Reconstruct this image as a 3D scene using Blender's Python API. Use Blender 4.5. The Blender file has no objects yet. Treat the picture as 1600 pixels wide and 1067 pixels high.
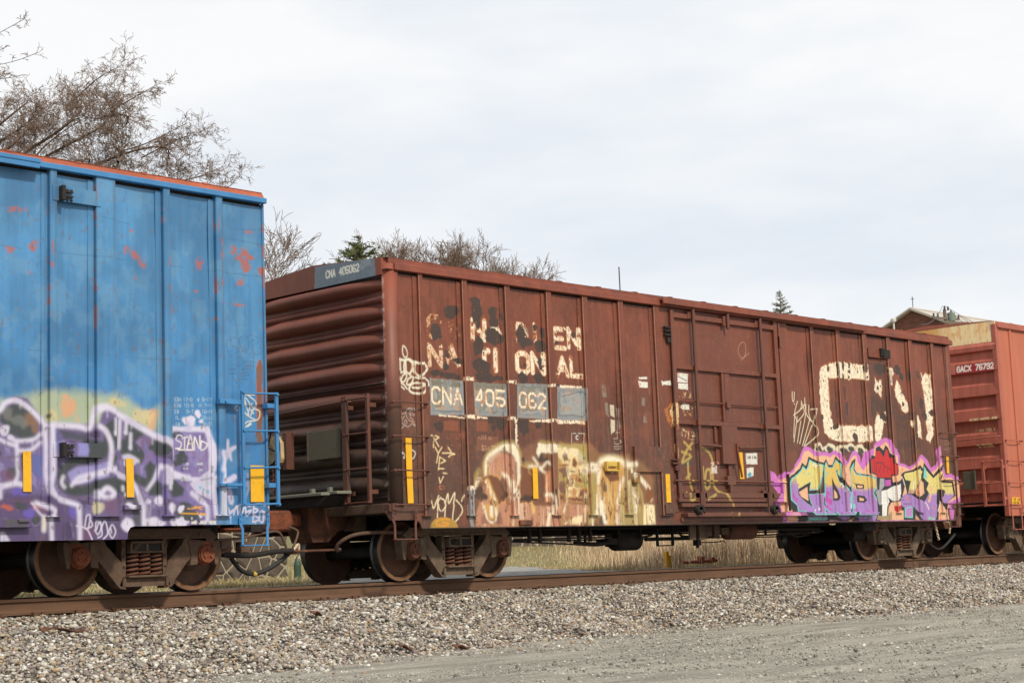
import bpy, math, random
import numpy as np
from mathutils import Matrix, Vector
C=bpy.context.scene.collection
random.seed(7); RNG=np.random.default_rng(11)
# ---------------------------------------------------------------- camera, world, sun, exposure
sc=bpy.context.scene
CAMLOC=(-14.7489,-16.5414,.1507); YAW,PIT,ROL=.80997,.13397,-.03897
def cam_matrix():
    cy,sy,cp,sp=math.cos(YAW),math.sin(YAW),math.cos(PIT),math.sin(PIT)
    f=Vector((sy*cp,cy*cp,sp)); r=Vector((cy,-sy,0)); u=r.cross(f)
    c,s=math.cos(ROL),math.sin(ROL); r,u=c*r+s*u,-s*r+c*u
    return Matrix(((r.x,u.x,-f.x,CAMLOC[0]),(r.y,u.y,-f.y,CAMLOC[1]),(r.z,u.z,-f.z,CAMLOC[2]),(0,0,0,1)))
cd=bpy.data.cameras.new('camera'); cam=bpy.data.objects.new('camera',cd); C.objects.link(cam)
cam.matrix_world=cam_matrix(); cd.sensor_width=36; cd.lens=2600.64/1600*36; cd.clip_start=.1; cd.clip_end=2000
sc.camera=cam
SUN_EL,SUN_AZ=math.radians(40),math.radians(191)      # azimuth clockwise from +Y
w=bpy.data.worlds.new('World'); sc.world=w; w.use_nodes=True
nt=w.node_tree; nt.nodes.clear()
def N(nt,t,**k):
    n=nt.nodes.new(t)
    for a,v in k.items():
        if a.startswith('i_'): n.inputs[a[2:].replace('_',' ')].default_value=v
        else: setattr(n,a,v)
    return n
sky=N(nt,'ShaderNodeTexSky',sky_type='NISHITA',sun_disc=False,sun_elevation=SUN_EL,sun_rotation=SUN_AZ)
bg1=N(nt,'ShaderNodeBackground'); bg1.inputs[1].default_value=.07
bg2=N(nt,'ShaderNodeBackground'); bg2.inputs[1].default_value=1.05
tc=N(nt,'ShaderNodeTexCoord'); mp=N(nt,'ShaderNodeMapping'); mp.inputs['Scale'].default_value=(1.6,1.6,5.5)
nz=N(nt,'ShaderNodeTexNoise'); nz.inputs['Scale'].default_value=1.7; nz.inputs['Detail'].default_value=5; nz.inputs['Roughness'].default_value=.55
cr=N(nt,'ShaderNodeValToRGB'); cr.color_ramp.elements[0].position=.33; cr.color_ramp.elements[0].color=(.79,.845,.915,1); cr.color_ramp.elements[1].position=.58; cr.color_ramp.elements[1].color=(1.0,1.0,1.0,1)
mx=N(nt,'ShaderNodeMixShader'); mx.inputs[0].default_value=.9; wo=N(nt,'ShaderNodeOutputWorld')
L=nt.links.new
L(tc.outputs['Generated'],mp.inputs[0]); L(mp.outputs[0],nz.inputs[0]); L(nz.outputs[0],cr.inputs[0]); L(cr.outputs[0],bg2.inputs[0]); L(sky.outputs[0],bg1.inputs[0])
L(bg1.outputs[0],mx.inputs[1]); L(bg2.outputs[0],mx.inputs[2]); L(mx.outputs[0],wo.inputs[0])
sl=bpy.data.lights.new('sun','SUN'); sl.energy=3.3; sl.angle=math.radians(5); sl.color=(1,.91,.77)
so=bpy.data.objects.new('sun',sl); C.objects.link(so)
sd=Vector((math.sin(SUN_AZ)*math.cos(SUN_EL),math.cos(SUN_AZ)*math.cos(SUN_EL),math.sin(SUN_EL)))
so.rotation_euler=sd.to_track_quat('Z','Y').to_euler()
vs=sc.view_settings; vs.view_transform='Standard'; vs.look='None'; vs.gamma=1; vs.use_curve_mapping=False; vs.exposure=0
# ---------------------------------------------------------------- numpy noise and paint canvas
def lin(c):
    c=np.asarray(c,float)/255.; return .80*np.where(c<=.04045,c/12.92,((c+.055)/1.055)**2.4)
def vnoise(h,w,ch,cw,rng):
    g=rng.random((int(h/ch)+3,int(w/cw)+3)); y=np.arange(h)/ch; x=np.arange(w)/cw
    iy=y.astype(int); ix=x.astype(int); fy=(y-iy)[:,None]; fx=(x-ix)[None]; fy=fy*fy*(3-2*fy); fx=fx*fx*(3-2*fx)
    a=g[iy][:,ix]; b=g[iy][:,ix+1]; c=g[iy+1][:,ix]; d=g[iy+1][:,ix+1]
    return (a*(1-fx)+b*fx)*(1-fy)+(c*(1-fx)+d*fx)*fy
def fbm(h,w,ch,cw,o,rng):
    s=np.zeros((h,w)); a=1.; t=0
    for i in range(o):
        s+=a*vnoise(h,w,max(ch,1.),max(cw,1.),rng); t+=a; a*=.55; ch/=2; cw/=2
    return s/t
def rank(a):
    q=np.quantile(a,np.linspace(0,1,129)); return np.interp(a,q,np.linspace(0,1,129))
def sstep(x): x=np.clip(x,0,1); return x*x*(3-2*x)
FONT={'A':'00 26 40;12 32','B':'00 06 36 45 44 33 03;33 42 41 30 00','C':'45 36 16 05 01 10 30 41','D':'00 06 26 44 42 20 00','E':'46 06 00 40;03 33','F':'46 06 00;03 33','G':'45 36 16 05 01 10 30 41 43 23','H':'00 06;40 46;03 43','I':'20 26','J':'46 41 30 10 01','K':'00 06;46 03 40','L':'06 00 40','M':'00 06 23 46 40','N':'00 06 40 46','O':'10 01 05 16 36 45 41 30 10','P':'00 06 36 45 44 33 03','R':'00 06 36 45 44 33 03;23 40','S':'45 36 16 05 04 13 33 42 41 30 10 01','T':'20 26;06 46','U':'06 01 10 30 41 46','V':'06 20 46','W':'06 10 24 30 46','X':'00 46;06 40','Y':'06 23 46;23 20','0':'10 01 05 16 36 45 41 30 10','1':'15 26 20','2':'05 16 36 45 44 00 40','3':'05 16 36 45 44 33 42 41 30 10 01;13 33','4':'30 36 02 42','5':'46 06 03 33 42 41 30 10 01','6':'45 36 16 05 01 10 30 41 42 33 13 02','7':'06 46 10','8':'13 04 05 16 36 45 44 33 13 02 01 10 30 41 42 33','9':'01 10 30 41 45 36 16 05 04 13 33 44','-':'03 43','½':'05 26 23;00 46;32 42 30 40'}
class Canvas:
    def __init__(s,x0,x1,z0,z1,ppm,seed,base):
        s.x0,s.z0,s.ppm=x0,z0,ppm; s.w=int((x1-x0)*ppm); s.h=int((z1-z0)*ppm); s.x1=x0+s.w/ppm; s.z1=z0+s.h/ppm
        r=np.random.default_rng(seed); s.rng=r; h,w=s.h,s.w
        s.X=(x0+(np.arange(w)+.5)/ppm)[None]*np.ones((h,1)); s.Z=(z0+(np.arange(h)+.5)/ppm)[:,None]*np.ones((1,w))
        s.wx=fbm(h,w,.09*ppm,.07*ppm,4,r)*2-1; s.wz=fbm(h,w,.09*ppm,.07*ppm,4,r)*2-1
        s.U=rank(fbm(h,w,.11*ppm,.045*ppm,4,r)); s.U2=rank(fbm(h,w,.03*ppm,.03*ppm,3,r))
        s.V=rank(fbm(h,w,1.2*ppm,.05*ppm,4,r)); s.big=rank(fbm(h,w,.8*ppm,.8*ppm,4,r))
        s.med=rank(fbm(h,w,.26*ppm,.20*ppm,5,r)); s.a=np.zeros((h,w,3)); s.a[:]=lin(base)
    def win(s,xa,xb,za,zb):
        i0=max(0,int((xa-s.x0)*s.ppm)-2); i1=min(s.w,int((xb-s.x0)*s.ppm)+3); j0=max(0,int((za-s.z0)*s.ppm)-2); j1=min(s.h,int((zb-s.z0)*s.ppm)+3)
        return (slice(j0,j1),slice(i0,i1)) if i1>i0 and j1>j0 else None
    def put(s,W,al,col):
        col=lin(col) if np.ndim(col)==1 else col
        s.a[W]=s.a[W]*(1-al[...,None])+col*al[...,None]
    def sd(s,W,pts,wob):
        X=s.X[W]+wob*s.wx[W]; Z=s.Z[W]+wob*s.wz[W]; d=np.full(X.shape,1e9); ins=np.zeros(X.shape,bool); n=len(pts)
        for i in range(n):
            (xa,za),(xb,zb)=pts[i],pts[(i+1)%n]; ex,ez=xb-xa,zb-za; L2=ex*ex+ez*ez+1e-12
            t=np.clip(((X-xa)*ex+(Z-za)*ez)/L2,0,1); d=np.minimum(d,(X-xa-t*ex)**2+(Z-za-t*ez)**2)
            if abs(ez)>1e-9: ins^=((za>Z)!=(zb>Z))&(X<ex*(Z-za)/ez+xa)
        d=np.sqrt(d); return np.where(ins,-d,d)
    def wear(s,W,al,wear):
        return al*sstep((s.U[W]*.55+s.U2[W]*.45-wear)/.12) if wear>0 else al
    def fill(s,col,soft,a,wob,wear,off,pts):
        if tuple(col)==(128,78,48): s.fill((224,164,92),3.,.75*a,wob,0,1.6,pts)
        soft/=100.; wob/=100.; off/=100.; m=soft+wob+abs(off)+.02; P=np.array(pts)
        W=s.win(P[:,0].min()-m,P[:,0].max()+m,P[:,1].min()-m,P[:,1].max()+m)
        if W is None: return
        al=a*sstep(.5-(s.sd(W,pts,wob)-off)/max(soft,.006)); s.put(W,s.wear(W,al,wear),col)
    def grad(s,c1,c2,z,gs,soft,pts):
        P=np.array(pts); W=s.win(P[:,0].min()-.03,P[:,0].max()+.03,P[:,1].min()-.03,P[:,1].max()+.03)
        if W is None: return
        t=sstep(.5+(s.Z[W]+.04*s.wx[W]-z)/(gs/100.))[...,None]
        s.put(W,sstep(.5-s.sd(W,pts,0)/max(soft/100.,.006)),lin(c1)*t+lin(c2)*(1-t))
    def stroke(s,col,w,soft,a,wear,sm,pts):
        if sm and len(pts)>2: pts=smooth(pts)
        w=w/200.; soft/=100.; P=np.array(pts); m=w+soft+.02; W=s.win(P[:,0].min()-m,P[:,0].max()+m,P[:,1].min()-m,P[:,1].max()+m)
        if W is None: return
        X=s.X[W]; Z=s.Z[W]; d=np.full(X.shape,1e9)
        for (xa,za),(xb,zb) in zip(pts[:-1],pts[1:]):
            ex,ez=xb-xa,zb-za; t=np.clip(((X-xa)*ex+(Z-za)*ez)/(ex*ex+ez*ez+1e-12),0,1); d=np.minimum(d,(X-xa-t*ex)**2+(Z-za-t*ez)**2)
        al=a*sstep(.5-(np.sqrt(d)-w)/max(soft,.006)); s.put(W,s.wear(W,al,wear),col)
    def blob(s,col,a,wob,soft,x,z,rx,rz):
        n=14; ph=s.rng.random(3)*6.28; P=[]
        for i in range(n):
            t=6.283*i/n; k=1+.12*math.sin(2*t+ph[0])+.10*math.sin(3*t+ph[1])+.07*math.sin(5*t+ph[2]); P.append((x+rx*k*math.cos(t),z+rz*k*math.sin(t)))
        s.fill(col,soft,a,min(wob,1+40*min(rx,rz)),.22 if wob>=7 else .04,0,P)
    def text(s,col,st,x0,z0,x1,z1,lw,a,wear,stencil,slope):
        n=len(st); cw=(x1-x0)/(n-.25)
        for i,ch in enumerate(st):
            if ch not in FONT: continue
            gx=x0+i*cw; gz=z0+slope*i/max(n-1,1)
            for pl in FONT[ch].split(';'):
                pts=[(gx+int(q[0])/4.*cw*.72,gz+int(q[1])/6.*(z1-z0)) for q in pl.split()]
                s.stroke(col,lw,.6,a,wear,0,pts)
    def blur(s,sig,x0,x1,z1):
        W=s.win(x0,x1,s.z0,z1); A=s.a[W]; r=sig/100*s.ppm; k=np.arange(-int(3*r)-1,int(3*r)+2); g=np.exp(-.5*(k/r)**2); g/=g.sum(); P=np.pad(A,((len(k)//2,)*2,(len(k)//2,)*2,(0,0)),'edge')
        P=sum(g[i]*P[i:i+A.shape[0]] for i in range(len(k))); P=sum(g[i]*P[:,i:i+A.shape[1]] for i in range(len(k))); t=sstep((z1-s.Z[W])/.1)[...,None]*sstep((s.X[W]-x0)/.1)[...,None]*sstep((x1-s.X[W])/.1)[...,None]; s.a[W]=A*(1-t)+P*t
    def run(s,ops):
        for o in ops:
            k=o[0]
            if k=='X': s.blur(o[1],o[2],o[3],o[4]); continue
            if k=='T': x0,z0,x1,z1=[v/200. for v in o[3]]; s.text(o[1],o[2],x0,z0,x1,z1,o[4],o[5],o[6],o[7],o[8]); continue
            v=[q/200. for q in o[-1]]; pts=list(zip(v[::2],v[1::2]))
            if k=='F': s.fill(o[1],o[2],o[3],o[4],o[5],o[6],pts)
            elif k=='G': s.grad(o[1],o[2],o[3],o[4],o[5],pts)
            elif k=='S': s.stroke(o[1],o[2],o[3],o[4],o[5],o[6],pts)
            elif k=='B': s.blob(o[1],o[2],o[3],o[4],*v)
    def image(s,name):
        im=bpy.data.images.new(name,s.w,s.h,float_buffer=True); im.colorspace_settings.name='Non-Color'
        p=np.ones((s.h,s.w,4),np.float32); p[...,:3]=np.clip(s.a,.004,.92); im.pixels.foreach_set(p.ravel()); im.pack(); return im
def smooth(pts,n=5):
    P=[pts[0]]+list(pts)+[pts[-1]]; o=[]
    for i in range(1,len(P)-2):
        p0,p1,p2,p3=[np.array(q) for q in P[i-1:i+3]]
        for k in range(n):
            t=k/n; o.append(tuple(.5*((2*p1)+(p2-p0)*t+(2*p0-5*p1+4*p2-p3)*t*t+(3*p1-p0-3*p2+p3)*t**3)))
    o.append(tuple(pts[-1])); return o
BROWN_PAINT=[
('F',(158,88,58),1,0.6,0,0,0,[249,437,305,438,304,410,248,410]),
('F',(158,88,58),1,0.6,0,0,0,[376,442,423,442,422,412,374,412]),
('F',(150,96,72),1,0.55,0,0,0,[374,395,465,399,462,357,373,357]),
('T', (176, 98, 72), 'LD LMT', [260, 387, 326, 401], 1.3, 0.6, 0.3, 0, 0.009),
('T', (176, 98, 72), 'LT WT', [262, 357, 314, 371], 1.3, 0.6, 0.3, 0, 0.006),
('T', (190, 140, 110), '451800', [382, 389, 435, 399], 1.4, 0.8, 0.3, 0, 0.007),
('T', (215, 170, 135), '51400', [395, 358, 453, 371], 1.7, 0.8, 0.3, 0, 0.007),
('T', (196, 124, 66), 'CA', [202, 670, 315, 726], 8.4, 0.85, 0.5, 0, 0.028),
('T', (248, 238, 212), 'CA', [202, 670, 315, 726], 6.5, 1, 0.6799999999999999, 0, 0.028),
('T', (206, 140, 80), 'CA', [202, 670, 315, 726], 5.8, 0.75, 0.72, 0, 0.028),
('T', (196, 124, 66), 'NA', [374, 676, 490, 729], 9.9, 0.85, 0.22999999999999998, 0, 0.022),
('T', (248, 238, 212), 'NA', [374, 676, 490, 729], 7.6, 1, 0.41, 0, 0.022),
('T', (206, 140, 80), 'NA', [374, 676, 490, 729], 6.9, 0.75, 0.72, 0, 0.022),
('T', (196, 124, 66), 'DI', [560, 684, 658, 731], 9.0, 0.85, 0.18, 0, 0.026),
('T', (248, 238, 212), 'DI', [560, 684, 658, 731], 6.9, 1, 0.36, 0, 0.026),
('T', (206, 140, 80), 'DI', [560, 684, 658, 731], 6.2, 0.75, 0.72, 0, 0.026),
('T', (196, 124, 66), 'EN', [723, 674, 831, 731], 8.7, 0.85, 0.1, 0, 0.023),
('T', (248, 238, 212), 'EN', [723, 674, 831, 731], 6.7, 1, 0.28, 0, 0.023),
('T', (206, 140, 80), 'EN', [723, 674, 831, 731], 6.0, 0.75, 0.72, 0, 0.023),
('T', (196, 124, 66), 'NA', [200, 591, 313, 645], 9.0, 0.85, 0.33, 0, 0.019),
('T', (248, 238, 212), 'NA', [200, 591, 313, 645], 6.9, 1, 0.51, 0, 0.019),
('T', (206, 140, 80), 'NA', [200, 591, 313, 645], 6.2, 0.75, 0.72, 0, 0.019),
('T', (196, 124, 66), 'TI', [403, 588, 481, 644], 10.6, 0.85, 0.1, 0, 0.015),
('T', (248, 238, 212), 'TI', [403, 588, 481, 644], 8.1, 1, 0.28, 0, 0.015),
('T', (206, 140, 80), 'TI', [403, 588, 481, 644], 7.3, 0.75, 0.72, 0, 0.015),
('T', (196, 124, 66), 'ON', [552, 590, 667, 646], 10.0, 0.85, 0.03, 0, 0.012),
('T', (248, 238, 212), 'ON', [552, 590, 667, 646], 7.7, 1, 0.21, 0, 0.012),
('T', (206, 140, 80), 'ON', [552, 590, 667, 646], 6.9, 0.75, 0.72, 0, 0.012),
('T', (196, 124, 66), 'AL', [727, 591, 837, 644], 9.3, 0.85, 0.13, 0, 0.006),
('T', (248, 238, 212), 'AL', [727, 591, 837, 644], 7.1, 1, 0.31, 0, 0.006),
('T', (206, 140, 80), 'AL', [727, 591, 837, 644], 6.4, 0.75, 0.72, 0, 0.006),
('B',(70,53,44),1,4,0.8,[291,745,26,21]),
('B',(70,53,44),1,4,0.8,[230,682,24,22]),
('B',(70,53,44),1,4,0.8,[390,785,19,14]),
('B',(70,53,44),1,4,0.8,[391,747,22,35]),
('B',(70,53,44),1,4,0.8,[456,757,21,18]),
('B',(70,53,44),1,4,0.8,[463,729,20,14]),
('B',(70,53,44),1,4,0.8,[492,747,8,12]),
('B',(70,53,44),1,4,0.8,[458,687,34,28]),
('B',(70,53,44),1,4,0.8,[394,656,22,26]),
('B',(70,53,44),1,4,0.8,[410,594,35,30]),
('B',(70,53,44),1,4,0.8,[430,566,51,14]),
('B',(70,53,44),1,4,0.8,[222,569,19,10]),
('B',(70,53,44),1,4,0.8,[275,564,37,10]),
('B',(70,53,44),1,4,0.8,[270,624,12,12]),
('B',(70,53,44),1,4,0.8,[311,607,18,9]),
('B',(70,53,44),1,4,0.8,[263,589,12,10]),
('B',(70,53,44),1,4,0.8,[231,423,17,16]),
('B',(70,53,44),1,4,0.8,[456,445,41,13]),
('B',(70,53,44),1,4,0.8,[477,434,22,14]),
('B',(70,53,44),1,4,0.8,[447,424,10,10]),
('B',(70,53,44),1,4,0.8,[574,708,21,22]),
('B',(70,53,44),1,4,0.8,[589,680,31,17]),
('B',(70,53,44),1,4,0.8,[653,673,22,21]),
('B',(70,53,44),1,4,0.8,[640,729,11,8]),
('B',(70,53,44),1,4,0.8,[666,713,9,17]),
('B',(70,53,44),1,4,0.8,[576,573,21,15]),
('B',(70,53,44),1,4,0.8,[642,576,24,16]),
('B',(70,53,44),1,4,0.8,[572,430,25,25]),
('B',(70,53,44),1,4,0.8,[634,438,16,13]),
('B',(70,53,44),1,4,0.8,[585,611,7,5]),
('B',(70,53,44),1,4,0.8,[810,719,9,10]),
('B',(70,53,44),1,4,0.8,[652,620,11,19]),
('B',(70,53,44),1,4,0.8,[726,686,7,8]),
('B',(70,53,44),1,4,0.8,[726,556,9,6]),
('B',(110,72,40),0.8,4,0.8,[655,424,9,11]),
('B',(110,72,40),0.8,4,0.8,[597,441,7,20]),
('B',(110,72,40),0.8,4,0.8,[667,756,4,6]),
('F',(120,72,44),1,0.8,0,0,0,[589,728,626,724,625,704,603,705]),
('F',(150,154,154),0.6,1,1,0,0,[199,553,326,552,328,455,200,451]),
('F',(130,138,144),0.6,0.6,2,0.0,-4,[199,553,326,552,328,455,200,451]),
('F',(168,170,166),1,0.85,3,0.2,-7,[199,553,326,552,328,455,200,451]),
('F',(150,154,154),0.6,1,1,0,0,[372,551,503,551,501,458,372,456]),
('F',(130,138,144),0.6,0.6,2,0.0,-4,[372,551,503,551,501,458,372,456]),
('F',(168,170,166),1,0.85,3,0.2,-7,[372,551,503,551,501,458,372,456]),
('F',(150,154,154),0.6,1,1,0,0,[550,557,674,560,675,457,547,456]),
('F',(130,138,144),0.6,0.6,2,0.0,-4,[550,557,674,560,675,457,547,456]),
('F',(168,170,166),1,0.85,3,0.2,-7,[550,557,674,560,675,457,547,456]),
('F',(150,154,154),0.6,1,1,0,0,[722,556,850,557,846,456,720,457]),
('F',(130,138,144),0.6,0.6,2,0.0,-4,[722,556,850,557,846,456,720,457]),
('F',(168,170,166),1,0.85,3,0.2,-7,[722,556,850,557,846,456,720,457]),
('F',(122,112,86),1.5,0.75,3,0.25,0,[201,551,313,551,315,533,266,532,249,494,243,476,223,471,208,482,229,501,215,530]),
('F',(122,112,86),1.5,0.7,3,0.25,0,[373,550,497,551,499,532,412,526,375,530]),
('F',(122,112,86),1.5,0.6,3,0.3,0,[417,525,493,524,495,461,446,462,437,488,387,459,388,482,416,494]),
('F',(122,112,86),1.5,0.6,3,0.3,0,[553,556,671,558,672,536,625,541,631,480,567,475,554,494,561,531]),
('S',(96,104,112),1.1,0.8,1,0,1,[232,464,258,462,283,464,319,466]),
('S',(60,64,72),1.0,0.8,0.8,0,1,[730,539,726,477,741,471,792,474,839,475,843,541,775,534,739,526]),
('F',(170,140,95),1,0.8,0,0,0,[742,493,755,501,752,485,744,478]),
('T', (196, 124, 66), 'CNA', [207, 484, 321, 528], 4.2, 0.85, -0.01999999999999999, 0, 0.006),
('T', (248, 238, 212), 'CNA', [207, 484, 321, 528], 3.2, 1, 0.16, 0, 0.006),
('T', (206, 140, 80), 'CNA', [207, 484, 321, 528], 2.9, 0.75, 0.72, 0, 0.006),
('T', (196, 124, 66), '405', [379, 487, 492, 530], 4.6, 0.85, -0.039999999999999994, 0, 0.005),
('T', (248, 238, 212), '405', [379, 487, 492, 530], 3.6, 1, 0.14, 0, 0.005),
('T', (206, 140, 80), '405', [379, 487, 492, 530], 3.2, 0.75, 0.72, 0, 0.005),
('T', (196, 124, 66), '062', [559, 488, 666, 530], 4.4, 0.85, -0.039999999999999994, 0, -0.001),
('T', (248, 238, 212), '062', [559, 488, 666, 530], 3.4, 1, 0.14, 0, -0.001),
('T', (206, 140, 80), '062', [559, 488, 666, 530], 3.1, 0.75, 0.72, 0, -0.001),
('F',(196,124,66),0.8,0.7,2,0.3,0.7,[232,455,325,449,325,446,232,450]),
('F',(248,238,212),0.6,1,1.5,0.22,0,[232,455,325,449,325,446,232,450]),
('F',(196,124,66),0.8,0.7,2,0.3,0.7,[329,456,371,458,371,447,329,446]),
('F',(248,238,212),0.6,1,1.5,0.22,0,[329,456,371,458,371,447,329,446]),
('F',(196,124,66),0.8,0.7,2,0.3,0.7,[379,454,419,453,421,447,379,447]),
('F',(248,238,212),0.6,1,1.5,0.22,0,[379,454,419,453,421,447,379,447]),
('F',(196,124,66),0.8,0.7,2,0.3,0.7,[503,457,522,458,521,448,502,448]),
('F',(248,238,212),0.6,1,1.5,0.22,0,[503,457,522,458,521,448,502,448]),
('F',(196,124,66),0.8,0.7,2,0.3,0.7,[503,457,547,458,547,448,503,448]),
('F',(248,238,212),0.6,1,1.5,0.22,0,[503,457,547,458,547,448,503,448]),
('F',(196,124,66),0.8,0.7,2,0.3,0.7,[532,449,545,450,543,405,531,405]),
('F',(248,238,212),0.6,1,1.5,0.22,0,[532,449,545,450,543,405,531,405]),
('F',(196,124,66),0.8,0.7,2,0.3,0.7,[530,405,545,405,547,327,532,264,523,269,541,327]),
('F',(248,238,212),0.6,1,1.5,0.22,0,[530,405,545,405,547,327,532,264,523,269,541,327]),
('F',(196,124,66),0.8,0.7,2,0.3,0.7,[595,450,644,454,644,447,600,447]),
('F',(248,238,212),0.6,1,1.5,0.22,0,[595,450,644,454,644,447,600,447]),
('F',(196,124,66),0.8,0.7,2,0.3,0.7,[649,455,717,457,716,449,649,447]),
('F',(248,238,212),0.6,1,1.5,0.22,0,[649,455,717,457,716,449,649,447]),
('F',(196,124,66),0.8,0.7,2,0.3,0.7,[719,457,838,456,838,448,719,446]),
('F',(248,238,212),0.6,1,1.5,0.22,0,[719,457,838,456,838,448,719,446]),
('F',(196,124,66),0.8,0.7,2,0.3,0.7,[734,561,834,563,834,557,733,553]),
('F',(248,238,212),0.6,1,1.5,0.22,0,[734,561,834,563,834,557,733,553]),
('F',(196,124,66),0.8,0.7,2,0.3,0.7,[329,562,374,565,373,555,329,552]),
('F',(248,238,212),0.6,1,1.5,0.22,0,[329,562,374,565,373,555,329,552]),
('F',(196,124,66),0.8,0.7,2,0.3,0.7,[503,561,547,564,547,552,538,556,503,554]),
('F',(248,238,212),0.6,1,1.5,0.22,0,[503,561,547,564,547,552,538,556,503,554]),
('F',(196,124,66),0.8,0.7,2,0.3,0.7,[678,560,716,564,715,556,678,553]),
('F',(248,238,212),0.6,1,1.5,0.22,0,[678,560,716,564,715,556,678,553]),
('F',(196,124,66),0.8,0.7,2,0.3,0.7,[503,561,527,563,527,555,503,554]),
('F',(248,238,212),0.6,1,1.5,0.22,0,[503,561,527,563,527,555,503,554]),
('F',(196,124,66),0.8,0.7,2,0.3,0.7,[328,258,352,257,352,246,327,246]),
('F',(248,238,212),0.6,1,1.5,0.22,0,[328,258,352,257,352,246,327,246]),
('F',(170,182,188),0.6,0.8,1,0.2,0,[328,246,351,246,347,172,327,172]),
('S',(52,49,48),2.1,1.6,0.7,0,1,[342,248,340,172]),
('S',(243,240,228),1.0,1.6,0.8,0.25,0,[780,412,778,384,794,383,828,384,831,408,833,419,780,418,780,412]),
('S',(243,240,228),1.7,1.6,0.85,0,1,[807,411,800,410,800,402,807,401]),
('S',(238,230,208),2.1,1.4,1,0,1,[103,636,101,620,107,607,116,606,121,616,115,631,105,637]),
('S',(238,230,208),2.9,1.4,1,0,1,[72,596,72,579,75,558,87,535,94,538]),
('S',(238,230,208),3.5,1.4,1,0,1,[72,596,89,598,108,597,126,601,142,595,164,591,180,592,190,581,187,573,172,564,161,556,156,550]),
('S',(238,230,208),2.9,1.4,1,0,1,[80,593,80,568]),
('S',(238,230,208),2.9,1.4,1,0,1,[91,595,91,578,92,562]),
('S',(238,230,208),3.0,1.4,1,0,1,[109,597,105,578,108,562]),
('S',(238,230,208),3.0,1.4,1,0,1,[112,597,113,579,113,566]),
('S',(238,230,208),3.0,1.4,1,0,1,[126,599,138,590,135,571,126,561]),
('S',(238,230,208),3.0,1.4,1,0,1,[145,591,141,576,144,564,156,556]),
('S',(238,230,208),2.4,1.4,1,0,1,[92,562,113,566,134,555,156,550,178,551,193,544,195,532]),
('S',(238,230,208),2.4,1.4,1,0,1,[91,541,101,556,114,560,113,549,101,537,91,540]),
('S',(238,230,208),2.4,1.4,1,0,1,[113,533,121,547,140,553,133,536,117,530,113,534]),
('S',(238,230,208),2.4,1.4,1,0,1,[87,535,102,530,114,519]),
('S',(238,230,208),2.4,1.4,1,0,1,[91,525,103,518]),
('S',(238,230,208),3.1,1.4,1,0,1,[177,533,152,537,133,533,122,519,132,510,160,508,173,515,177,528,167,530,156,523,136,524]),
('S',(220,205,195),0.8,1.4,0.85,0,1,[71,444,89,438,88,447,105,452,108,443,116,434,129,428,113,416,97,420,90,431,101,444]),
('S',(220,205,195),0.8,1.4,0.85,0,1,[103,452,112,464,121,467]),
('S',(220,205,195),0.8,1.4,0.85,0,1,[99,424,103,434,109,429,104,420]),
('S',(220,205,195),0.8,1.4,0.85,0,1,[91,411,97,418]),
('S',(220,205,195),0.8,1.4,0.85,0,1,[71,412,82,410]),
('S',(220,205,195),0.8,1.4,0.85,0,0,[116,464,122,457]),
('S',(220,205,195),0.8,1.4,0.85,0,0,[121,467,127,462,124,457]),
('S',(220,205,195),0.8,1.4,0.85,0,0,[127,468,133,460]),
('S',(220,205,195),0.8,1.4,0.85,0,0,[137,468,139,460,146,463]),
('S',(220,205,195),0.8,1.4,0.85,0,0,[117,453,125,447]),
('S',(220,205,195),0.8,1.4,0.85,0,0,[125,453,120,445]),
('S',(220,205,195),0.8,1.4,0.85,0,0,[130,453,134,446,137,451]),
('S',(220,205,195),0.8,1.4,0.85,0,0,[121,441,129,438]),
('S',(220,205,195),0.8,1.4,0.85,0,0,[129,435,135,429]),
('S',(220,205,195),0.8,1.4,0.85,0,0,[135,426,139,419,131,421,135,426]),
('S',(243,240,228),1.6,0.7,0.75,0,1,[73,351,97,329]),
('S',(243,240,228),1.6,0.7,0.75,0,1,[76,337,88,347,100,336,87,329]),
('S',(243,240,228),1.6,0.7,0.75,0,1,[69,333,76,340]),
('S',(243,240,228),1.6,0.7,0.75,0,1,[122,354,136,346,131,332,123,329]),
('S',(240,212,160),1.9,1.4,1,0.12,0,[200,395,220,394,230,390,215,383]),
('S',(240,212,160),1.9,1.4,1,0.12,0,[212,393,207,363]),
('S',(240,212,160),1.9,1.4,1,0.12,0,[215,383,228,365]),
('S',(240,212,160),1.9,1.4,1,0.12,0,[214,363,225,346]),
('S',(240,212,160),1.9,1.4,1,0.12,0,[240,363,225,346,217,320]),
('S',(240,212,160),1.9,1.4,1,0.12,0,[230,336,223,301]),
('S',(240,212,160),1.9,1.4,1,0.12,0,[230,336,252,326,234,319]),
('S',(240,212,160),1.9,1.4,1,0.12,0,[223,304,249,304]),
('S',(240,212,160),1.9,1.4,1,0.12,0,[241,292,257,291]),
('S',(240,212,160),1.9,1.4,1,0.12,0,[224,279,227,264,241,282]),
('S',(240,212,160),1.9,1.4,1,0.12,0,[241,347,268,348,286,346]),
('S',(240,212,160),1.9,1.4,1,0.12,0,[264,363,274,351]),
('S',(240,212,160),1.9,1.4,1,0.12,0,[287,345,273,343,264,337]),
('S',(205,130,90),1.3,1.4,1,0,0,[224,256,243,256,243,248,226,248,224,256]),
('S',(244,226,185),2.0,1.4,1,0.06,1,[192,215,196,195,211,215,220,230]),
('S',(244,226,185),2.0,1.4,1,0.06,1,[210,170,213,203,218,218]),
('S',(244,226,185),2.0,1.4,1,0.06,1,[230,221,240,218,243,203,228,187,217,195,218,215,230,227]),
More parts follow.
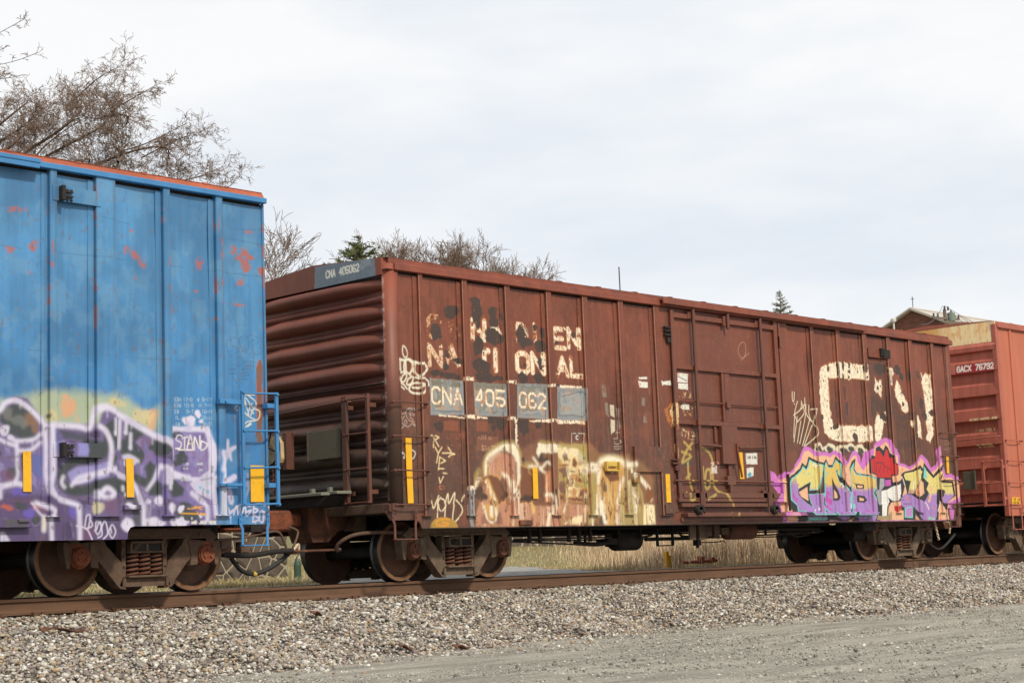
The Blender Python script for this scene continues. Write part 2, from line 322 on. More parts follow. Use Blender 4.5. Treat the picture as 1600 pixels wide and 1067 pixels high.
('S',(244,226,185),2.0,1.4,1,0.06,1,[238,172,243,203,256,235,258,208,282,238,275,203,268,168,277,158,306,185,300,205,286,218]),
('S',(244,226,185),2.1,1.4,1,0.06,1,[315,231,307,215]),
('B',(90,60,44),0.6,4,0.8,[262,280,14,15]),
('B',(90,60,44),0.6,4,0.8,[296,270,17,15]),
('B',(90,60,44),0.6,4,0.8,[202,254,10,15]),
('B',(90,60,44),0.6,4,0.8,[246,250,14,10]),
('B',(90,60,44),0.6,4,0.8,[313,253,11,8]),
('F',(188,146,62),1,0.95,0,0,0,[181,142,185,154,199,165,221,171,242,171,266,166,281,157,288,142]),
('S',(228,156,52),2.8,1.5,0.9,0,1,[254,164,223,165,205,158,211,149,241,148,253,154,229,156]),
('F',(176,122,84),9,0.35,3,0,0,[367,293,417,355,484,385,558,366,629,392,738,392,722,140,352,143]),
('F',(190,140,84),9,0.4,3,0,0,[709,386,847,392,904,361,1023,360,1083,342,1159,287,1156,140,694,144]),
('F',(204,144,116),4,0.9,2,0,0,[369,197,410,289,409,317,427,343,460,354,497,348,530,329,537,249,587,200,726,202,722,140,357,143,357,172]),
('F',(204,144,116),3,0.9,2,0,0,[708,359,717,322,710,213,843,202,814,142,694,143]),
('F',(142,92,74),3,0.7,2,0,0,[386,182,462,182,468,150,377,151]),
('S',(186,164,92),11.4,7,0.75,0,1,[408,286,406,317,420,342,454,364,488,376,517,376,543,358,547,329,543,293,530,264]),
('S',(186,164,92),9.1,7,0.7,0,1,[378,298,366,281,365,263]),
('S',(186,164,92),9.7,7,0.7,0,1,[644,384,687,380]),
('S',(186,164,92),9.5,7,0.7,0,1,[578,320,613,317]),
('S',(248,238,212),5.2,5,1,0,1,[407,289,408,317,419,339,446,355,484,371,513,372,535,357,543,332,543,290,532,264,505,223]),
('F',(248,238,212),2,0.9,2,0.08,0,[480,376,529,373,543,358,545,327,522,329,512,344,490,359]),
('S',(248,238,212),5.2,5,1,0,1,[477,292,494,282,502,259]),
('S',(248,238,212),5.1,5,1,0,1,[380,277,367,265,357,238]),
('S',(248,238,212),5.3,5,1,0,1,[508,269,507,249,517,228]),
('F',(110,112,112),2,0.7,0,0,0,[519,329,528,326,527,288,519,272,516,295]),
('F',(128,78,48),0.8,1,3,0,0,[385,277,424,291,457,284,474,264,492,236,475,214,449,206,439,235,416,266]),
('F',(128,78,48),0.8,1,2,0,0,[549,316,582,309,585,296,600,288,597,239,591,213,543,209]),
('F',(70,53,44),1.5,0.7,3,0,0,[464,274,479,290,489,259,492,233,471,213,461,223,476,238]),
('B',(84,60,44),1,4,0.8,[376,238,21,16]),
('B',(84,60,44),1,4,0.8,[388,228,22,13]),
('B',(84,60,44),1,4,0.8,[432,233,11,8]),
('B',(70,53,44),1,4,0.8,[485,366,4,6]),
('B',(70,53,44),1,4,0.8,[564,336,8,7]),
('B',(70,53,44),1,4,0.8,[637,342,16,12]),
('B',(70,53,44),1,4,0.8,[654,362,4,8]),
('B',(70,53,44),1,4,0.8,[669,373,4,6]),
('B',(70,53,44),1,4,0.8,[657,337,16,5]),
('B',(70,53,44),1,4,0.8,[534,244,5,13]),
('B',(70,53,44),1,4,0.8,[688,244,6,11]),
('B',(70,53,44),1,4,0.8,[573,223,30,9]),
('B',(70,53,44),1,4,0.8,[646,296,5,4]),
('F',(110,70,45),1,0.8,3,0.15,0,[623,297,653,302,649,213,620,211]),
('S',(240,190,100),10.6,6,0.95,0.15,1,[412,268,427,238,440,214]),
('S',(248,238,212),4.6,6,1,0.1,1,[408,268,427,238,442,212]),
('F',(228,178,92),3,0.8,0,0,0,[391,207,453,207,449,179,432,164,410,164,397,180]),
('S',(248,238,212),2.7,1,1,0,1,[393,200,403,167,421,155,439,164,449,200]),
('F',(248,238,212),3,0.9,0,0,0,[412,202,441,202,442,177,425,167,413,177]),
('F',(248,238,212),3,0.95,3,0.1,0,[632,385,687,383,738,381,736,358,685,357,642,356,628,341,619,354]),
('S',(248,238,212),3.5,5,1,0.1,1,[608,341,625,323,639,307,654,297]),
('S',(248,238,212),3.5,5,1,0.1,1,[586,316,620,316]),
('S',(248,238,212),3.5,5,1,0.1,1,[635,307,664,329,673,324]),
('F',(222,140,96),0.6,0.85,0,0,0,[655,302,674,303,669,213,649,213]),
('S',(248,238,212),4.8,5,1,0,1,[652,234,678,232,684,207,678,176]),
('S',(248,238,212),4.8,5,1,0,1,[665,178,653,144]),
('S',(232,190,110),6.3,3,1,0,1,[591,207,595,184]),
('S',(248,238,212),4.1,5,1,0.2,1,[536,244,532,171]),
('S',(248,238,212),4.0,5,1,0.2,1,[502,269,510,238,528,238]),
('F',(90,60,44),0.6,0.5,0,0,0,[535,162,588,162,587,145,534,146]),
('F',(176,182,180),2,0.6,0,0,0,[330,171,346,171,352,143,338,144]),
('F',(186,164,92),4,0.8,2,0,0,[709,380,733,386,843,387,845,332,844,283,840,224,699,223]),
('F',(240,220,164),2,0.95,3,0.12,0,[709,375,805,373,804,331,839,321,843,299,804,299,778,261,829,245,828,224,723,218,753,261,744,304,730,330,708,356]),
('B',(132,92,70),1,4,0.8,[734,303,18,18]),
('B',(132,92,70),1,4,0.8,[726,255,18,21]),
('B',(132,92,70),1,4,0.8,[747,346,12,16]),
('B',(196,138,78),0.9,4,0.8,[785,288,17,12]),
('B',(196,138,78),0.9,4,0.8,[776,240,16,13]),
('B',(176,164,98),0.9,4,0.8,[823,278,23,24]),
('B',(176,164,98),0.9,4,0.8,[824,351,16,16]),
('B',(128,78,48),1,4,0.8,[788,331,10,12]),
('B',(128,78,48),1,4,0.8,[814,328,11,8]),
('B',(128,78,48),1,4,0.8,[833,306,16,4]),
('B',(128,78,48),1,4,0.8,[805,276,8,8]),
('B',(128,78,48),1,4,0.8,[817,240,15,10]),
('B',(128,78,48),1,4,0.8,[781,221,44,5]),
('B',(128,78,48),1,4,0.8,[737,322,24,3]),
('B',(128,78,48),1,4,0.8,[754,271,4,8]),
('B',(128,78,48),1,4,0.8,[843,291,4,8]),
('B',(128,78,48),1,4,0.8,[831,245,4,11]),
('B',(128,78,48),1,4,0.8,[723,226,12,7]),
('B',(70,53,44),1,4,0.8,[828,345,3,5]),
('B',(70,53,44),1,4,0.8,[764,336,2,5]),
('B',(70,53,44),1,4,0.8,[750,271,2,4]),
('B',(70,53,44),1,4,0.8,[776,304,16,2]),
('F',(186,164,92),5,0.85,0,0,0,[889,336,903,350,937,357,997,354,1024,341,1015,196,981,141,922,142,882,175,847,143,835,143,846,305,887,305]),
('F',(214,166,92),3,0.95,0,0,0,[893,333,937,352,1013,338,1009,202,977,141,922,143,891,180,876,202]),
('S',(248,238,212),7.7,6,1,0,1,[847,323,884,322]),
('S',(248,238,212),7.7,6,1,0,1,[842,309,883,312]),
('S',(248,238,212),7.8,6,1,0,1,[906,333,949,344,1004,335,1020,327,1064,330]),
('S',(248,238,212),6.8,5,1,0,1,[900,308,891,273]),
('S',(248,238,212),7.0,5,1,0,1,[1050,313,1053,294]),
('F',(243,240,228),3,0.95,3,0,0,[905,229,917,229,911,196,922,145,909,145,891,180,888,202]),
('F',(243,240,228),3,0.95,3,0,0,[1001,293,1013,288,982,218,975,180,990,144,956,144,971,207]),
('F',(243,240,228),3,0.95,3,0,0,[874,237,882,237,880,196,891,180,861,172,865,188]),
('F',(92,72,62),1,0.9,0,0,0,[890,169,899,175,905,145,882,145]),
('F',(180,158,96),1,1,0,0,0,[1017,277,1052,288,1086,272,1103,238,1105,202,1091,140,990,141,982,180,986,207]),
('S',(248,238,212),6.6,4,1,0,1,[1062,239,1070,219,1060,185]),
('S',(248,238,212),8.1,5,1,0.12,1,[1092,286,1121,264,1137,241,1140,224]),
('F',(244,230,180),1.5,1,0,0,0,[1101,205,1152,203,1154,144,1092,142]),
('B',(158,112,60),1,4,0.8,[1060,274,13,14]),
('B',(140,84,46),1,4,0.8,[1128,234,14,24]),
('B',(140,84,46),1,4,0.8,[1146,241,9,14]),
('F',(128,78,48),0.8,1,3,0,0,[914,325,933,306,988,300,989,281,952,273,932,285,916,300]),
('F',(96,74,56),1,0.9,0,0,0,[921,284,929,251,922,240,909,251]),
('F',(246,228,180),2,0.95,0,0,0,[722,148,763,167,812,174,804,147]),
('S',(248,238,212),3.3,4,1,0,1,[825,237,819,154]),
('S',(248,238,212),3.3,4,1,0,1,[747,218,726,183]),
('S',(238,205,130),2.4,3,1,0,1,[967,240,956,202]),
('S',(238,205,130),2.4,3,1,0,1,[946,240,947,207]),
('S',(248,238,212),3.7,5,1,0.2,1,[855,170,853,143]),
('S',(248,238,212),10.7,9,0.35,0,1,[414,299,426,335,461,359,506,370,535,347,539,290]),
('S',(248,238,212),13.5,9,0.35,0,1,[891,300,910,336,970,345,1029,327]),
('S',(248,238,212),11.5,9,0.35,0,1,[732,362,804,358,825,305]),
('S',(252,240,210),10.6,7,0.5,0,1,[1120,196,1125,151]),
('S',(252,240,210),10.1,7,0.5,0,1,[910,207,916,153]),
('S',(252,240,210),10.3,7,0.5,0,1,[981,196,973,152]),
('S',(150,92,62),1.1,1.5,0.55,0,1,[408,197,407,147]),
('S',(226,176,110),1.1,1.5,0.55,0,1,[489,200,487,143]),
('S',(150,92,62),1.1,1.5,0.55,0,1,[504,202,502,148]),
('S',(226,176,110),1.1,1.5,0.55,0,1,[557,205,554,145]),
('S',(150,92,62),1.1,1.5,0.55,0,1,[571,200,569,145]),
('S',(226,176,110),1.1,1.5,0.55,0,1,[602,200,600,142]),
('S',(150,92,62),1.1,1.5,0.55,0,1,[621,202,619,145]),
('S',(226,176,110),1.1,1.5,0.55,0,1,[637,200,635,147]),
('S',(150,92,62),1.1,1.5,0.55,0,1,[695,199,693,141]),
('S',(226,176,110),1.1,1.5,0.55,0,1,[715,197,713,146]),
('X',0.9,1.75,6.0,1.85),
('F',(214,204,178),0.5,1,0.6,0,0,[964,512,984,511,983,473,964,480]),
('F',(214,204,178),0.5,1,0.6,0,0,[963,467,984,464,981,431,961,420]),
('F',(236,234,224),0.5,1,0.8,0,0,[1110,605,1151,609,1152,601,1110,600]),
('F',(236,234,224),0.5,1,0.8,0,0,[1106,594,1153,592,1154,574,1111,574]),
('F',(236,234,224),0.5,1,0.8,0,0,[1210,601,1221,596,1260,603,1262,587,1225,587,1215,582]),
('F',(236,234,224),0.5,1,0.8,0,0,[1304,630,1358,630,1355,601,1300,600]),
('F',(236,234,224),0.5,1,0.8,0,0,[1304,597,1355,598,1354,577,1303,578]),
('F',(236,234,224),0.5,1,0.8,0,0,[1307,520,1324,531,1355,530,1355,512,1318,512]),
('S',(110,90,80),1.4,0.7,1,0,0,[1304,619,1326,612,1351,606]),
('F',(146,132,116),0.8,0.85,1.5,0.2,0,[929,571,948,574,951,534,933,533]),
('F',(146,132,116),0.8,0.85,1.5,0.2,0,[939,518,955,519,959,473,943,477]),
('F',(146,132,116),0.8,0.85,1.5,0.2,0,[993,506,1004,500,997,470,1007,447,995,431,993,458]),
('F',(146,132,116),0.8,0.85,1.5,0.2,0,[1120,542,1136,542,1137,515,1120,517]),
('F',(146,132,116),0.8,0.85,1.5,0.2,0,[1128,489,1140,492,1140,462,1121,464]),
('F',(146,132,116),0.8,0.85,1.5,0.2,0,[1160,568,1162,568,1160,553,1157,555]),
('S',(214,196,176),0.9,0.7,0.85,0,1,[991,434,991,407]),
('S',(214,196,176),0.9,0.7,0.85,0,1,[983,425,999,427]),
('S',(214,196,176),0.9,0.7,0.85,0,1,[970,407,991,409]),
('S',(214,196,176),0.9,0.7,0.85,0,1,[974,401,976,392,992,391,1005,399,997,403,1002,399]),
('S',(214,196,176),0.9,0.7,0.85,0,1,[971,383,1003,384]),
('S',(214,196,176),0.9,0.7,0.85,0,1,[972,377,986,375,1001,378]),
('F',(196,116,52),2,0.9,4,0.35,0,[1218,509,1264,531,1287,535,1288,506,1278,443,1262,443,1235,467]),
('F',(240,214,160),1,1,3,0.45,0,[1248,507,1269,530,1288,534,1284,481,1273,449,1258,455,1255,480]),
('F',(222,170,110),1,0.9,2,0.5,0,[1265,443,1277,443,1272,350,1260,350]),
('F',(226,190,140),1,0.9,3,0.62,0,[1312,563,1366,573,1372,553,1301,547]),
('F',(214,170,124),1,0.8,3,0.72,0,[1292,537,1391,535,1387,494,1296,487]),
('F',(232,200,150),1,0.95,3,0.6,0,[1305,449,1378,443,1380,415,1312,416]),
('S',(196,150,100),1.6,0.7,0.5,0.3,0,[1286,152,1380,150]),
('F',(74,76,70),1.5,0.8,0,0,0,[1300,343,1358,358,1358,330,1304,327]),
('S',(196,172,90),4.9,1.8,0.85,0.1,1,[1319,406,1351,384]),
('S',(196,172,90),4.9,1.8,0.85,0.1,1,[1362,404,1331,380,1303,343]),
('S',(196,172,90),4.9,1.8,0.85,0.1,1,[1305,374,1352,361,1305,339]),
('S',(196,172,90),4.9,1.8,0.85,0.1,1,[1333,340,1333,302,1341,267,1356,244]),
('S',(196,172,90),4.9,1.8,0.85,0.1,1,[1318,287,1341,302]),
('S',(196,172,90),5.0,1.8,0.85,0.1,1,[1415,389,1446,377,1464,349,1462,310,1465,268,1487,248,1510,241,1537,215,1544,199]),
('S',(196,172,90),5.0,1.8,0.85,0.1,1,[1412,325,1414,285,1426,255,1448,275,1449,317,1428,313,1419,274]),
('S',(196,172,90),5.0,1.8,0.85,0.1,1,[1453,236,1414,222]),
('S',(196,172,90),4.9,1.8,0.85,0.1,1,[1319,242,1323,218,1358,229]),
('S',(196,172,90),5.1,1.8,0.85,0.1,1,[1560,176,1556,165]),
('F',(232,230,220),1.2,1,1,0,0,[1652,376,1718,380,1717,341,1653,340]),
('F',(232,230,220),1.2,1,1,0,0,[1654,327,1694,330,1691,302,1652,293]),
('T', (60, 60, 60), 'LHS 2 BA', [1661, 359, 1713, 367], 1.2, 1, 0, 0, 0.005),
('B',(90,170,190),1,1,0.8,[1668,304,11,9]),
('F',(226,214,200),0.5,0.9,1,0.35,0,[1454,344,1490,344,1487,307,1454,306]),
('F',(176,84,60),0.4,0.9,0,0,0,[1473,343,1488,343,1488,335,1472,335]),
('S',(205,160,140),1.0,0.7,0.8,0,1,[1687,736,1683,754,1661,753,1643,729,1650,706,1671,702,1688,729,1685,743]),
('S',(205,160,140),1.0,0.7,0.8,0,1,[1656,693,1668,701,1704,721]),
('F',(70,53,44),4,0.5,9,0.12,0,[2475,739,2616,748,2622,680,2636,641,2675,563,2774,559,2787,487,2810,423,2633,418,2619,513,2562,558,2471,531,2457,593]),
('F',(78,56,44),4,0.7,9,0.1,0,[2458,601,2566,590,2598,552,2569,504,2481,501,2459,554]),
('F',(78,56,44),4,0.7,9,0.1,0,[2642,546,2766,559,2775,510,2690,508]),
('F',(196,124,66),2,0.8,5,0.2,1.8,[2144,689,2156,702,2184,709,2240,723,2295,724,2380,724,2462,726,2467,688,2455,668,2373,667,2295,666,2213,665,2196,659,2188,642,2189,608,2191,562,2196,521,2206,491,2240,489,2296,492,2373,494,2459,494,2465,442,2394,435,2289,435,2213,436,2174,445,2146,467,2136,496,2132,549,2132,609,2135,662]),
('F',(196,124,66),2,0.8,5,0.2,1.8,[2513,682,2530,656,2551,673,2557,649,2547,607,2530,624,2503,631]),
('F',(196,124,66),2,0.8,5,0.2,1.8,[2598,721,2643,722,2645,702,2624,685,2630,653,2605,660]),
('F',(196,124,66),2,0.8,5,0.2,1.8,[2664,681,2688,660,2691,632,2734,594,2732,561,2698,558,2671,591,2647,610,2647,642]),
('F',(196,124,66),2,0.8,5,0.2,1.8,[2855,722,2866,702,2883,715,2915,711,2916,663,2916,606,2908,531,2909,482,2883,444,2856,460,2869,481,2858,530,2868,604,2857,660]),
('F',(196,124,66),2,0.8,5,0.2,1.8,[2800,552,2816,528,2823,455,2783,470,2781,511]),
('F',(196,124,66),2,0.8,5,0.2,1.8,[2489,497,2512,547,2533,534,2572,555,2568,519,2547,503,2540,479,2510,439,2482,442]),
('F',(196,124,66),2,0.8,5,0.2,1.8,[2742,526,2759,528,2755,499,2742,509]),
('F',(248,238,212),0.8,1,4,0.08,0,[2144,689,2156,702,2184,709,2240,723,2295,724,2380,724,2462,726,2467,688,2455,668,2373,667,2295,666,2213,665,2196,659,2188,642,2189,608,2191,562,2196,521,2206,491,2240,489,2296,492,2373,494,2459,494,2465,442,2394,435,2289,435,2213,436,2174,445,2146,467,2136,496,2132,549,2132,609,2135,662]),
('F',(206,150,96),1,0.6,4,0.86,0,[2144,689,2156,702,2184,709,2240,723,2295,724,2380,724,2462,726,2467,688,2455,668,2373,667,2295,666,2213,665,2196,659,2188,642,2189,608,2191,562,2196,521,2206,491,2240,489,2296,492,2373,494,2459,494,2465,442,2394,435,2289,435,2213,436,2174,445,2146,467,2136,496,2132,549,2132,609,2135,662]),
('F',(226,208,182),1,0.5,4,0.55,0,[2144,689,2156,702,2184,709,2240,723,2295,724,2380,724,2462,726,2467,688,2455,668,2373,667,2295,666,2213,665,2196,659,2188,642,2189,608,2191,562,2196,521,2206,491,2240,489,2296,492,2373,494,2459,494,2465,442,2394,435,2289,435,2213,436,2174,445,2146,467,2136,496,2132,549,2132,609,2135,662]),
('F',(248,238,212),0.8,1,4,0.08,0,[2513,682,2530,656,2551,673,2557,649,2547,607,2530,624,2503,631]),
('F',(206,150,96),1,0.6,4,0.86,0,[2513,682,2530,656,2551,673,2557,649,2547,607,2530,624,2503,631]),
('F',(226,208,182),1,0.5,4,0.55,0,[2513,682,2530,656,2551,673,2557,649,2547,607,2530,624,2503,631]),
('F',(248,238,212),0.8,1,4,0.08,0,[2598,721,2643,722,2645,702,2624,685,2630,653,2605,660]),
('F',(206,150,96),1,0.6,4,0.86,0,[2598,721,2643,722,2645,702,2624,685,2630,653,2605,660]),
('F',(226,208,182),1,0.5,4,0.55,0,[2598,721,2643,722,2645,702,2624,685,2630,653,2605,660]),
('F',(248,238,212),0.8,1,4,0.08,0,[2664,681,2688,660,2691,632,2734,594,2732,561,2698,558,2671,591,2647,610,2647,642]),
('F',(206,150,96),1,0.6,4,0.86,0,[2664,681,2688,660,2691,632,2734,594,2732,561,2698,558,2671,591,2647,610,2647,642]),
('F',(226,208,182),1,0.5,4,0.55,0,[2664,681,2688,660,2691,632,2734,594,2732,561,2698,558,2671,591,2647,610,2647,642]),
('F',(248,238,212),0.8,1,4,0.08,0,[2855,722,2866,702,2883,715,2915,711,2916,663,2916,606,2908,531,2909,482,2883,444,2856,460,2869,481,2858,530,2868,604,2857,660]),
('F',(206,150,96),1,0.6,4,0.86,0,[2855,722,2866,702,2883,715,2915,711,2916,663,2916,606,2908,531,2909,482,2883,444,2856,460,2869,481,2858,530,2868,604,2857,660]),
('F',(226,208,182),1,0.5,4,0.55,0,[2855,722,2866,702,2883,715,2915,711,2916,663,2916,606,2908,531,2909,482,2883,444,2856,460,2869,481,2858,530,2868,604,2857,660]),
('F',(248,238,212),0.8,1,4,0.08,0,[2800,552,2816,528,2823,455,2783,470,2781,511]),
('F',(206,150,96),1,0.6,4,0.86,0,[2800,552,2816,528,2823,455,2783,470,2781,511]),
('F',(226,208,182),1,0.5,4,0.55,0,[2800,552,2816,528,2823,455,2783,470,2781,511]),
('F',(248,238,212),0.8,1,4,0.08,0,[2489,497,2512,547,2533,534,2572,555,2568,519,2547,503,2540,479,2510,439,2482,442]),
('F',(206,150,96),1,0.6,4,0.86,0,[2489,497,2512,547,2533,534,2572,555,2568,519,2547,503,2540,479,2510,439,2482,442]),
('F',(226,208,182),1,0.5,4,0.55,0,[2489,497,2512,547,2533,534,2572,555,2568,519,2547,503,2540,479,2510,439,2482,442]),
('F',(248,238,212),0.8,1,4,0.08,0,[2742,526,2759,528,2755,499,2742,509]),
('F',(206,150,96),1,0.6,4,0.86,0,[2742,526,2759,528,2755,499,2742,509]),
('F',(226,208,182),1,0.5,4,0.55,0,[2742,526,2759,528,2755,499,2742,509]),
('B',(84,60,46),1,4,0.8,[2337,717,10,10]),
('B',(84,60,46),1,4,0.8,[2335,693,10,6]),
('B',(84,60,46),1,4,0.8,[2331,673,7,5]),
('B',(84,60,46),1,4,0.8,[2350,447,20,18]),
('B',(84,60,46),1,4,0.8,[2218,486,15,11]),
('B',(84,60,46),1,4,0.8,[2135,516,10,10]),
('B',(84,60,46),1,4,0.8,[2436,715,12,18]),
('B',(84,60,46),1,4,0.8,[2440,678,7,6]),
('B',(84,60,46),1,4,0.8,[2195,697,7,15]),
('B',(84,60,46),1,4,0.8,[2827,706,14,18]),
('B',(84,60,46),1,4,0.8,[2908,562,20,13]),
('B',(84,60,46),1,4,0.8,[2250,695,6,31]),
('B',(84,60,46),1,4,0.8,[2697,588,8,10]),
('B',(84,60,46),1,4,0.8,[2295,717,8,23]),
('B',(84,60,46),1,4,0.8,[2289,670,8,19]),
('B',(84,60,46),1,4,0.8,[2224,560,7,8]),
('B',(84,60,46),1,4,0.8,[2348,477,14,2]),
('B',(84,60,46),1,4,0.8,[2390,695,4,5]),
('B',(84,60,46),1,4,0.8,[2528,642,7,9]),
('B',(70,53,44),1,4,0.8,[2673,719,29,19]),
('B',(70,53,44),1,4,0.8,[2703,693,17,14]),
('B',(70,53,44),1,4,0.8,[2750,700,11,16]),
('B',(70,53,44),1,4,0.8,[2837,594,20,21]),
('B',(70,53,44),1,4,0.8,[2851,550,19,20]),
('B',(70,53,44),1,4,0.8,[2551,534,25,16]),
('B',(70,53,44),1,4,0.8,[2552,716,37,24]),
('B',(70,53,44),1,4,0.8,[2304,560,10,23]),
('B',(70,53,44),1,4,0.8,[2296,613,7,23]),
('B',(110,66,40),0.6,4,0.8,[2685,468,38,24]),
('B',(110,66,40),0.6,4,0.8,[2748,485,23,20]),
('B',(110,66,40),0.6,4,0.8,[2691,516,31,8]),
('F',(170,160,150),1,0.7,0,0,0,[2604,715,2627,717,2630,657,2605,664]),
('S',(238,224,190),2.0,0.8,1,0,1,[1954,600,1952,571,1961,569,1967,600]),
('S',(238,224,190),2.0,0.8,1,0,1,[1961,559,1964,556]),
('S',(238,224,190),2.0,0.8,1,0,1,[1983,568,1962,523,1978,494]),
('S',(238,224,190),1.9,0.8,1,0,1,[1955,518,1999,540,2008,569]),
('S',(238,224,190),2.0,0.8,1,0,1,[2008,564,2021,529,1978,496]),
('S',(238,224,190),1.9,0.8,1,0,1,[1961,516,1950,439]),
('S',(238,224,190),2.0,0.8,1,0,1,[1977,513,1951,424]),
('S',(238,224,190),2.0,0.8,1,0,1,[1998,499,1972,421]),
('S',(238,224,190),2.0,0.8,1,0,1,[2034,559,2026,515,1986,418]),
('S',(238,224,190),2.0,0.8,1,0,1,[2054,508,2002,412]),
('S',(238,224,190),2.0,0.8,1,0,1,[2065,486,2011,411]),
('S',(238,224,190),2.0,0.8,1,0,1,[2091,543,2074,498]),
('S',(238,224,190),2.0,0.8,1,0,1,[2061,542,2092,545]),
('S',(238,224,190),2.0,0.8,1,0,1,[2053,557,2052,516,2092,458,2018,411]),
('S',(238,224,190),2.0,0.8,1,0,1,[2030,582,2031,530,2060,501]),
('S',(238,224,190),2.0,0.8,1,0,1,[2003,540,2027,559]),
('B',(236,226,196),1,1,3,[2099,406,35,17]),
('B',(236,226,196),1,1,3,[2175,408,36,17]),
('B',(236,226,196),1,1,3,[2249,405,37,17]),
('B',(236,226,196),1,1,3,[2317,411,37,17]),
('B',(236,226,196),1,1,3,[2378,408,38,17]),
('B',(74,68,64),1,1,3,[2099,401,21,12]),
('B',(74,68,64),1,1,3,[2174,401,22,12]),
('B',(74,68,64),1,1,3,[2254,397,22,12]),
('B',(74,68,64),1,1,3,[2316,405,23,12]),
('B',(74,68,64),1,1,3,[2379,400,23,12]),
('F',(214,122,204),2.5,1,1,0,0,[1787,319,1813,314,1832,298,1854,316,1904,316,1948,346,1977,367,1995,391,2013,411,2044,407,2074,392,2116,390,2149,393,2170,388,2210,401,2241,388,2256,367,2276,352,2305,383,2321,400,2350,401,2372,378,2375,354,2401,397,2455,414,2480,434,2511,446,2554,456,2592,448,2603,418,2635,409,2651,390,2647,361,2677,360,2713,348,2745,358,2781,391,2819,397,2855,378,2876,347,2909,358,2925,379,2914,412,2940,434,2958,423,2964,377,2976,347,2985,321,3022,326,3086,305,3118,272,3106,239,3073,217,3001,200,3027,179,3016,146,2908,143,2365,144,1851,143,1828,171,1812,203,1795,211,1826,246,1794,269,1783,280]),
('F',(240,192,152),2.5,1,1,0,0,[1808,306,1830,286,1903,308,1958,338,1986,359,2011,392,2037,395,2072,375,2148,380,2169,374,2203,385,2229,375,2253,345,2288,355,2325,383,2347,384,2355,356,2392,329,2426,367,2479,421,2514,422,2552,440,2575,430,2588,395,2632,383,2637,352,2685,346,2720,337,2781,373,2814,384,2837,365,2877,329,2917,346,2940,370,2940,416,2952,410,2956,344,2977,308,3023,311,3073,289,3089,262,3051,225,2989,212,2986,146,2365,146,1876,145,1849,177,1837,206,1854,269]),
('F',(44,43,46),0.5,1,0,0,0,[1889,293,1908,305,1945,317,1978,332,1993,352,2013,340,2022,350,2034,374,2091,355,2127,354,2143,368,2157,347,2184,346,2210,380,2246,351,2238,306,2261,275,2291,268,2302,285,2292,335,2311,362,2341,374,2326,334,2342,319,2419,314,2465,299,2472,274,2442,246,2470,215,2477,196,2476,145,1999,146,1942,144,1891,194,1881,220,1869,243,1874,272]),
('F',(126,214,208),0.5,1,0,0,0,[1900,286,1910,297,1955,310,1982,325,1997,341,2016,328,2024,337,2038,364,2086,348,2126,347,2120,324,2097,301,2078,255,2026,254,2037,287,1992,273,1952,261,1950,241,1987,220,2035,195,2020,241,2100,244,2123,247,2117,229,2097,220,2116,197,2120,180,2146,167,2009,167,1986,180,1943,180,1941,196,1897,220,1896,270]),
('G',(230,216,132),(172,130,200),1.29,4,0.6,[1907,283,1915,293,1957,306,1985,321,1997,335,2016,324,2029,334,2041,359,2085,345,2119,344,2114,325,2091,302,2074,257,2030,256,2041,286,1992,270,1957,258]),
('G',(200,180,130),(176,136,204),1.407,20,0.6,[1907,283,1944,302,1957,258,1954,241,1986,219,2041,191,2023,240,2099,241,2117,244,2113,230,2094,219,2110,197,2114,182,2137,170,2015,170,1990,183,1949,183,1947,198,1903,222,1902,270]),
('F',(240,192,152),0.5,1,0,0,0,[1957,247,2015,267,2017,217,1972,232]),
('F',(126,214,208),0.5,1,0,0,0,[2128,339,2142,359,2156,338,2182,338,2209,367,2239,350,2231,302,2212,317,2216,333,2206,326,2219,290,2268,260,2299,248,2294,212,2279,181,2266,166,2159,163,2119,187,2120,241,2122,295]),
('G',(228,196,100),(176,136,204),1.342,10,0.6,[2132,331,2143,354,2154,335,2185,335,2210,361,2232,348,2228,307,2217,317,2219,334,2202,326,2216,289,2259,259,2292,245,2288,212,2273,181,2262,168,2161,167,2124,188,2125,241,2127,295]),
('F',(44,43,46),0.4,1,0,0,0,[2172,302,2190,275,2209,254,2221,230,2208,219,2171,219]),
('F',(240,192,152),0.4,1,0,0,0,[2180,260,2198,245,2202,231,2195,226,2177,227]),
('F',(126,214,208),0.5,1,0,0,0,[2298,335,2328,360,2320,331,2340,315,2433,309,2462,296,2465,274,2433,246,2460,215,2463,181,2453,162,2290,162,2298,242,2296,291]),
('G',(226,200,116),(176,136,204),1.302,10,0.6,[2303,334,2318,340,2315,330,2336,312,2427,306,2454,293,2457,274,2425,246,2453,215,2454,181,2446,165,2296,166,2303,242,2300,291]),
('F',(44,43,46),0.4,1,0,0,0,[2302,290,2324,281,2383,278,2386,270,2378,261,2330,261,2326,276]),
('F',(240,192,152),0.4,1,0,0,0,[2337,275,2376,273,2373,266,2339,265]),
('F',(44,43,46),0.4,1,0,0,0,[2331,239,2381,236,2399,221,2380,212,2330,213]),
('F',(240,192,152),0.4,1,0,0,0,[2346,231,2379,225,2373,218,2347,218]),
('F',(110,104,64),0.6,0.8,0,0,0,[2096,295,2120,325,2118,304,2078,244,2057,244,2080,256]),
('G',(176,136,204),(126,214,208),0.787,3,0.6,[1986,165,2112,163,2116,148,1999,148]),
('F',(176,136,204),0.5,1,0,0,0,[2171,164,2265,163,2246,148,2213,150]),
('F',(240,192,152),0.5,1,0,0,0,[2137,150,2175,149,2202,145,2142,145]),
('F',(240,192,152),0.5,1,0,0,0,[2263,150,2286,154,2285,144,2262,143]),
('F',(176,136,204),0.5,1,0,0,0,[2309,161,2457,161,2438,144,2335,145]),
('F',(214,122,204),0.5,0.6,0,0,0,[1828,165,1839,180,1938,181,1962,166]),
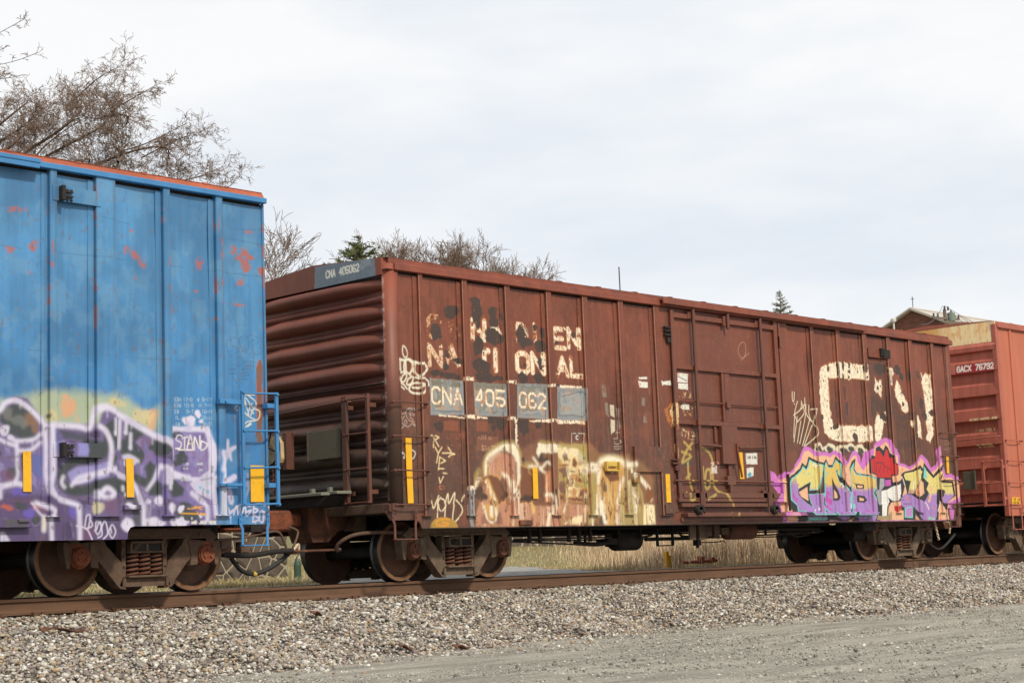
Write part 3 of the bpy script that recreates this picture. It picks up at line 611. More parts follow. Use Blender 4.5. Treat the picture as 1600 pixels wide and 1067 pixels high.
('B',(208,70,180),0.85,6,0.8,[2140,244,12,7]),
('B',(208,70,180),0.85,6,0.8,[2132,224,14,12]),
('B',(208,70,180),0.85,6,0.8,[2150,215,14,12]),
('B',(208,70,180),0.85,6,0.8,[2127,197,11,7]),
('B',(208,70,180),0.85,6,0.8,[2147,188,10,4]),
('B',(208,70,180),0.85,6,0.8,[2316,245,8,7]),
('B',(208,70,180),0.85,6,0.8,[2318,187,6,5]),
('B',(208,70,180),0.85,6,0.8,[2301,186,4,4]),
('B',(208,70,180),0.85,6,0.8,[1935,220,10,10]),
('B',(208,70,180),0.85,6,0.8,[1916,235,7,12]),
('B',(208,70,180),0.85,6,0.8,[1956,273,5,4]),
('B',(208,70,180),0.85,6,0.8,[2348,155,8,5]),
('B',(208,70,180),0.85,6,0.8,[2402,181,15,4]),
('B',(208,70,180),0.85,6,0.8,[2258,342,4,5]),
('B',(208,70,180),0.85,6,0.8,[2255,312,3,5]),
('B',(208,70,180),0.85,6,0.8,[2245,157,6,4]),
('B',(208,70,180),0.85,6,0.8,[2370,178,5,3]),
('B',(126,214,208),0.9,3,0.8,[2028,312,7,4]),
('B',(126,214,208),0.9,3,0.8,[2147,315,6,7]),
('B',(126,214,208),0.9,3,0.8,[2068,173,7,5]),
('B',(126,214,208),0.9,3,0.8,[2289,224,10,9]),
('B',(126,214,208),0.9,3,0.8,[2302,199,9,9]),
('B',(126,214,208),0.9,3,0.8,[2266,175,9,7]),
('B',(126,214,208),0.9,3,0.8,[2362,318,8,4]),
('B',(244,240,236),1,2,0.8,[2061,347,8,3]),
('B',(244,240,236),1,2,0.8,[2073,341,9,3]),
('B',(244,240,236),1,2,0.8,[2051,185,5,3]),
('B',(244,240,236),1,2,0.8,[2285,199,5,10]),
('B',(244,240,236),1,2,0.8,[2075,188,4,5]),
('B',(244,240,236),1,2,0.8,[2069,163,7,2]),
('B',(244,240,236),1,2,0.8,[2230,280,4,4]),
('B',(244,240,236),1,2,0.8,[2238,269,4,5]),
('B',(244,240,236),1,2,0.8,[2249,256,4,7]),
('F',(44,43,46),0.5,1,0,0,0,[2425,370,2435,386,2473,383,2480,415,2504,423,2532,407,2552,428,2569,417,2578,397,2601,389,2603,361,2627,355,2612,315,2579,310,2582,287,2637,294,2663,307,2679,288,2655,247,2633,218,2566,212,2540,196,2529,152,2454,162,2470,202,2462,230,2435,246,2468,277,2461,311,2421,320]),
('F',(208,40,44),0.4,1,0,0,0,[2430,367,2440,373,2472,377,2481,402,2505,405,2531,381,2549,410,2562,409,2570,379,2593,382,2596,357,2617,351,2605,317,2574,316,2575,305,2481,305,2473,316,2432,323]),
('S',(44,43,46),1.5,0.7,1,0,0,[2479,358,2473,318]),
('S',(44,43,46),1.5,0.7,1,0,0,[2451,370,2448,327]),
('S',(44,43,46),1.5,0.7,1,0,0,[2513,356,2576,335]),
('S',(44,43,46),1.5,0.7,1,0,0,[2507,350,2492,324]),
('S',(44,43,46),1.5,0.7,1,0,0,[2530,347,2524,322]),
('S',(44,43,46),1.5,0.7,1,0,0,[2553,338,2553,319]),
('S',(44,43,46),1.5,0.7,1,0,0,[2479,360,2532,361]),
('F',(172,172,176),0.5,1,0,0,0,[2447,316,2475,311,2475,258,2489,259,2498,302,2527,301,2527,274,2499,255,2495,204,2477,202,2471,230,2442,246,2471,274,2466,305]),
('F',(240,238,232),0.5,1,0,0,0,[2503,255,2543,260,2583,273,2641,283,2639,244,2600,218,2578,217,2545,232,2554,215,2531,196,2524,162,2491,162]),
('F',(176,150,108),0.5,1,0,0,0,[2452,148,2463,165,2523,159,2562,180,2557,146]),
('F',(206,44,44),0.4,1,0,0,0,[2581,201,2603,198,2626,204,2627,190,2596,175,2580,183]),
('F',(206,90,186),0.5,1,0,0,0,[2532,296,2571,298,2569,275,2532,273]),
('F',(44,43,46),0.5,1,0,0,0,[2646,317,2672,328,2735,337,2789,361,2818,343,2828,368,2891,318,2940,354,2973,360,2966,344,2929,299,3033,297,3045,239,2988,212,2970,182,2931,199,2918,222,2900,145,2641,146,2629,186,2630,231,2685,247,2673,288,2668,301]),
('G',(230,216,132),(200,168,140),1.314,6,0.6,[2670,314,2678,323,2734,329,2780,342,2811,332,2795,315,2768,296,2735,246,2692,247,2718,294,2680,298]),
('G',(230,216,132),(176,136,204),1.237,8,0.6,[2832,342,2889,306,2966,351,2926,310,2928,290,3027,288,3035,238,2974,205,2934,212,2927,231,2972,251,2909,264,2890,160,2878,147,2831,183,2808,215,2848,248,2831,264,2853,287,2813,309]),
('F',(44,43,46),0.4,1,0,0,0,[2911,264,2975,260,2970,248,2925,230,2911,245]),
('F',(240,192,152),0.4,1,0,0,0,[2854,244,2870,248,2849,212,2834,215]),
('F',(240,192,152),0.6,1,0,0,0,[2773,299,2809,290,2811,247,2758,234,2740,247]),
('F',(240,192,152),0.4,1,0,0,0,[2853,283,2882,264,2868,254,2855,257]),
('F',(126,214,208),0.6,1,0,0,0,[2827,352,2839,342,2843,303,2815,309]),
('F',(176,136,204),0.5,1,0,0,0,[2635,231,2673,244,2713,244,2762,222,2818,215,2879,145,2783,146,2722,196,2654,192,2631,202]),
('F',(44,43,46),0.5,1,0,0,0,[2715,196,2750,180,2777,145,2721,145]),
('F',(240,192,152),0.4,1,0,0,0,[2730,167,2758,146,2728,146]),
('F',(126,214,208),0.4,1,0,0,0,[2655,192,2717,198,2710,153,2649,155]),
('F',(196,140,206),0.6,1,0,0,0,[2665,190,2709,193,2703,159,2658,159]),
('F',(240,192,152),0.5,1,0,0,0,[2628,180,2646,183,2642,147,2563,146]),
('F',(150,210,190),2,0.9,0,0,0,[2829,160,2872,152,2878,145,2821,146]),
('S',(243,240,228),2.7,0.8,1,0,0,[2817,212,2833,186]),
('S',(243,240,228),2.8,0.8,1,0,0,[2923,212,2902,179]),
('S',(243,240,228),2.7,0.8,1,0,0,[2741,295,2731,263]),
('S',(243,240,228),2.7,0.8,1,0,0,[2662,301,2671,279]),
('B',(232,130,60),1,2,0.8,[2664,339,5,5]),
('B',(232,130,60),1,2,0.8,[2650,326,5,4]),
('B',(232,130,60),1,2,0.8,[2754,250,6,6]),
('B',(232,130,60),1,2,0.8,[2683,228,6,8]),
('B',(232,130,60),1,2,0.8,[2869,192,5,8]),
('B',(232,130,60),1,2,0.8,[2839,228,4,5]),
('B',(232,130,60),1,2,0.8,[3088,262,7,9]),
('B',(232,130,60),1,2,0.8,[3072,225,4,4]),
('B',(232,130,60),1,2,0.8,[2916,163,6,8]),
('B',(232,130,60),1,2,0.8,[2917,150,6,5]),
('B',(232,130,60),1,2,0.8,[2998,169,4,6]),
('B',(232,130,60),1,2,0.8,[2966,311,4,5]),
('B',(232,130,60),1,2,0.8,[2740,148,7,3]),
('S',(60,50,50),1.1,0.7,1,0,0,[2635,231,2653,234]),
('S',(60,50,50),1.1,0.7,1,0,0,[2640,223,2658,221]),
('S',(60,50,50),1.1,0.7,1,0,0,[2650,207,2711,207]),
('S',(196,150,130),1.2,0.7,0.5,0,0,[3028,195,3042,199,3040,185,3026,182,3028,195]),
('S',(196,150,130),1.2,0.7,0.5,0,0,[2994,454,3014,458]),
('S',(196,150,130),1.2,0.7,0.5,0,0,[2992,441,3018,445]),
('S',(196,150,130),1.2,0.7,0.5,0,0,[3020,455,3038,442]),
('S',(196,150,130),1.2,0.7,0.5,0,0,[2982,420,3016,424]),
('S',(196,150,130),1.2,0.7,0.5,0,0,[3014,414,3036,428]),
]
BLUE_PAINT=[
('B',(184,98,74),0.75,7,3,[-1072,772,14,8]),
('B',(184,98,74),0.75,7,3,[-1016,789,11,14]),
('B',(184,98,74),0.75,7,3,[-1027,726,3,3]),
('B',(184,98,74),0.75,7,3,[-758,854,5,4]),
('B',(184,98,74),0.75,7,3,[-772,803,9,10]),
('B',(184,98,74),0.75,7,3,[-750,795,12,10]),
('B',(184,98,74),0.75,7,3,[-733,782,11,11]),
('B',(184,98,74),0.75,7,3,[-725,772,7,8]),
('B',(184,98,74),0.75,7,3,[-748,739,5,4]),
('B',(184,98,74),0.75,7,3,[-652,791,5,17]),
('B',(184,98,74),0.75,7,3,[-499,849,7,14]),
('B',(184,98,74),0.75,7,3,[-498,820,7,15]),
('B',(184,98,74),0.75,7,3,[-496,756,6,12]),
('B',(184,98,74),0.75,7,3,[-497,705,9,5]),
('B',(184,98,74),0.75,7,3,[-510,899,2,19]),
('B',(184,98,74),0.75,7,3,[-437,759,11,9]),
('B',(184,98,74),0.75,7,3,[-375,794,13,9]),
('B',(184,98,74),0.75,7,3,[-363,890,3,16]),
('B',(184,98,74),0.75,7,3,[-412,890,12,4]),
('B',(184,98,74),0.75,7,3,[-645,672,2,10]),
('B',(184,98,74),0.75,7,3,[-648,726,3,10]),
('B',(184,98,74),0.75,7,3,[-974,747,4,8]),
('B',(184,98,74),0.75,7,3,[-975,790,2,19]),
('B',(184,98,74),0.75,7,3,[-576,723,5,4]),
('B',(184,98,74),0.75,7,3,[-961,634,5,5]),
('B',(184,98,74),0.75,7,3,[-563,795,15,13]),
('B',(184,98,74),0.75,7,3,[-1062,864,20,8]),
('B',(184,98,74),0.75,7,3,[-1034,870,3,4]),
('B',(184,98,74),0.75,7,3,[-441,702,19,3]),
('B',(184,98,74),0.75,7,3,[-654,833,4,8]),
('F',(184,98,74),2,0.85,6,0.3,0,[-471,849,-416,853,-412,837,-394,834,-417,811,-406,791,-430,789,-442,816,-467,834]),
('S',(60,104,140),0.8,0.7,0.6,0,0,[-639,869,-589,871]),
('S',(60,104,140),0.9,0.7,0.6,0,0,[-488,866,-438,866,-367,863]),
('S',(60,104,140),0.8,0.7,0.6,0,0,[-849,874,-783,870,-761,868]),
('S',(60,104,140),0.9,0.7,0.6,0,0,[-469,893,-366,901]),
('S',(58,84,112),0.6,0.7,0.75,0,1,[-483,608,-482,591,-474,571,-447,586]),
('S',(58,84,112),0.6,0.7,0.75,0,1,[-484,609,-474,613]),
('S',(58,84,112),0.6,0.7,0.75,0,1,[-474,605,-467,617,-451,619,-443,604,-447,588,-461,598,-471,596]),
('S',(58,84,112),0.6,0.7,0.75,0,1,[-443,618,-440,599,-432,586,-418,592,-416,614,-424,625,-443,621]),
('S',(58,84,112),0.6,0.7,0.75,0,1,[-419,622,-407,629,-390,624,-389,611,-404,603,-410,582,-428,584]),
('S',(58,84,112),0.6,0.7,0.75,0,1,[-407,618,-399,616,-408,612]),
('S',(58,84,112),0.6,0.7,0.75,0,1,[-401,602,-400,583,-380,583,-378,596,-391,596]),
('S',(58,84,112),0.6,0.7,0.75,0,1,[-384,622,-377,620,-381,603]),
('S',(58,84,112),0.6,0.7,0.75,0,1,[-458,569,-448,571,-434,564,-434,556,-449,548,-459,555,-458,569]),
('S',(58,84,112),0.6,0.7,0.75,0,1,[-452,568,-449,555]),
('S',(58,84,112),0.6,0.7,0.75,0,1,[-432,560,-402,562]),
('S',(58,84,112),0.6,0.7,0.75,0,1,[-402,580,-403,532]),
('S',(58,84,112),0.6,0.7,0.75,0,1,[-482,540,-456,541,-479,535,-479,529,-459,530,-482,525]),
('S',(58,84,112),0.6,0.7,0.75,0,1,[-416,553,-436,542,-412,544,-439,538,-416,534,-443,531,-416,527,-440,523,-421,516,-453,516]),
('S',(58,84,112),0.6,0.7,0.75,0,1,[-468,522,-445,496]),
('F',(132,92,78),0.6,1,1.5,0,0,[-395,548,-388,568,-380,567,-375,549,-375,516,-379,505,-376,423,-380,378,-397,378,-393,423,-394,504,-396,515]),
('S',(184,98,74),1.2,1,1,0,1,[-394,548,-387,567]),
('S',(184,98,74),1.2,1,1,0,1,[-396,515,-394,504,-393,423]),
('S',(184,98,74),1.2,1,1,0,1,[-379,505,-376,423]),
('B',(128,92,70),1,5,2.2,[-386,374,9,18]),
('S',(238,230,208),1.3,0.6,1,0,1,[-434,451,-436,440,-418,427,-431,470,-414,454,-422,427]),
('S',(238,230,208),1.4,0.6,1,0,1,[-421,478,-398,463,-396,450,-408,449,-408,457]),
('S',(238,230,208),1.4,0.6,1,0,1,[-411,441,-403,432]),
('S',(238,230,208),1.4,0.6,1,0,1,[-403,444,-412,427]),
('S',(238,230,208),1.4,0.6,1,0,1,[-401,444,-386,439,-385,426,-395,416,-422,427,-435,437]),
('S',(238,230,208),1.4,0.6,1,0,1,[-399,414,-422,411,-436,400]),
('S',(238,230,208),1.3,0.6,1,0,1,[-412,409,-429,397]),
('S',(238,230,208),1.4,0.6,1,0,1,[-410,406,-422,399]),
('S',(238,230,208),1.3,0.6,1,0,1,[-434,470,-428,448]),
('S',(238,230,208),1.3,0.6,1,0,1,[-429,478,-400,479]),
('S',(238,230,208),1.3,0.6,1,0,1,[-463,442,-454,450]),
('S',(238,230,208),1.3,0.6,1,0,1,[-458,439,-453,438]),
('F',(186,196,158),16,0.85,4,0,0,[-1099,433,-1046,439,-1007,457,-949,464,-875,463,-837,455,-806,463,-767,451,-736,429,-704,427,-684,438,-684,380,-807,369,-1098,360]),
('B',(232,168,124),0.8,4,4,[-927,428,22,23]),
('B',(232,168,124),0.8,4,4,[-704,406,14,27]),
('B',(232,168,124),0.8,4,4,[-1014,376,11,19]),
('B',(232,168,124),0.8,4,4,[-901,402,5,8]),
('B',(216,200,150),0.8,4,5,[-728,412,32,17]),
('B',(216,200,150),0.8,4,5,[-971,403,15,13]),
('B',(216,200,150),0.8,4,5,[-806,439,31,10]),
('F',(112,98,144),3,1,1,0,0,[-1558,375,-1469,450,-1362,496,-1233,462,-1144,411,-1099,413,-1068,445,-1029,442,-992,396,-976,378,-948,390,-857,390,-844,423,-820,430,-789,418,-684,366,-655,352,-644,379,-546,378,-526,342,-523,164,-615,142,-774,121,-1143,121,-1553,103]),
('F',(86,66,110),3,0.8,3,0,0,[-1143,231,-941,225,-925,189,-875,174,-774,159,-774,121,-1143,121]),
('F',(130,116,176),4,0.8,3,0,0,[-1005,345,-957,332,-973,246,-1005,246]),
('F',(130,116,176),4,0.8,3,0,0,[-790,351,-667,309,-557,249,-595,203,-703,233]),
('B',(66,72,76),1,4,2.2,[-1050,389,44,40]),
('B',(66,72,76),1,4,2.2,[-1064,276,16,14]),
('B',(66,72,76),1,4,2.2,[-1050,202,15,9]),
('B',(66,72,76),1,4,2.2,[-1013,170,11,9]),
('B',(66,72,76),1,4,2.2,[-982,403,4,6]),
('B',(150,110,80),0.7,4,4,[-1025,395,14,19]),
('B',(150,110,80),0.7,4,4,[-1011,382,9,19]),
('B',(120,124,120),0.7,4,4,[-1078,405,14,13]),
('B',(120,124,120),0.7,4,4,[-1050,390,18,13]),
('B',(108,92,190),0.9,4,2.2,[-1028,188,14,11]),
('B',(108,92,190),0.9,4,2.2,[-1046,235,18,11]),
('B',(108,92,190),0.9,4,2.2,[-921,187,12,13]),
('B',(214,104,60),0.8,4,3,[-1081,200,16,6]),
('B',(214,104,60),0.8,4,3,[-1009,200,9,8]),
('F',(74,60,100),1,1,0,0,0,[-946,130,-943,162,-934,169,-923,161,-917,129]),
('B',(130,82,112),0.5,4,4,[-993,197,14,10]),
('B',(130,82,112),0.5,4,4,[-884,145,22,16]),
('B',(130,82,112),0.5,4,4,[-1077,266,21,13]),
('F',(66,72,76),2,0.8,3,0,0,[-957,375,-879,367,-878,352,-913,351,-938,355,-946,365]),
('B',(96,110,180),0.8,4,4,[-1007,293,14,26]),
('B',(96,110,180),0.8,4,4,[-964,358,9,16]),
('B',(96,110,180),0.8,4,4,[-968,335,14,10]),
('S',(66,72,76),11.7,4.5,1,0,1,[-841,335,-875,343,-883,340]),
('S',(66,72,76),11.7,4.5,1,0,1,[-845,322,-876,308,-913,304,-942,281,-948,258,-924,239,-880,239,-842,252,-808,256,-769,240]),
('F',(156,150,206),1.5,1,0,0,0,[-931,278,-905,291,-861,295,-830,305,-830,269,-898,252,-920,252]),
('F',(66,72,76),1,1,0,0,0,[-887,346,-853,345,-845,332,-849,317,-887,314]),
('F',(150,146,214),1,0.9,0,0,0,[-913,343,-887,345,-883,327,-887,314,-913,314]),
('S',(222,218,238),4.1,4.5,1,0,1,[-920,249,-906,265,-883,272,-841,282,-807,289]),
('S',(222,218,238),4.2,4.5,1,0,1,[-913,255,-883,262,-865,272]),
('S',(222,218,238),4.1,4.5,1,0,1,[-942,268,-946,255,-939,245]),
('S',(222,218,238),5.4,4.5,1,0,1,[-1538,290,-1482,407,-1361,454,-1266,429,-1239,295,-1166,321,-1150,390,-1099,411,-1083,429,-1057,436,-1029,423,-1004,402,-986,378]),
('S',(222,218,238),6.5,4.5,1,0,1,[-977,382,-949,384,-898,383,-873,382,-860,424,-837,431]),
('S',(222,218,238),5.8,4.5,1,0,1,[-975,380,-974,332,-973,280,-978,238,-950,218,-910,206,-903,194,-901,126]),
('S',(222,218,238),5.6,4.5,1,0,1,[-1098,244,-1060,252,-1039,248]),
('S',(222,218,238),5.8,4.5,1,0,1,[-989,376,-986,325,-986,267,-975,235]),
('S',(222,218,238),3.7,4.5,1,0,1,[-998,363,-1016,350,-1057,346,-1071,353]),
('S',(222,218,238),3.6,4.5,1,0,1,[-1098,348,-1078,340,-1057,335]),
('S',(222,218,238),3.7,4.5,1,0,1,[-1057,339,-1056,292,-1055,270,-1062,254]),
('S',(222,218,238),3.7,4.5,1,0,1,[-1053,324,-1021,327,-1000,344]),
('B',(222,218,238),1,1,2.2,[-1086,369,12,11]),
('B',(222,218,238),1,1,2.2,[-1071,353,8,6]),
('S',(222,218,238),5.0,4.5,1,0,1,[-1011,210,-982,200,-968,190,-974,178]),
('S',(222,218,238),5.1,4.5,1,0,1,[-974,175,-972,128]),
('S',(222,218,238),4.9,4.5,1,0,1,[-1098,247,-1096,222]),
('S',(222,218,238),5.1,4.5,1,0,1,[-991,178,-992,149]),
('S',(222,218,238),2.0,1.6,1,0,1,[-1021,210,-1007,191,-993,179]),
('F',(222,218,238),0.8,1,0,0,0,[-1098,147,-1088,146,-1074,127,-1098,126]),
('F',(86,84,88),1,0.9,0,0,0,[-1098,175,-1043,172,-1043,155,-1098,157]),
('S',(226,220,190),3.7,4.5,1,0,1,[-991,175,-992,152]),
('B',(206,198,170),1,3,2.2,[-857,200,13,13]),
('S',(120,80,50),1.5,1.6,0.7,0.25,1,[-1098,308,-1074,308,-1053,312]),
('S',(120,80,50),1.5,1.6,0.7,0.25,1,[-1091,216,-1057,214,-1014,213]),
('S',(120,80,50),1.5,1.6,0.7,0.25,1,[-928,221,-884,219]),
('B',(66,72,76),1,3,2.2,[-821,365,23,38]),
('B',(66,72,76),1,3,2.2,[-753,377,28,24]),
('B',(66,72,76),1,3,2.2,[-775,340,23,23]),
('B',(66,72,76),1,3,2.2,[-754,324,31,24]),
('B',(66,72,76),1,3,2.2,[-682,342,30,20]),
('B',(66,72,76),1,3,2.2,[-622,314,22,21]),
('B',(66,72,76),1,3,2.2,[-817,309,10,10]),
('B',(66,72,76),1,3,2.2,[-708,284,16,22]),
('B',(66,72,76),1,3,2.2,[-639,251,29,31]),
('B',(66,72,76),1,3,2.2,[-623,193,25,20]),
('B',(66,72,76),1,3,2.2,[-699,243,20,20]),
('S',(66,72,76),10.2,1,1,0,1,[-858,252,-817,249,-782,236]),
('S',(66,72,76),10.5,1,1,0,1,[-751,267,-711,254]),
('F',(80,80,80),1.5,0.8,0,0,0,[-786,223,-747,223,-736,160,-744,156,-759,160,-763,193,-782,193]),
('F',(130,116,176),1.5,0.9,0,0,0,[-726,361,-702,318,-727,290,-731,270,-743,283,-722,317]),
('S',(222,218,238),7.1,4.5,1,0,1,[-857,421,-834,428,-808,419,-769,402,-730,384,-690,365,-666,356,-646,343]),
('S',(222,218,238),6.0,4.5,1,0,1,[-854,384,-837,372,-824,342,-826,302,-835,282,-858,275]),
('S',(222,218,238),6.0,4.5,1,0,1,[-826,289,-793,273,-766,263,-747,240,-733,203,-732,160]),
('S',(222,218,238),6.0,4.5,1,0,1,[-858,223,-836,243,-817,230,-836,220,-858,233]),
('S',(222,218,238),6.3,4.5,1,0,1,[-683,296,-638,281,-605,275,-572,258]),
('S',(222,218,238),4.0,4.5,1,0,1,[-810,402,-810,369]),
('S',(222,218,238),4.0,4.5,1,0,1,[-775,404,-777,372]),
('S',(222,218,238),4.0,4.5,1,0,1,[-794,400,-797,336]),
('S',(222,218,238),4.0,4.5,1,0,1,[-763,370,-764,337]),
('S',(222,218,238),4.0,4.5,1,0,1,[-783,316,-766,318,-742,307]),
('S',(222,218,238),4.0,4.5,1,0,1,[-719,240,-699,264,-687,291]),
('S',(222,218,238),3.9,4.5,1,0,1,[-786,246,-785,240]),
('S',(222,218,238),4.1,4.5,1,0,1,[-671,281,-671,257]),
('S',(222,218,238),4.1,4.5,1,0,1,[-663,281,-663,244]),
('S',(222,218,238),4.1,4.5,1,0,1,[-652,281,-654,257]),
('B',(222,218,238),1,1.5,2.2,[-766,305,20,13]),
('B',(222,218,238),1,1.5,2.2,[-774,157,19,17]),
('B',(222,218,238),1,1.5,2.2,[-688,215,12,11]),
('B',(222,218,238),1,1.5,2.2,[-656,198,11,14]),
('B',(222,218,238),1,1.5,2.2,[-629,195,8,8]),
('B',(222,218,238),1,1.5,2.2,[-632,160,25,15]),
('B',(222,218,238),1,1.5,2.2,[-704,164,32,11]),
('B',(222,218,238),1,1.5,2.2,[-716,215,7,7]),
('B',(222,218,238),1,1.5,2.2,[-778,230,5,5]),
('B',(222,218,238),1,1.5,2.2,[-597,406,18,12]),
('B',(222,218,238),1,1.5,2.2,[-812,369,5,5]),
('B',(222,218,238),1,1.5,2.2,[-777,373,5,5]),
('B',(222,218,238),1,1.5,2.2,[-764,338,5,4]),
('B',(222,218,238),1,1.5,2.2,[-769,203,12,7]),
('B',(120,84,120),0.6,4,4,[-821,197,23,20]),
('B',(120,84,120),0.6,4,4,[-828,206,23,13]),
('S',(200,194,220),1.5,1.6,0.7,0,1,[-724,210,-718,176]),
('S',(200,194,220),1.5,1.6,0.7,0,1,[-712,213,-715,180]),
('F',(222,218,238),1.2,1,1,0,0,[-650,391,-541,395,-533,366,-523,349,-519,318,-524,290,-533,272,-554,268,-583,264,-651,267]),
('F',(130,116,176),1,1,1,0,0,[-646,379,-553,381,-548,362,-542,331,-543,289,-566,272,-604,271,-647,288]),
('B',(66,72,76),1,4,2.2,[-624,316,23,19]),
('B',(66,72,76),1,4,2.2,[-635,370,16,8]),
('F',(130,116,176),1,0.9,1,0,0,[-647,267,-600,261,-567,244,-525,206,-535,164,-568,165,-572,199,-600,233]),
('F',(222,218,238),1.2,0.95,1,0,0,[-600,257,-537,268,-533,248,-525,213,-575,233]),
('F',(110,176,206),0.8,1,0,0,0,[-575,251,-560,249,-567,240]),
('F',(110,176,206),0.8,1,0,0,0,[-556,240,-541,241,-544,230]),
('S',(222,218,238),5.8,4.5,1,0,1,[-528,272,-531,234,-526,178]),
('S',(222,218,238),5.8,4.5,1,0,1,[-500,290,-505,248,-504,181]),
('S',(222,218,238),5.7,4.5,1,0,1,[-592,233,-567,216,-551,199,-551,168]),
('S',(222,218,238),5.8,4.5,1,0,1,[-508,332,-504,311,-509,290]),
('S',(222,218,238),5.6,4.5,1,0,1,[-649,274,-600,271]),
('S',(222,218,238),7.7,1,0.95,0,1,[-505,255,-481,266,-468,273]),
('S',(222,218,238),7.8,1,0.95,0,1,[-484,237,-478,213]),
('F',(206,206,220),1,0.9,0,0,0,[-505,250,-495,250,-495,180,-517,180,-515,248]),
('F',(222,218,238),0.7,0.95,1,0,0,[-489,366,-483,364,-482,343,-460,352,-460,345,-476,334,-474,310,-478,311,-485,324,-494,308,-492,325,-504,336,-491,339]),
('S',(222,218,238),1.2,1.6,0.8,0,1,[-834,425,-834,405]),
('S',(222,218,238),1.3,1.6,0.8,0,1,[-761,399,-761,382]),
('S',(222,218,238),1.3,1.6,0.8,0,1,[-702,369,-702,348]),
('S',(222,218,238),1.3,1.6,0.8,0,1,[-743,237,-743,216]),
('S',(222,218,238),1.2,1.6,0.8,0,1,[-1046,434,-1046,419]),
('S',(222,218,238),1.2,1.6,0.8,0,1,[-974,300,-974,274]),
('S',(222,218,238),1.2,1.6,0.8,0,1,[-903,187,-903,171]),
('S',(222,218,238),1.2,1.6,0.8,0,1,[-1018,347,-1018,331]),
('X',1.0,-8.2,-2.25,2.25),
('S',(222,218,238),1.6,1.6,1,0,1,[-880,151,-874,180,-884,180,-888,158]),
('S',(222,218,238),1.6,1.6,1,0,1,[-888,151,-869,158,-876,174]),
('S',(222,218,238),1.6,1.6,1,0,1,[-910,158,-884,151,-869,125]),
('S',(222,218,238),1.6,1.6,1,0,1,[-861,151,-858,169,-846,157,-854,138,-863,148]),
('S',(222,218,238),1.6,1.6,1,0,1,[-859,148,-849,169,-844,138,-855,131]),
('S',(222,218,238),1.6,1.6,1,0,1,[-846,151,-836,169,-829,141,-840,128]),
('S',(222,218,238),1.6,1.6,1,0,1,[-827,144,-817,160,-808,144,-817,129,-827,144]),
('S',(222,218,238),1.6,1.6,1,0,1,[-821,151,-819,141]),
('S',(243,240,228),1.7,0.8,1,0,1,[-619,369,-631,371,-638,360,-623,353,-626,341,-640,339]),
('S',(243,240,228),1.7,0.8,1,0,1,[-619,364,-602,368]),
('S',(243,240,228),1.7,0.8,1,0,1,[-611,366,-613,340]),
('S',(243,240,228),1.7,0.8,1,0,1,[-605,340,-594,372,-588,337]),
('S',(243,240,228),1.7,0.8,1,0,1,[-601,351,-588,353]),
('S',(243,240,228),1.7,0.8,1,0,1,[-584,337,-582,368,-569,341,-567,371]),
('S',(243,240,228),1.7,0.8,1,0,1,[-563,359,-548,352,-553,341,-565,338,-563,359]),
('S',(243,240,228),1.7,0.8,1,0,1,[-632,336,-586,337]),
('T', (196, 214, 226), 'EXH 17-0  W 8-11', [-638, 452, -534, 461], 0.6, 0.8, 0.05, 0, 0.02),
('T', (196, 214, 226), 'EXW 10-8  H 7-1', [-639, 438, -534, 447], 0.6, 0.8, 0.05, 0, 0.018),
('T', (196, 214, 226), 'EW   9-7   16-9', [-639, 423, -534, 432], 0.6, 0.8, 0.05, 0, 0.017),
('T', (196, 214, 226), 'IL        50-6', [-639, 409, -534, 417], 0.6, 0.8, 0.05, 0, 0.016),
('T', (196, 214, 226), 'IW        9-5', [-639, 394, -535, 402], 0.6, 0.8, 0.05, 0, 0.014),
('T', (243, 240, 228), 'LIFT AND JACK HERE', [-627, 161, -526, 168], 0.9, 1, 0, 0, -0.011),
('B',(222,218,238),1,1.5,2.2,[-597,407,18,12]),
('B',(222,218,238),1,1.5,2.2,[-571,425,10,10]),
('B',(222,218,238),1,1.5,2.2,[-563,406,6,5]),
('B',(222,218,238),1,1.5,2.2,[-628,196,8,9]),
('B',(222,218,238),1,1.5,2.2,[-634,165,25,10]),
('B',(222,218,238),1,1.5,2.2,[-576,177,8,5]),
('B',(66,72,76),1,4,2.2,[-597,178,25,10]),
('B',(222,218,238),1,1,2.2,[-597,173,2,3]),
('S',(236,170,48),1.7,1.6,1,0.15,1,[-609,196,-593,197,-565,201]),
('S',(236,170,48),1.7,1.6,1,0.15,1,[-588,201,-568,194]),
('S',(236,170,48),1.7,1.6,1,0.15,1,[-626,185,-597,184,-557,183]),
('S',(236,170,48),1.7,1.6,1,0.15,1,[-580,187,-560,180]),
('F',(196,206,216),0.5,0.85,1,0.3,0,[-616,304,-601,306,-601,299,-614,299]),
('F',(196,206,216),0.5,0.85,1,0.3,0,[-583,306,-559,308,-560,302,-581,301]),
('F',(196,206,216),0.5,0.85,1,0.3,0,[-618,293,-603,295,-603,290,-618,290]),
('F',(196,206,216),0.5,0.85,1,0.3,0,[-570,291,-560,292,-560,286,-570,286]),
('F',(196,206,216),0.5,0.85,1,0.3,0,[-625,266,-596,267,-596,262,-625,261]),
('F',(196,206,216),0.5,0.85,1,0.3,0,[-571,254,-537,264,-536,254,-569,251]),
('S',(222,218,238),2.1,0.7,1,0,1,[-487,188,-483,174]),
('S',(222,218,238),2.1,0.7,1,0,1,[-489,199,-483,185,-465,199]),
('S',(222,218,238),2.1,0.7,1,0,1,[-474,181,-465,202,-459,174]),
('S',(222,218,238),2.2,0.7,1,0,1,[-454,199,-457,171,-450,181]),
('S',(222,218,238),2.2,0.7,1,0,1,[-448,185,-439,202,-437,178]),
('S',(222,218,238),2.2,0.7,1,0,1,[-433,188,-419,192,-433,178]),
('S',(222,218,238),2.2,0.7,1,0,1,[-413,199,-416,163]),
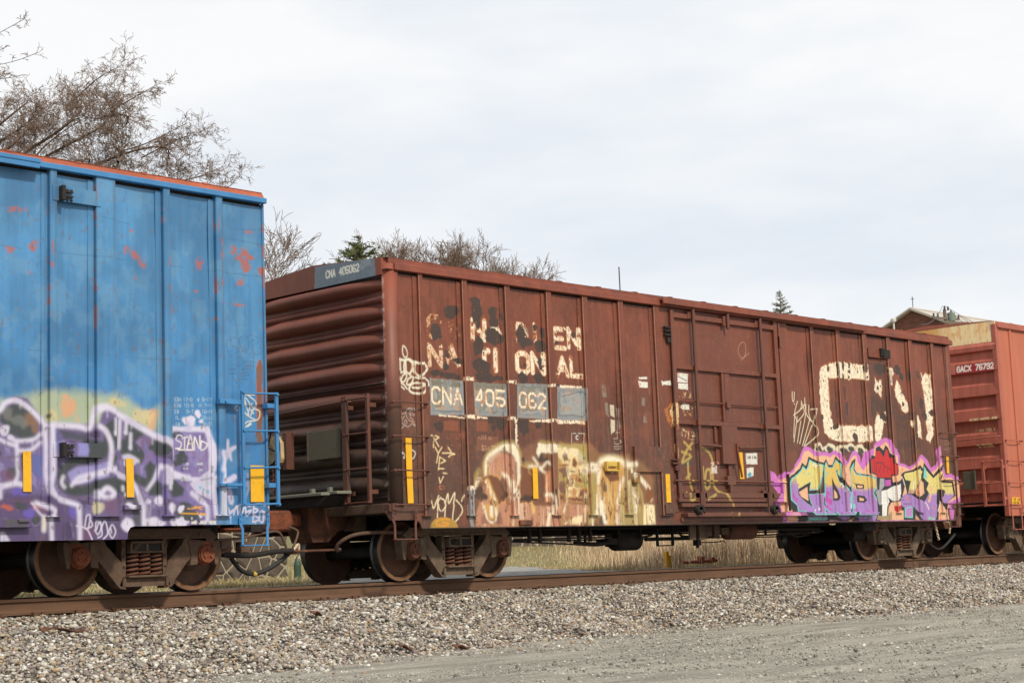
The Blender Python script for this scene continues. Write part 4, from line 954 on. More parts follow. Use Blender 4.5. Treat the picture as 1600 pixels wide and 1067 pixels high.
('S',(222,218,238),2.2,0.7,1,0,1,[-415,197,-400,192,-413,181,-396,170,-413,163]),
('S',(222,218,238),2.2,0.7,1,0,1,[-393,188,-396,167,-385,163,-384,188,-393,188]),
('S',(222,218,238),2.2,0.7,1,0,1,[-380,188,-376,167,-368,184,-364,166]),
('S',(222,218,238),2.2,0.7,1,0,1,[-359,202,-368,199,-357,181,-360,161,-371,163]),
('S',(222,218,238),2.2,0.7,1,0,1,[-410,204,-395,208,-377,204]),
('S',(222,218,238),2.1,0.7,1,0,1,[-483,188,-452,206]),
('S',(222,218,238),2.2,0.7,1,0,1,[-430,202,-413,202]),
('S',(222,218,238),1.0,1.6,0.8,0,1,[-483,178,-483,160]),
('S',(222,218,238),1.0,1.6,0.8,0,1,[-453,171,-452,160]),
('S',(222,218,238),1.0,1.6,0.8,0,1,[-409,163,-408,157]),
('S',(222,218,238),1.0,1.6,0.8,0,1,[-373,163,-374,157]),
('F',(150,160,196),1.5,0.85,1,0,0,[-431,284,-424,282,-420,263,-391,268,-391,263,-411,254,-399,225,-421,241,-432,220,-436,222,-427,248,-439,255,-429,262]),
('S',(222,218,238),2.0,1,1,0,1,[-412,215,-399,218,-381,215]),
('S',(88,74,70),0.6,1.6,0.5,0,1,[-436,369,-409,366,-427,355,-400,363,-414,341,-436,326,-401,320]),
('S',(88,74,70),0.6,1.6,0.5,0,1,[-392,349,-378,342,-388,320]),
]
# ---------------------------------------------------------------- materials
def lc(c): return tuple(float(v) for v in lin(c))+(1,)
def mat(name,col,rough=.7,metal=0,var=.25,scale=6.,col2=None,thr=.5,bump=.15,stretch=None,bscale=40,island=False,thw=.12,spec=.5):
    m=bpy.data.materials.new(name); m.use_nodes=True; nt=m.node_tree; L=nt.links.new; b=nt.nodes['Principled BSDF']
    b.inputs['Roughness'].default_value=rough; b.inputs['Metallic'].default_value=metal; b.inputs['Specular IOR Level'].default_value=spec
    tc=N(nt,'ShaderNodeTexCoord'); mp=N(nt,'ShaderNodeMapping'); mp.inputs['Scale'].default_value=stretch or (1,1,1); L(tc.outputs['Object'],mp.inputs[0])
    n1=N(nt,'ShaderNodeTexNoise'); n1.inputs['Scale'].default_value=scale; n1.inputs['Detail'].default_value=6; n1.inputs['Roughness'].default_value=.65; L(mp.outputs[0],n1.inputs[0])
    c=lc(col); lo=tuple(v*(1-var) for v in c[:3])+(1,); hi=tuple(min(v*(1+var),.95) for v in c[:3])+(1,)
    r=N(nt,'ShaderNodeValToRGB'); r.color_ramp.elements[0].position=.3; r.color_ramp.elements[0].color=lo; r.color_ramp.elements[1].position=.7; r.color_ramp.elements[1].color=hi; L(n1.outputs[0],r.inputs[0]); out=r.outputs[0]
    if col2 is not None:
        n2=N(nt,'ShaderNodeTexNoise'); n2.inputs['Scale'].default_value=scale*.6; n2.inputs['Detail'].default_value=8; n2.inputs['Roughness'].default_value=.7; L(mp.outputs[0],n2.inputs[0])
        r2=N(nt,'ShaderNodeValToRGB'); r2.color_ramp.elements[0].position=thr-thw; r2.color_ramp.elements[0].color=(0,0,0,1); r2.color_ramp.elements[1].position=thr+thw; L(n2.outputs[0],r2.inputs[0])
        x=N(nt,'ShaderNodeMix',data_type='RGBA'); L(r2.outputs[0],x.inputs[0]); L(out,x.inputs[6]); x.inputs[7].default_value=lc(col2); out=x.outputs[2]
    if island:
        g=N(nt,'ShaderNodeNewGeometry'); h=N(nt,'ShaderNodeHueSaturation'); m1=N(nt,'ShaderNodeMapRange'); m1.inputs[3].default_value=.65; m1.inputs[4].default_value=1.35; L(g.outputs['Random Per Island'],m1.inputs[0]); L(m1.outputs[0],h.inputs['Value']); L(out,h.inputs['Color']); out=h.outputs[0]
    L(out,b.inputs['Base Color'])
    if bump:
        n3=N(nt,'ShaderNodeTexNoise'); n3.inputs['Scale'].default_value=bscale; n3.inputs['Detail'].default_value=4; L(mp.outputs[0],n3.inputs[0])
        bp=N(nt,'ShaderNodeBump'); bp.inputs['Strength'].default_value=bump; bp.inputs['Distance'].default_value=.02; L(n3.outputs[0],bp.inputs['Height']); L(bp.outputs[0],b.inputs['Normal'])
    return m
def painted(name,cv,root,axes='XZ',rough=.55):
    """flat paint on sheet metal: the canvas laid on by object coordinates in metres"""
    m=mat(name,(128,128,128),rough,0,.16,5,bump=.10,bscale=14,stretch=(1,1,.35)); nt=m.node_tree; L=nt.links.new; b=nt.nodes['Principled BSDF']
    tc=N(nt,'ShaderNodeTexCoord'); sx=N(nt,'ShaderNodeSeparateXYZ'); L(tc.outputs['Object'],sx.inputs[0]); cb=N(nt,'ShaderNodeCombineXYZ')
    for i,(ax,a0,a1) in enumerate(((axes[0],cv.x0,cv.x1),('Z',cv.z0,cv.z1))):
        off=root[0] if ax=='X' else root[1] if ax=='Y' else 0
        mr=N(nt,'ShaderNodeMapRange',clamp=False); mr.inputs[1].default_value=a0-off; mr.inputs[2].default_value=a1-off; L(sx.outputs[ax],mr.inputs[0]); L(mr.outputs[0],cb.inputs[i])
    im=N(nt,'ShaderNodeTexImage',image=cv.image(name),extension='EXTEND',interpolation='Cubic'); L(cb.outputs[0],im.inputs[0])
    src=b.inputs['Base Color'].links[0].from_socket; x=N(nt,'ShaderNodeMix',data_type='RGBA',blend_type='OVERLAY'); x.inputs[0].default_value=.8
    sc_=N(nt,'ShaderNodeGamma'); sc_.inputs[1].default_value=.45; L(src,sc_.inputs[0])
    L(im.outputs[0],x.inputs[6]); L(sc_.outputs[0],x.inputs[7]); L(x.outputs[2],b.inputs['Base Color']); return m
M={}
M['dark']=mat('grimy_black_steel',(34,30,27),.85,var=.4,col2=(56,44,36),thr=.6)
M['iron']=mat('dusty_brown_cast_steel',(104,82,66),.85,var=.25,scale=9,col2=(84,60,44),thr=.56,bump=.35,bscale=60)
M['iron2']=mat('dusty_grey_cast_steel',(116,98,80),.85,var=.25,scale=9,col2=(92,70,54),thr=.55,bump=.35,bscale=60)
M['rusty']=mat('orange_rust',(150,82,50),.9,var=.35,scale=14,col2=(104,58,40),thr=.5,bump=.4,bscale=90)
M['rust']=mat('brown_rust',(118,72,50),.9,var=.35,scale=10,col2=(78,54,42),thr=.52,bump=.3,bscale=70)
M['plate']=mat('wheel_plate_rust',(100,72,56),.8,var=.3,scale=5,col2=(120,78,50),thr=.62,bump=.15)
M['rim']=mat('wheel_rim_rust',(134,96,64),.65,var=.3,scale=8,bump=.15)
M['tread']=mat('worn_steel_tread',(84,84,86),.35,.85,var=.2,scale=10,bump=.05)
M['tie']=mat('weathered_timber',(96,82,70),.95,var=.35,scale=8,stretch=(6,1,6),bump=.5,bscale=12)
M['brown']=mat('brown_car_trim',(104,62,48),.65,var=.28,scale=5,col2=(88,62,50),thr=.6,bump=.12,stretch=(1,1,.5))
M['browntop']=mat('brown_car_eave',(136,70,50),.65,var=.25,scale=3,col2=(96,66,54),thr=.6,bump=.12)
M['brownend']=mat('brown_car_end',(132,74,54),.6,var=.28,scale=4,col2=(98,70,58),thr=.55,bump=.12,stretch=(1,1,.6))
M['post']=mat('brown_car_post_edge',(160,106,84),.6,var=.2,scale=4,bump=.1)  # paler post edge: paint wear plus a highlight put into the colour
M['roof']=mat('roof_galvanised_rust',(128,84,70),.7,var=.3,scale=2,col2=(90,66,54),thr=.55)
M['blue']=mat('blue_car_trim',(64,132,188),.5,var=.15,scale=3,bump=.08,stretch=(1,1,.5))
M['orange']=mat('orange_primer_roof',(172,90,60),.75,var=.25,scale=3,col2=(146,74,54),thr=.62)
M['gacx']=mat('red_oxide_side',(196,112,86),.6,var=.14,scale=2.2,col2=(184,102,70),thr=.5,thw=.2,bump=.08,stretch=(3,3,.4))
M['gacxt']=mat('red_oxide_trim',(176,96,76),.6,var=.18,scale=4,bump=.1)
M['yellow']=mat('yellow_reflector',(242,182,22),.5,var=.12,scale=9,col2=(196,138,44),thr=.68,bump=.05)
M['wood']=mat('grey_plywood',(104,96,78),.9,var=.3,scale=5,stretch=(1,5,20),bump=.3)
M['board']=mat('green_grey_plank',(132,132,116),.85,var=.2,scale=6,stretch=(1,1,20),bump=.2)
M['cream']=mat('cream_cast_housing',(206,182,138),.7,var=.2,scale=10,col2=(90,74,60),thr=.6)
M['rubber']=mat('black_rubber',(40,38,36),.6,var=.3,scale=20)
M['brass']=mat('yellow_tag',(214,180,84),.5,var=.15)
M['paleiron']=mat('pale_bare_metal',(214,190,160),.5,var=.15)
M['railsteel']=mat('rail_rust',(112,82,60),.85,var=.18,scale=5,stretch=(.6,1,4),col2=(94,68,50),thr=.56,bump=.2,bscale=60)
M['railtop']=mat('polished_rail_head',(96,100,108),.28,.9,var=.15,scale=8,bump=.02)
M['white']=mat('white_paint',(214,212,206),.6,var=.1)
M['bark']=mat('bare_bark',(112,94,82),.95,var=.3,scale=12,bump=.4)
M['twig']=mat('bare_twig',(138,116,100),.95,var=.25,scale=12,island=False,bump=0)
M['needle']=mat('conifer_needles',(100,108,60),.8,var=.35,scale=2,island=True,bump=0)
M['needle2']=mat('conifer_needles_yellow_green',(104,104,44),.8,var=.35,scale=2,island=True,bump=0)
M['stone']=mat('wall_stone',(92,82,72),.9,var=.35,scale=4,island=True,bump=.4,bscale=20)
M['mortar']=mat('pale_mortar',(172,160,138),.95,var=.15,scale=10,bump=.3)
M['green']=mat('green_post_paint',(62,88,70),.5,var=.2,scale=6)
M['red']=mat('red_orange_paint',(160,78,54),.6,var=.2)
M['utilwood']=mat('pole_timber',(122,108,96),.9,var=.25,scale=4,stretch=(6,6,1))
M['transformer']=mat('grey_green_can',(120,134,122),.6,var=.1)
M['wire']=mat('wire_black',(70,70,74),.6,var=.1,bump=0)
M['roofpale']=mat('pale_roof_sheet',(196,188,176),.8,var=.08,scale=.5)
def ramp_mat(name,cols,rough=.9,bump=.3,bscale=80):
    m=bpy.data.materials.new(name); m.use_nodes=True; nt=m.node_tree; L=nt.links.new; b=nt.nodes['Principled BSDF']; b.inputs['Roughness'].default_value=rough
    g=N(nt,'ShaderNodeNewGeometry'); r=N(nt,'ShaderNodeValToRGB'); r.color_ramp.interpolation='CONSTANT'; e=r.color_ramp.elements; n=len(cols)
    while len(e)<n: e.new(.5)
    acc=0; tot=sum(c[1] for c in cols)
    for i,(c,wt) in enumerate(cols): e[i].position=acc/tot; e[i].color=lc(c); acc+=wt
    L(g.outputs['Random Per Island'],r.inputs[0]); tc=N(nt,'ShaderNodeTexCoord'); n1=N(nt,'ShaderNodeTexNoise'); n1.inputs['Scale'].default_value=bscale; n1.inputs['Detail'].default_value=3; L(tc.outputs['Object'],n1.inputs[0])
    h=N(nt,'ShaderNodeHueSaturation'); mr=N(nt,'ShaderNodeMapRange'); mr.inputs[3].default_value=.6; mr.inputs[4].default_value=1.4; L(n1.outputs[0],mr.inputs[0]); L(mr.outputs[0],h.inputs['Value']); L(r.outputs[0],h.inputs['Color']); L(h.outputs[0],b.inputs['Base Color'])
    bp=N(nt,'ShaderNodeBump'); bp.inputs['Strength'].default_value=bump; bp.inputs['Distance'].default_value=.01; L(n1.outputs[0],bp.inputs['Height']); L(bp.outputs[0],b.inputs['Normal']); return m
M['ballast']=ramp_mat('ballast_stone',[((190,185,174),4),((152,140,127),4),((206,201,190),4),((168,154,141),4),((134,122,118),3.5),((178,164,140),3.5),((230,226,216),2.2),((190,166,132),1.1),((116,107,99),2.8),((168,140,114),1.3),((158,153,144),3)],bump=.2)
M['pebble']=ramp_mat('loose_grit',[((168,164,154),5),((140,136,126),4),((190,186,176),4),((112,106,100),2),((214,208,196),1.5)])
# ---------------------------------------------------------------- mesh helpers
OFF={}
class MB:
    def __init__(s): s.v=[]; s.f=[]; s.m=[]; s.s=[]
    def add(s,vs,fs,m=0,sm=False):
        o=len(s.v); s.v+=[tuple(q) for q in vs]
        for f in fs: s.f.append([o+i for i in f]); s.m.append(m); s.s.append(sm)
        return s
    def box(s,x0,x1,y0,y1,z0,z1,b=.004,m=0):
        x0,x1=min(x0,x1),max(x0,x1); y0,y1=min(y0,y1),max(y0,y1); z0,z1=min(z0,z1),max(z0,z1)
        b=min(b,(x1-x0)*.3,(y1-y0)*.3,(z1-z0)*.3); V=[]; ix={}
        for i,x in enumerate((x0,x1)):
            for j,y in enumerate((y0,y1)):
                for k,z in enumerate((z0,z1)):
                    ex,ey,ez=b*(1-2*i),b*(1-2*j),b*(1-2*k)
                    for a,q in enumerate(((x,y+ey,z+ez),(x+ex,y,z+ez),(x+ex,y+ey,z))): ix[i,j,k,a]=len(V); V.append(q)
        F=[]
        for i in (0,1):
            q=[ix[i,0,0,0],ix[i,1,0,0],ix[i,1,1,0],ix[i,0,1,0]]; F.append(q if i else q[::-1])
            q=[ix[0,i,0,1],ix[1,i,0,1],ix[1,i,1,1],ix[0,i,1,1]]; F.append(q[::-1] if i else q)
            q=[ix[0,0,i,2],ix[1,0,i,2],ix[1,1,i,2],ix[0,1,i,2]]; F.append(q if i else q[::-1])
        for i in (0,1):
            for j in (0,1):
                q=[ix[i,j,0,0],ix[i,j,1,0],ix[i,j,1,1],ix[i,j,0,1]]; F.append(q if i==j else q[::-1])
                q=[ix[i,0,j,0],ix[i,0,j,2],ix[i,1,j,2],ix[i,1,j,0]]; F.append(q if i==j else q[::-1])
                q=[ix[0,i,j,1],ix[1,i,j,1],ix[1,i,j,2],ix[0,i,j,2]]; F.append(q if i==j else q[::-1])
                for k in (0,1):
                    q=[ix[i,j,k,0],ix[i,j,k,1],ix[i,j,k,2]]; F.append(q if (i+j+k)%2 else q[::-1])
        return s.add(V,F,m)
    def prism(s,poly,d0,d1,axis='y',m=0):
        n=len(poly)
        P=(lambda a,b,d:(a,d,b)) if axis=='y' else (lambda a,b,d:(d,a,b)) if axis=='x' else (lambda a,b,d:(a,b,d))
        V=[P(a,b,d0) for a,b in poly]+[P(a,b,d1) for a,b in poly]
        F=[list(range(n)),list(range(2*n-1,n-1,-1))]+[[i,i+n,(i+1)%n+n,(i+1)%n] for i in range(n)]
        return s.add(V,F,m)
    def tube(s,path,r,n=8,m=0,cap=True,sm=True):
        P=[Vector(p) for p in path]; V=[]; k=len(P); up=None
        for i,p in enumerate(P):
            t=(P[min(i+1,k-1)]-P[max(i-1,0)]).normalized()
            if up is None: up=Vector((0,0,1)) if abs(t.z)<.9 else Vector((1,0,0))
            u=t.cross(up).normalized(); v=u.cross(t).normalized(); up=v
            rr=r[i] if hasattr(r,'__len__') else r
            for j in range(n): a=2*math.pi*j/n; V.append(p+u*(rr*math.cos(a))+v*(rr*math.sin(a)))
        F=[[i*n+j,i*n+(j+1)%n,(i+1)*n+(j+1)%n,(i+1)*n+j] for i in range(k-1) for j in range(n)]
        s.add(V,F,m,sm)
        if cap: s.add([V[j] for j in range(n)],[list(range(n))[::-1]],m); s.add([V[(k-1)*n+j] for j in range(n)],[list(range(n))],m)
        return s
    def lathe(s,prof,c,n=32,m=None,axis='y'):
        V=[];k=len(prof)
        for a,r in prof:
            for j in range(n):
                t=2*math.pi*j/n
                V.append((c[0]+r*math.cos(t),c[1]+a,c[2]+r*math.sin(t)) if axis=='y' else (c[0]+r*math.cos(t),c[1]+r*math.sin(t),c[2]+a) if axis=='z' else (c[0]+a,c[1]+r*math.cos(t),c[2]+r*math.sin(t)))
        for i in range(k-1):
            s.add([],[],0); o=len(s.v)
            s.v+=V[i*n:(i+2)*n]
            for j in range(n): s.f.append([o+j,o+(j+1)%n,o+n+(j+1)%n,o+n+j]); s.m.append(m[i] if m else 0); s.s.append(True)
        return s
    def grid(s,fn,nu,nv,m=0,sm=True):
        V=[fn(i/nu,j/nv) for j in range(nv+1) for i in range(nu+1)]
        return s.add(V,[[j*(nu+1)+i,j*(nu+1)+i+1,(j+1)*(nu+1)+i+1,(j+1)*(nu+1)+i] for j in range(nv) for i in range(nu)],m,sm)
    def mesh(s,name,mats,off=(0,0,0)):
        me=bpy.data.meshes.new(name); o=off
        me.from_pydata([(v[0]-o[0],v[1]-o[1],v[2]-o[2]) for v in s.v],[],s.f)
        for mm in (mats if isinstance(mats,(list,tuple)) else [mats]): me.materials.append(mm)
        me.polygons.foreach_set('material_index',s.m); me.polygons.foreach_set('use_smooth',s.s); me.update(); return me
    def part(s,name,mats,parent=None,label=None,kind=None,loc=None):
        off=loc if loc else OFF[parent.name] if parent else (0,0,0)
        o=bpy.data.objects.new(name,s.mesh(name,mats,off)); C.objects.link(o)
        if parent:
            o.parent=parent
            if loc: pl=OFF[parent.name]; o.location=(loc[0]-pl[0],loc[1]-pl[1],loc[2]-pl[2])
        elif loc: o.location=loc
        OFF[o.name]=off if off else (0,0,0)
        if label: o['label']=label
        if kind: o['kind']=kind
        return o
def tag(o,label,cat,group=None):
    o['label']=label; o['category']=cat
    if group: o['group']=group
    return o
def empty(name,loc,label,cat,group=None):
    o=bpy.data.objects.new(name,None); C.objects.link(o); o.location=loc; o.empty_display_size=.3; OFF[o.name]=tuple(loc); return tag(o,label,cat,group)
def npmesh(name,V,F,m,kind=None,smooth=False):
    """big numpy mesh: F is (n,k) with k = 3 or 4"""
    me=bpy.data.meshes.new(name); k=F.shape[1]; me.vertices.add(len(V)); me.vertices.foreach_set('co',V.astype(np.float32).ravel())
    me.loops.add(F.size); me.loops.foreach_set('vertex_index',F.astype(np.int32).ravel()); me.polygons.add(len(F))
    me.polygons.foreach_set('loop_start',np.arange(len(F),dtype=np.int32)*k); me.polygons.foreach_set('loop_total',np.full(len(F),k,np.int32))
    if smooth: me.polygons.foreach_set('use_smooth',np.ones(len(F),bool))
    me.update(calc_edges=True); me.validate(); me.materials.append(m); o=bpy.data.objects.new(name,me); C.objects.link(o)
    if kind: o['kind']=kind
    OFF[o.name]=(0,0,0); return o
# ---------------------------------------------------------------- the setting
def zg(x,y):
    if y<4: return -.86
    b=np.interp(y,[4,8,12,17,22,30,45,70,120,260],[-.06,.0,.08,.3,.78,1.6,4.5,10.,14,22])
    return float(b)
YTX=[-40,-5.6,-4.7,-2.3,-.8,1.05,3.3,5.8,8.4,11.7,20,60]; YTY=[-3.3,-3.4,-3.3,-2.6,-2.4,-2.1,-1.8,-2.2,-2.6,-3.0,-3.2,-3.2]
def ytoe(x): return np.interp(x,YTX,YTY)+.22*np.sin(x*2.1)+.12*np.sin(x*5.3+1)
def zbed(x,y):
    yt=ytoe(x); t=np.clip((y-yt)/(.25-yt),0,1.); z=-.80+.585*t
    z=np.where(y>3.1,-.215+(y-3.1)*.10,z); return np.minimum(z,-.06)+.012*np.sin(x*3.7+y*2)*np.sin(y*5.1+x*.6)
def node_mat(name,build,rough=.95):
    m=bpy.data.materials.new(name); m.use_nodes=True; nt=m.node_tree; b=nt.nodes['Principled BSDF']; b.inputs['Roughness'].default_value=rough; b.inputs['Specular IOR Level'].default_value=.25; build(nt,b); return m
def noise(nt,vec,scale,detail=5,rough=.6):
    n=N(nt,'ShaderNodeTexNoise'); n.inputs['Scale'].default_value=scale; n.inputs['Detail'].default_value=detail; n.inputs['Roughness'].default_value=rough; nt.links.new(vec,n.inputs[0]); return n.outputs[0]
def ramp(nt,fac,stops,const=False):
    r=N(nt,'ShaderNodeValToRGB'); e=r.color_ramp.elements
    while len(e)<len(stops): e.new(.5)
    for i,(p,c) in enumerate(stops): e[i].position=p; e[i].color=lc(c)
    if const: r.color_ramp.interpolation='CONSTANT'
    nt.links.new(fac,r.inputs[0]); return r.outputs[0]
def mix(nt,f,a,b,mode='MIX'):
    x=N(nt,'ShaderNodeMix',data_type='RGBA',blend_type=mode)
    for s,v in ((0,f),(6,a),(7,b)):
        if hasattr(v,'links'): nt.links.new(v,x.inputs[s])
        else: x.inputs[s].default_value=v
    return x.outputs[2]
def bump(nt,b,h,s,d):
    bp=N(nt,'ShaderNodeBump'); bp.inputs['Strength'].default_value=s; bp.inputs['Distance'].default_value=d; nt.links.new(h,bp.inputs['Height']); nt.links.new(bp.outputs[0],b.inputs['Normal'])
def gravel(nt,b):
    tc=N(nt,'ShaderNodeTexCoord'); v=tc.outputs['Object']
    mp=N(nt,'ShaderNodeMapping'); mp.inputs['Scale'].default_value=(.35,1.3,1); nt.links.new(v,mp.inputs[0])
    c=ramp(nt,noise(nt,v,48,6,.85),[(.40,(70,64,56)),(.5,(172,166,152)),(.60,(250,246,234))])
    c=mix(nt,.75,c,ramp(nt,noise(nt,mp.outputs[0],2.2,6,.65),[(.36,(120,114,102)),(.6,(200,193,176))]))
    c=mix(nt,.35,c,ramp(nt,noise(nt,v,28,4),[(.4,(112,108,100)),(.6,(206,202,190))]))
    nt.links.new(c,b.inputs['Base Color']); bump(nt,b,noise(nt,v,60,5,.75),.7,.03)
def bedm(nt,b):
    tc=N(nt,'ShaderNodeTexCoord'); vo=N(nt,'ShaderNodeTexVoronoi'); vo.inputs['Scale'].default_value=22; nt.links.new(tc.outputs['Object'],vo.inputs[0])
    c=ramp(nt,vo.outputs['Color'],[(.2,(92,86,80)),(.5,(128,118,108)),(.8,(158,150,138))]); nt.links.new(c,b.inputs['Base Color']); bump(nt,b,vo.outputs[0],1,.03)
def earth(nt,b):
    tc=N(nt,'ShaderNodeTexCoord'); v=tc.outputs['Object']; c=ramp(nt,noise(nt,v,1.2,8,.7),[(.35,(150,132,98)),(.5,(132,128,84)),(.65,(110,122,64))])
    c=mix(nt,.5,c,ramp(nt,noise(nt,v,25,4),[(.35,(96,84,60)),(.65,(178,160,122))])); nt.links.new(c,b.inputs['Base Color']); bump(nt,b,noise(nt,v,30,4),.8,.05)
def asphalt(nt,b):
    tc=N(nt,'ShaderNodeTexCoord'); v=tc.outputs['Object']; mp=N(nt,'ShaderNodeMapping'); mp.inputs['Scale'].default_value=(.5,1.6,1); nt.links.new(v,mp.inputs[0])
    c=ramp(nt,noise(nt,mp.outputs[0],5,8,.8),[(.38,(66,66,66)),(.47,(140,138,134)),(.62,(190,187,180))]); nt.links.new(c,b.inputs['Base Color']); bump(nt,b,noise(nt,v,40,4),.4,.02)
xs=np.concatenate([np.linspace(-60,-12,9),np.linspace(-10,50,61),np.linspace(55,420,30)]); ys=np.concatenate([np.linspace(-60,-6,10),np.linspace(-4.5,3.9,6),np.linspace(4,30,27),np.linspace(33,420,40)])
V=np.array([(x,y,zg(x,y)+(.03*math.sin(x*1.3)*math.sin(y*.9) if y>4.5 else 0)) for y in ys for x in xs]); nx=len(xs)
F=np.array([(j*nx+i,j*nx+i+1,(j+1)*nx+i+1,(j+1)*nx+i) for j in range(len(ys)-1) for i in range(nx-1)])
npmesh('ground',V,F,node_mat('grassy_earth',earth),'structure',True)
def sheet(name,x0,x1,y0,y1,fn,nx,ny,m):
    mb=MB(); mb.grid(lambda u,v:(x0+(x1-x0)*u,y0+(y1-y0)*v,fn(x0+(x1-x0)*u,y0+(y1-y0)*v)),nx,ny); return mb.part(name,m,kind='structure')
sheet('gravel_road',-45,60,-30,-.9,lambda x,y:-.80+.018*math.sin(x*.9+y*.5)*math.sin(y*1.1)+.008*math.sin(x*4+y*3)-.03*math.exp(-((y+5.6+.25*math.sin(x*.3))/.28)**2)-.03*math.exp(-((y+7.3+.25*math.sin(x*.3))/.28)**2),210,90,node_mat('fine_grey_gravel',gravel))
sheet('ballast_bed',-45,80,-4.0,4.6,lambda x,y:float(zbed(x,y))-.03,250,43,node_mat('ballast_bed',bedm))
def zroad(x,y): return zg(x,y)+.035
mb=MB(); mb.grid(lambda u,v:(2.0+.83*9*v+u*(7.4-.1*9*v)+.25*math.sin(v*17)*(1 if u>.5 else -1),3.7+9*v,zroad(0,max(4.0,3.7+9*v))),16,30); mb.part('road_crossing',node_mat('old_pale_asphalt',asphalt),kind='structure')
# stones: one loose mesh of small lumps
def lumps(name,P,R,m,kind='stuff',flat=.75):
    t=(1+5**.5)/2; B=np.array([(-1,t,0),(1,t,0),(-1,-t,0),(1,-t,0),(0,-1,t),(0,1,t),(0,-1,-t),(0,1,-t),(t,0,-1),(t,0,1),(-t,0,-1),(-t,0,1)],float); B/=np.linalg.norm(B[0])
    T=np.array([(0,11,5),(0,5,1),(0,1,7),(0,7,10),(0,10,11),(1,5,9),(5,11,4),(11,10,2),(10,7,6),(7,1,8),(3,9,4),(3,4,2),(3,2,6),(3,6,8),(3,8,9),(4,9,5),(2,4,11),(6,2,10),(8,6,7),(9,8,1)])
    n=len(P); ax=RNG.normal(size=(n,4)); ax/=np.linalg.norm(ax,axis=1)[:,None]; a,b,c,d=ax.T
    Rm=np.stack([a*a+b*b-c*c-d*d,2*(b*c-a*d),2*(b*d+a*c),2*(b*c+a*d),a*a-b*b+c*c-d*d,2*(c*d-a*b),2*(b*d-a*c),2*(c*d+a*b),a*a-b*b-c*c+d*d],1).reshape(n,3,3)
    S=R[:,None]*RNG.uniform(.5,1.4,(n,3)); L=B[None]*(1+RNG.uniform(-.42,.3,(n,12,1)))*S[:,None,:]; L=np.einsum('nij,nkj->nki',Rm,L); L[...,2]*=flat
    V=(L+P[:,None,:]).reshape(-1,3); F=(T[None]+12*np.arange(n)[:,None,None]).reshape(-1,3); return npmesh(name,V,F,m,kind)
n=135000; x=-12+36*RNG.random(n); y=ytoe(x)-1.1+(.72-ytoe(x)+1.1)*RNG.random(n); R=np.clip(RNG.lognormal(-3.92,.30,n),.010,.042)
edge=(y-ytoe(x)); keep=RNG.random(n)<np.where(edge<-.3,.05,np.clip((edge+.35)/.7,.12,1)); x,y,R=x[keep],y[keep],R[keep]; n=len(x)
z=np.maximum(zbed(x,y),-.80)-.012+RNG.uniform(-.012,.026,n)+np.where((y>.52),-.012,0)
lumps('ballast_stones',np.stack([x,y,z],1),R,M['ballast'])
n=9000; x=-6+28*RNG.random(n); y=.98+3.0*RNG.random(n); lumps('ballast_between_rails',np.stack([x,y,np.minimum(zbed(x,y),-.19)+RNG.uniform(-.02,.012,n)],1),RNG.uniform(.02,.036,n),M['ballast'])
n=42000; x=-9+30*RNG.random(n)**1.2; y=-11+9.3*RNG.random(n)**.8; k=y<ytoe(x)+.1; x,y=x[k],y[k]; n=len(x); lumps('loose_grit',np.stack([x,y,np.full(n,-.797)],1),RNG.uniform(.004,.012,n)*np.where(RNG.random(n)<.05,2.2,1),M['pebble'])
# rails and ties
RP=[(-.075,-.185),(.075,-.185),(.075,-.172),(.02,-.155),(.009,-.14),(.009,-.06),(.02,-.045),(.0355,-.038),(.0375,-.012),(.033,-.003),(.022,0),(-.022,0),(-.033,-.003),(-.0375,-.012),(-.0355,-.038),(-.02,-.045),(-.009,-.06),(-.009,-.14),(-.02,-.155),(-.075,-.172)]
for yc,lab in ((.8475,'rust brown steel rail nearest the camera, running under the wheels'),(2.3525,'rail on the far side of the track, behind the nearer wheels')):
    r=MB(); r.prism([(a+yc,b) for a,b in RP],-45,80,'x'); r.m[9+2]=1; r.m[10+2]=1; r.m[11+2]=1; r.m[2+10]=1
    o=r.part('rail',[M['railsteel'],M['railtop']]); tag(o,lab,'rail','rails of the track')
tb=MB(); tb.box(-.115,.115,.25,2.95,-.36,-.2,.008); tm=tb.mesh('tie',M['tie'])
pl=MB(); pl.box(-.095,.095,-.165,.165,-.199,-.186,.003); pm=pl.mesh('tie_plate',M['rust'])
sp=MB(); sp.box(-.013,.013,-.014,.016,-.186,-.162,.005); spm=sp.mesh('spike',M['railsteel'])
for k in range(52):
    t=bpy.data.objects.new('railroad_tie',tm); C.objects.link(t); t.location=(-6.2+k*.53+random.uniform(-.02,.02),0,random.uniform(-.008,.004)); tag(t,'weathered timber tie under the rails, nearly buried in ballast','railroad tie','timber ties under the rails')
    for yc in (.8475,2.3525):
        p=bpy.data.objects.new('tie_plate',pm); C.objects.link(p); p.parent=t; p.location=(0,yc,-t.location.z)
        for dx,dy in ((-.06,-.095),(.06,-.095)) if yc<1 else ((.05,-.095),):
            s=bpy.data.objects.new('spike',spm); C.objects.link(s); s.parent=p; s.location=(dx,dy,random.uniform(-.004,.012))
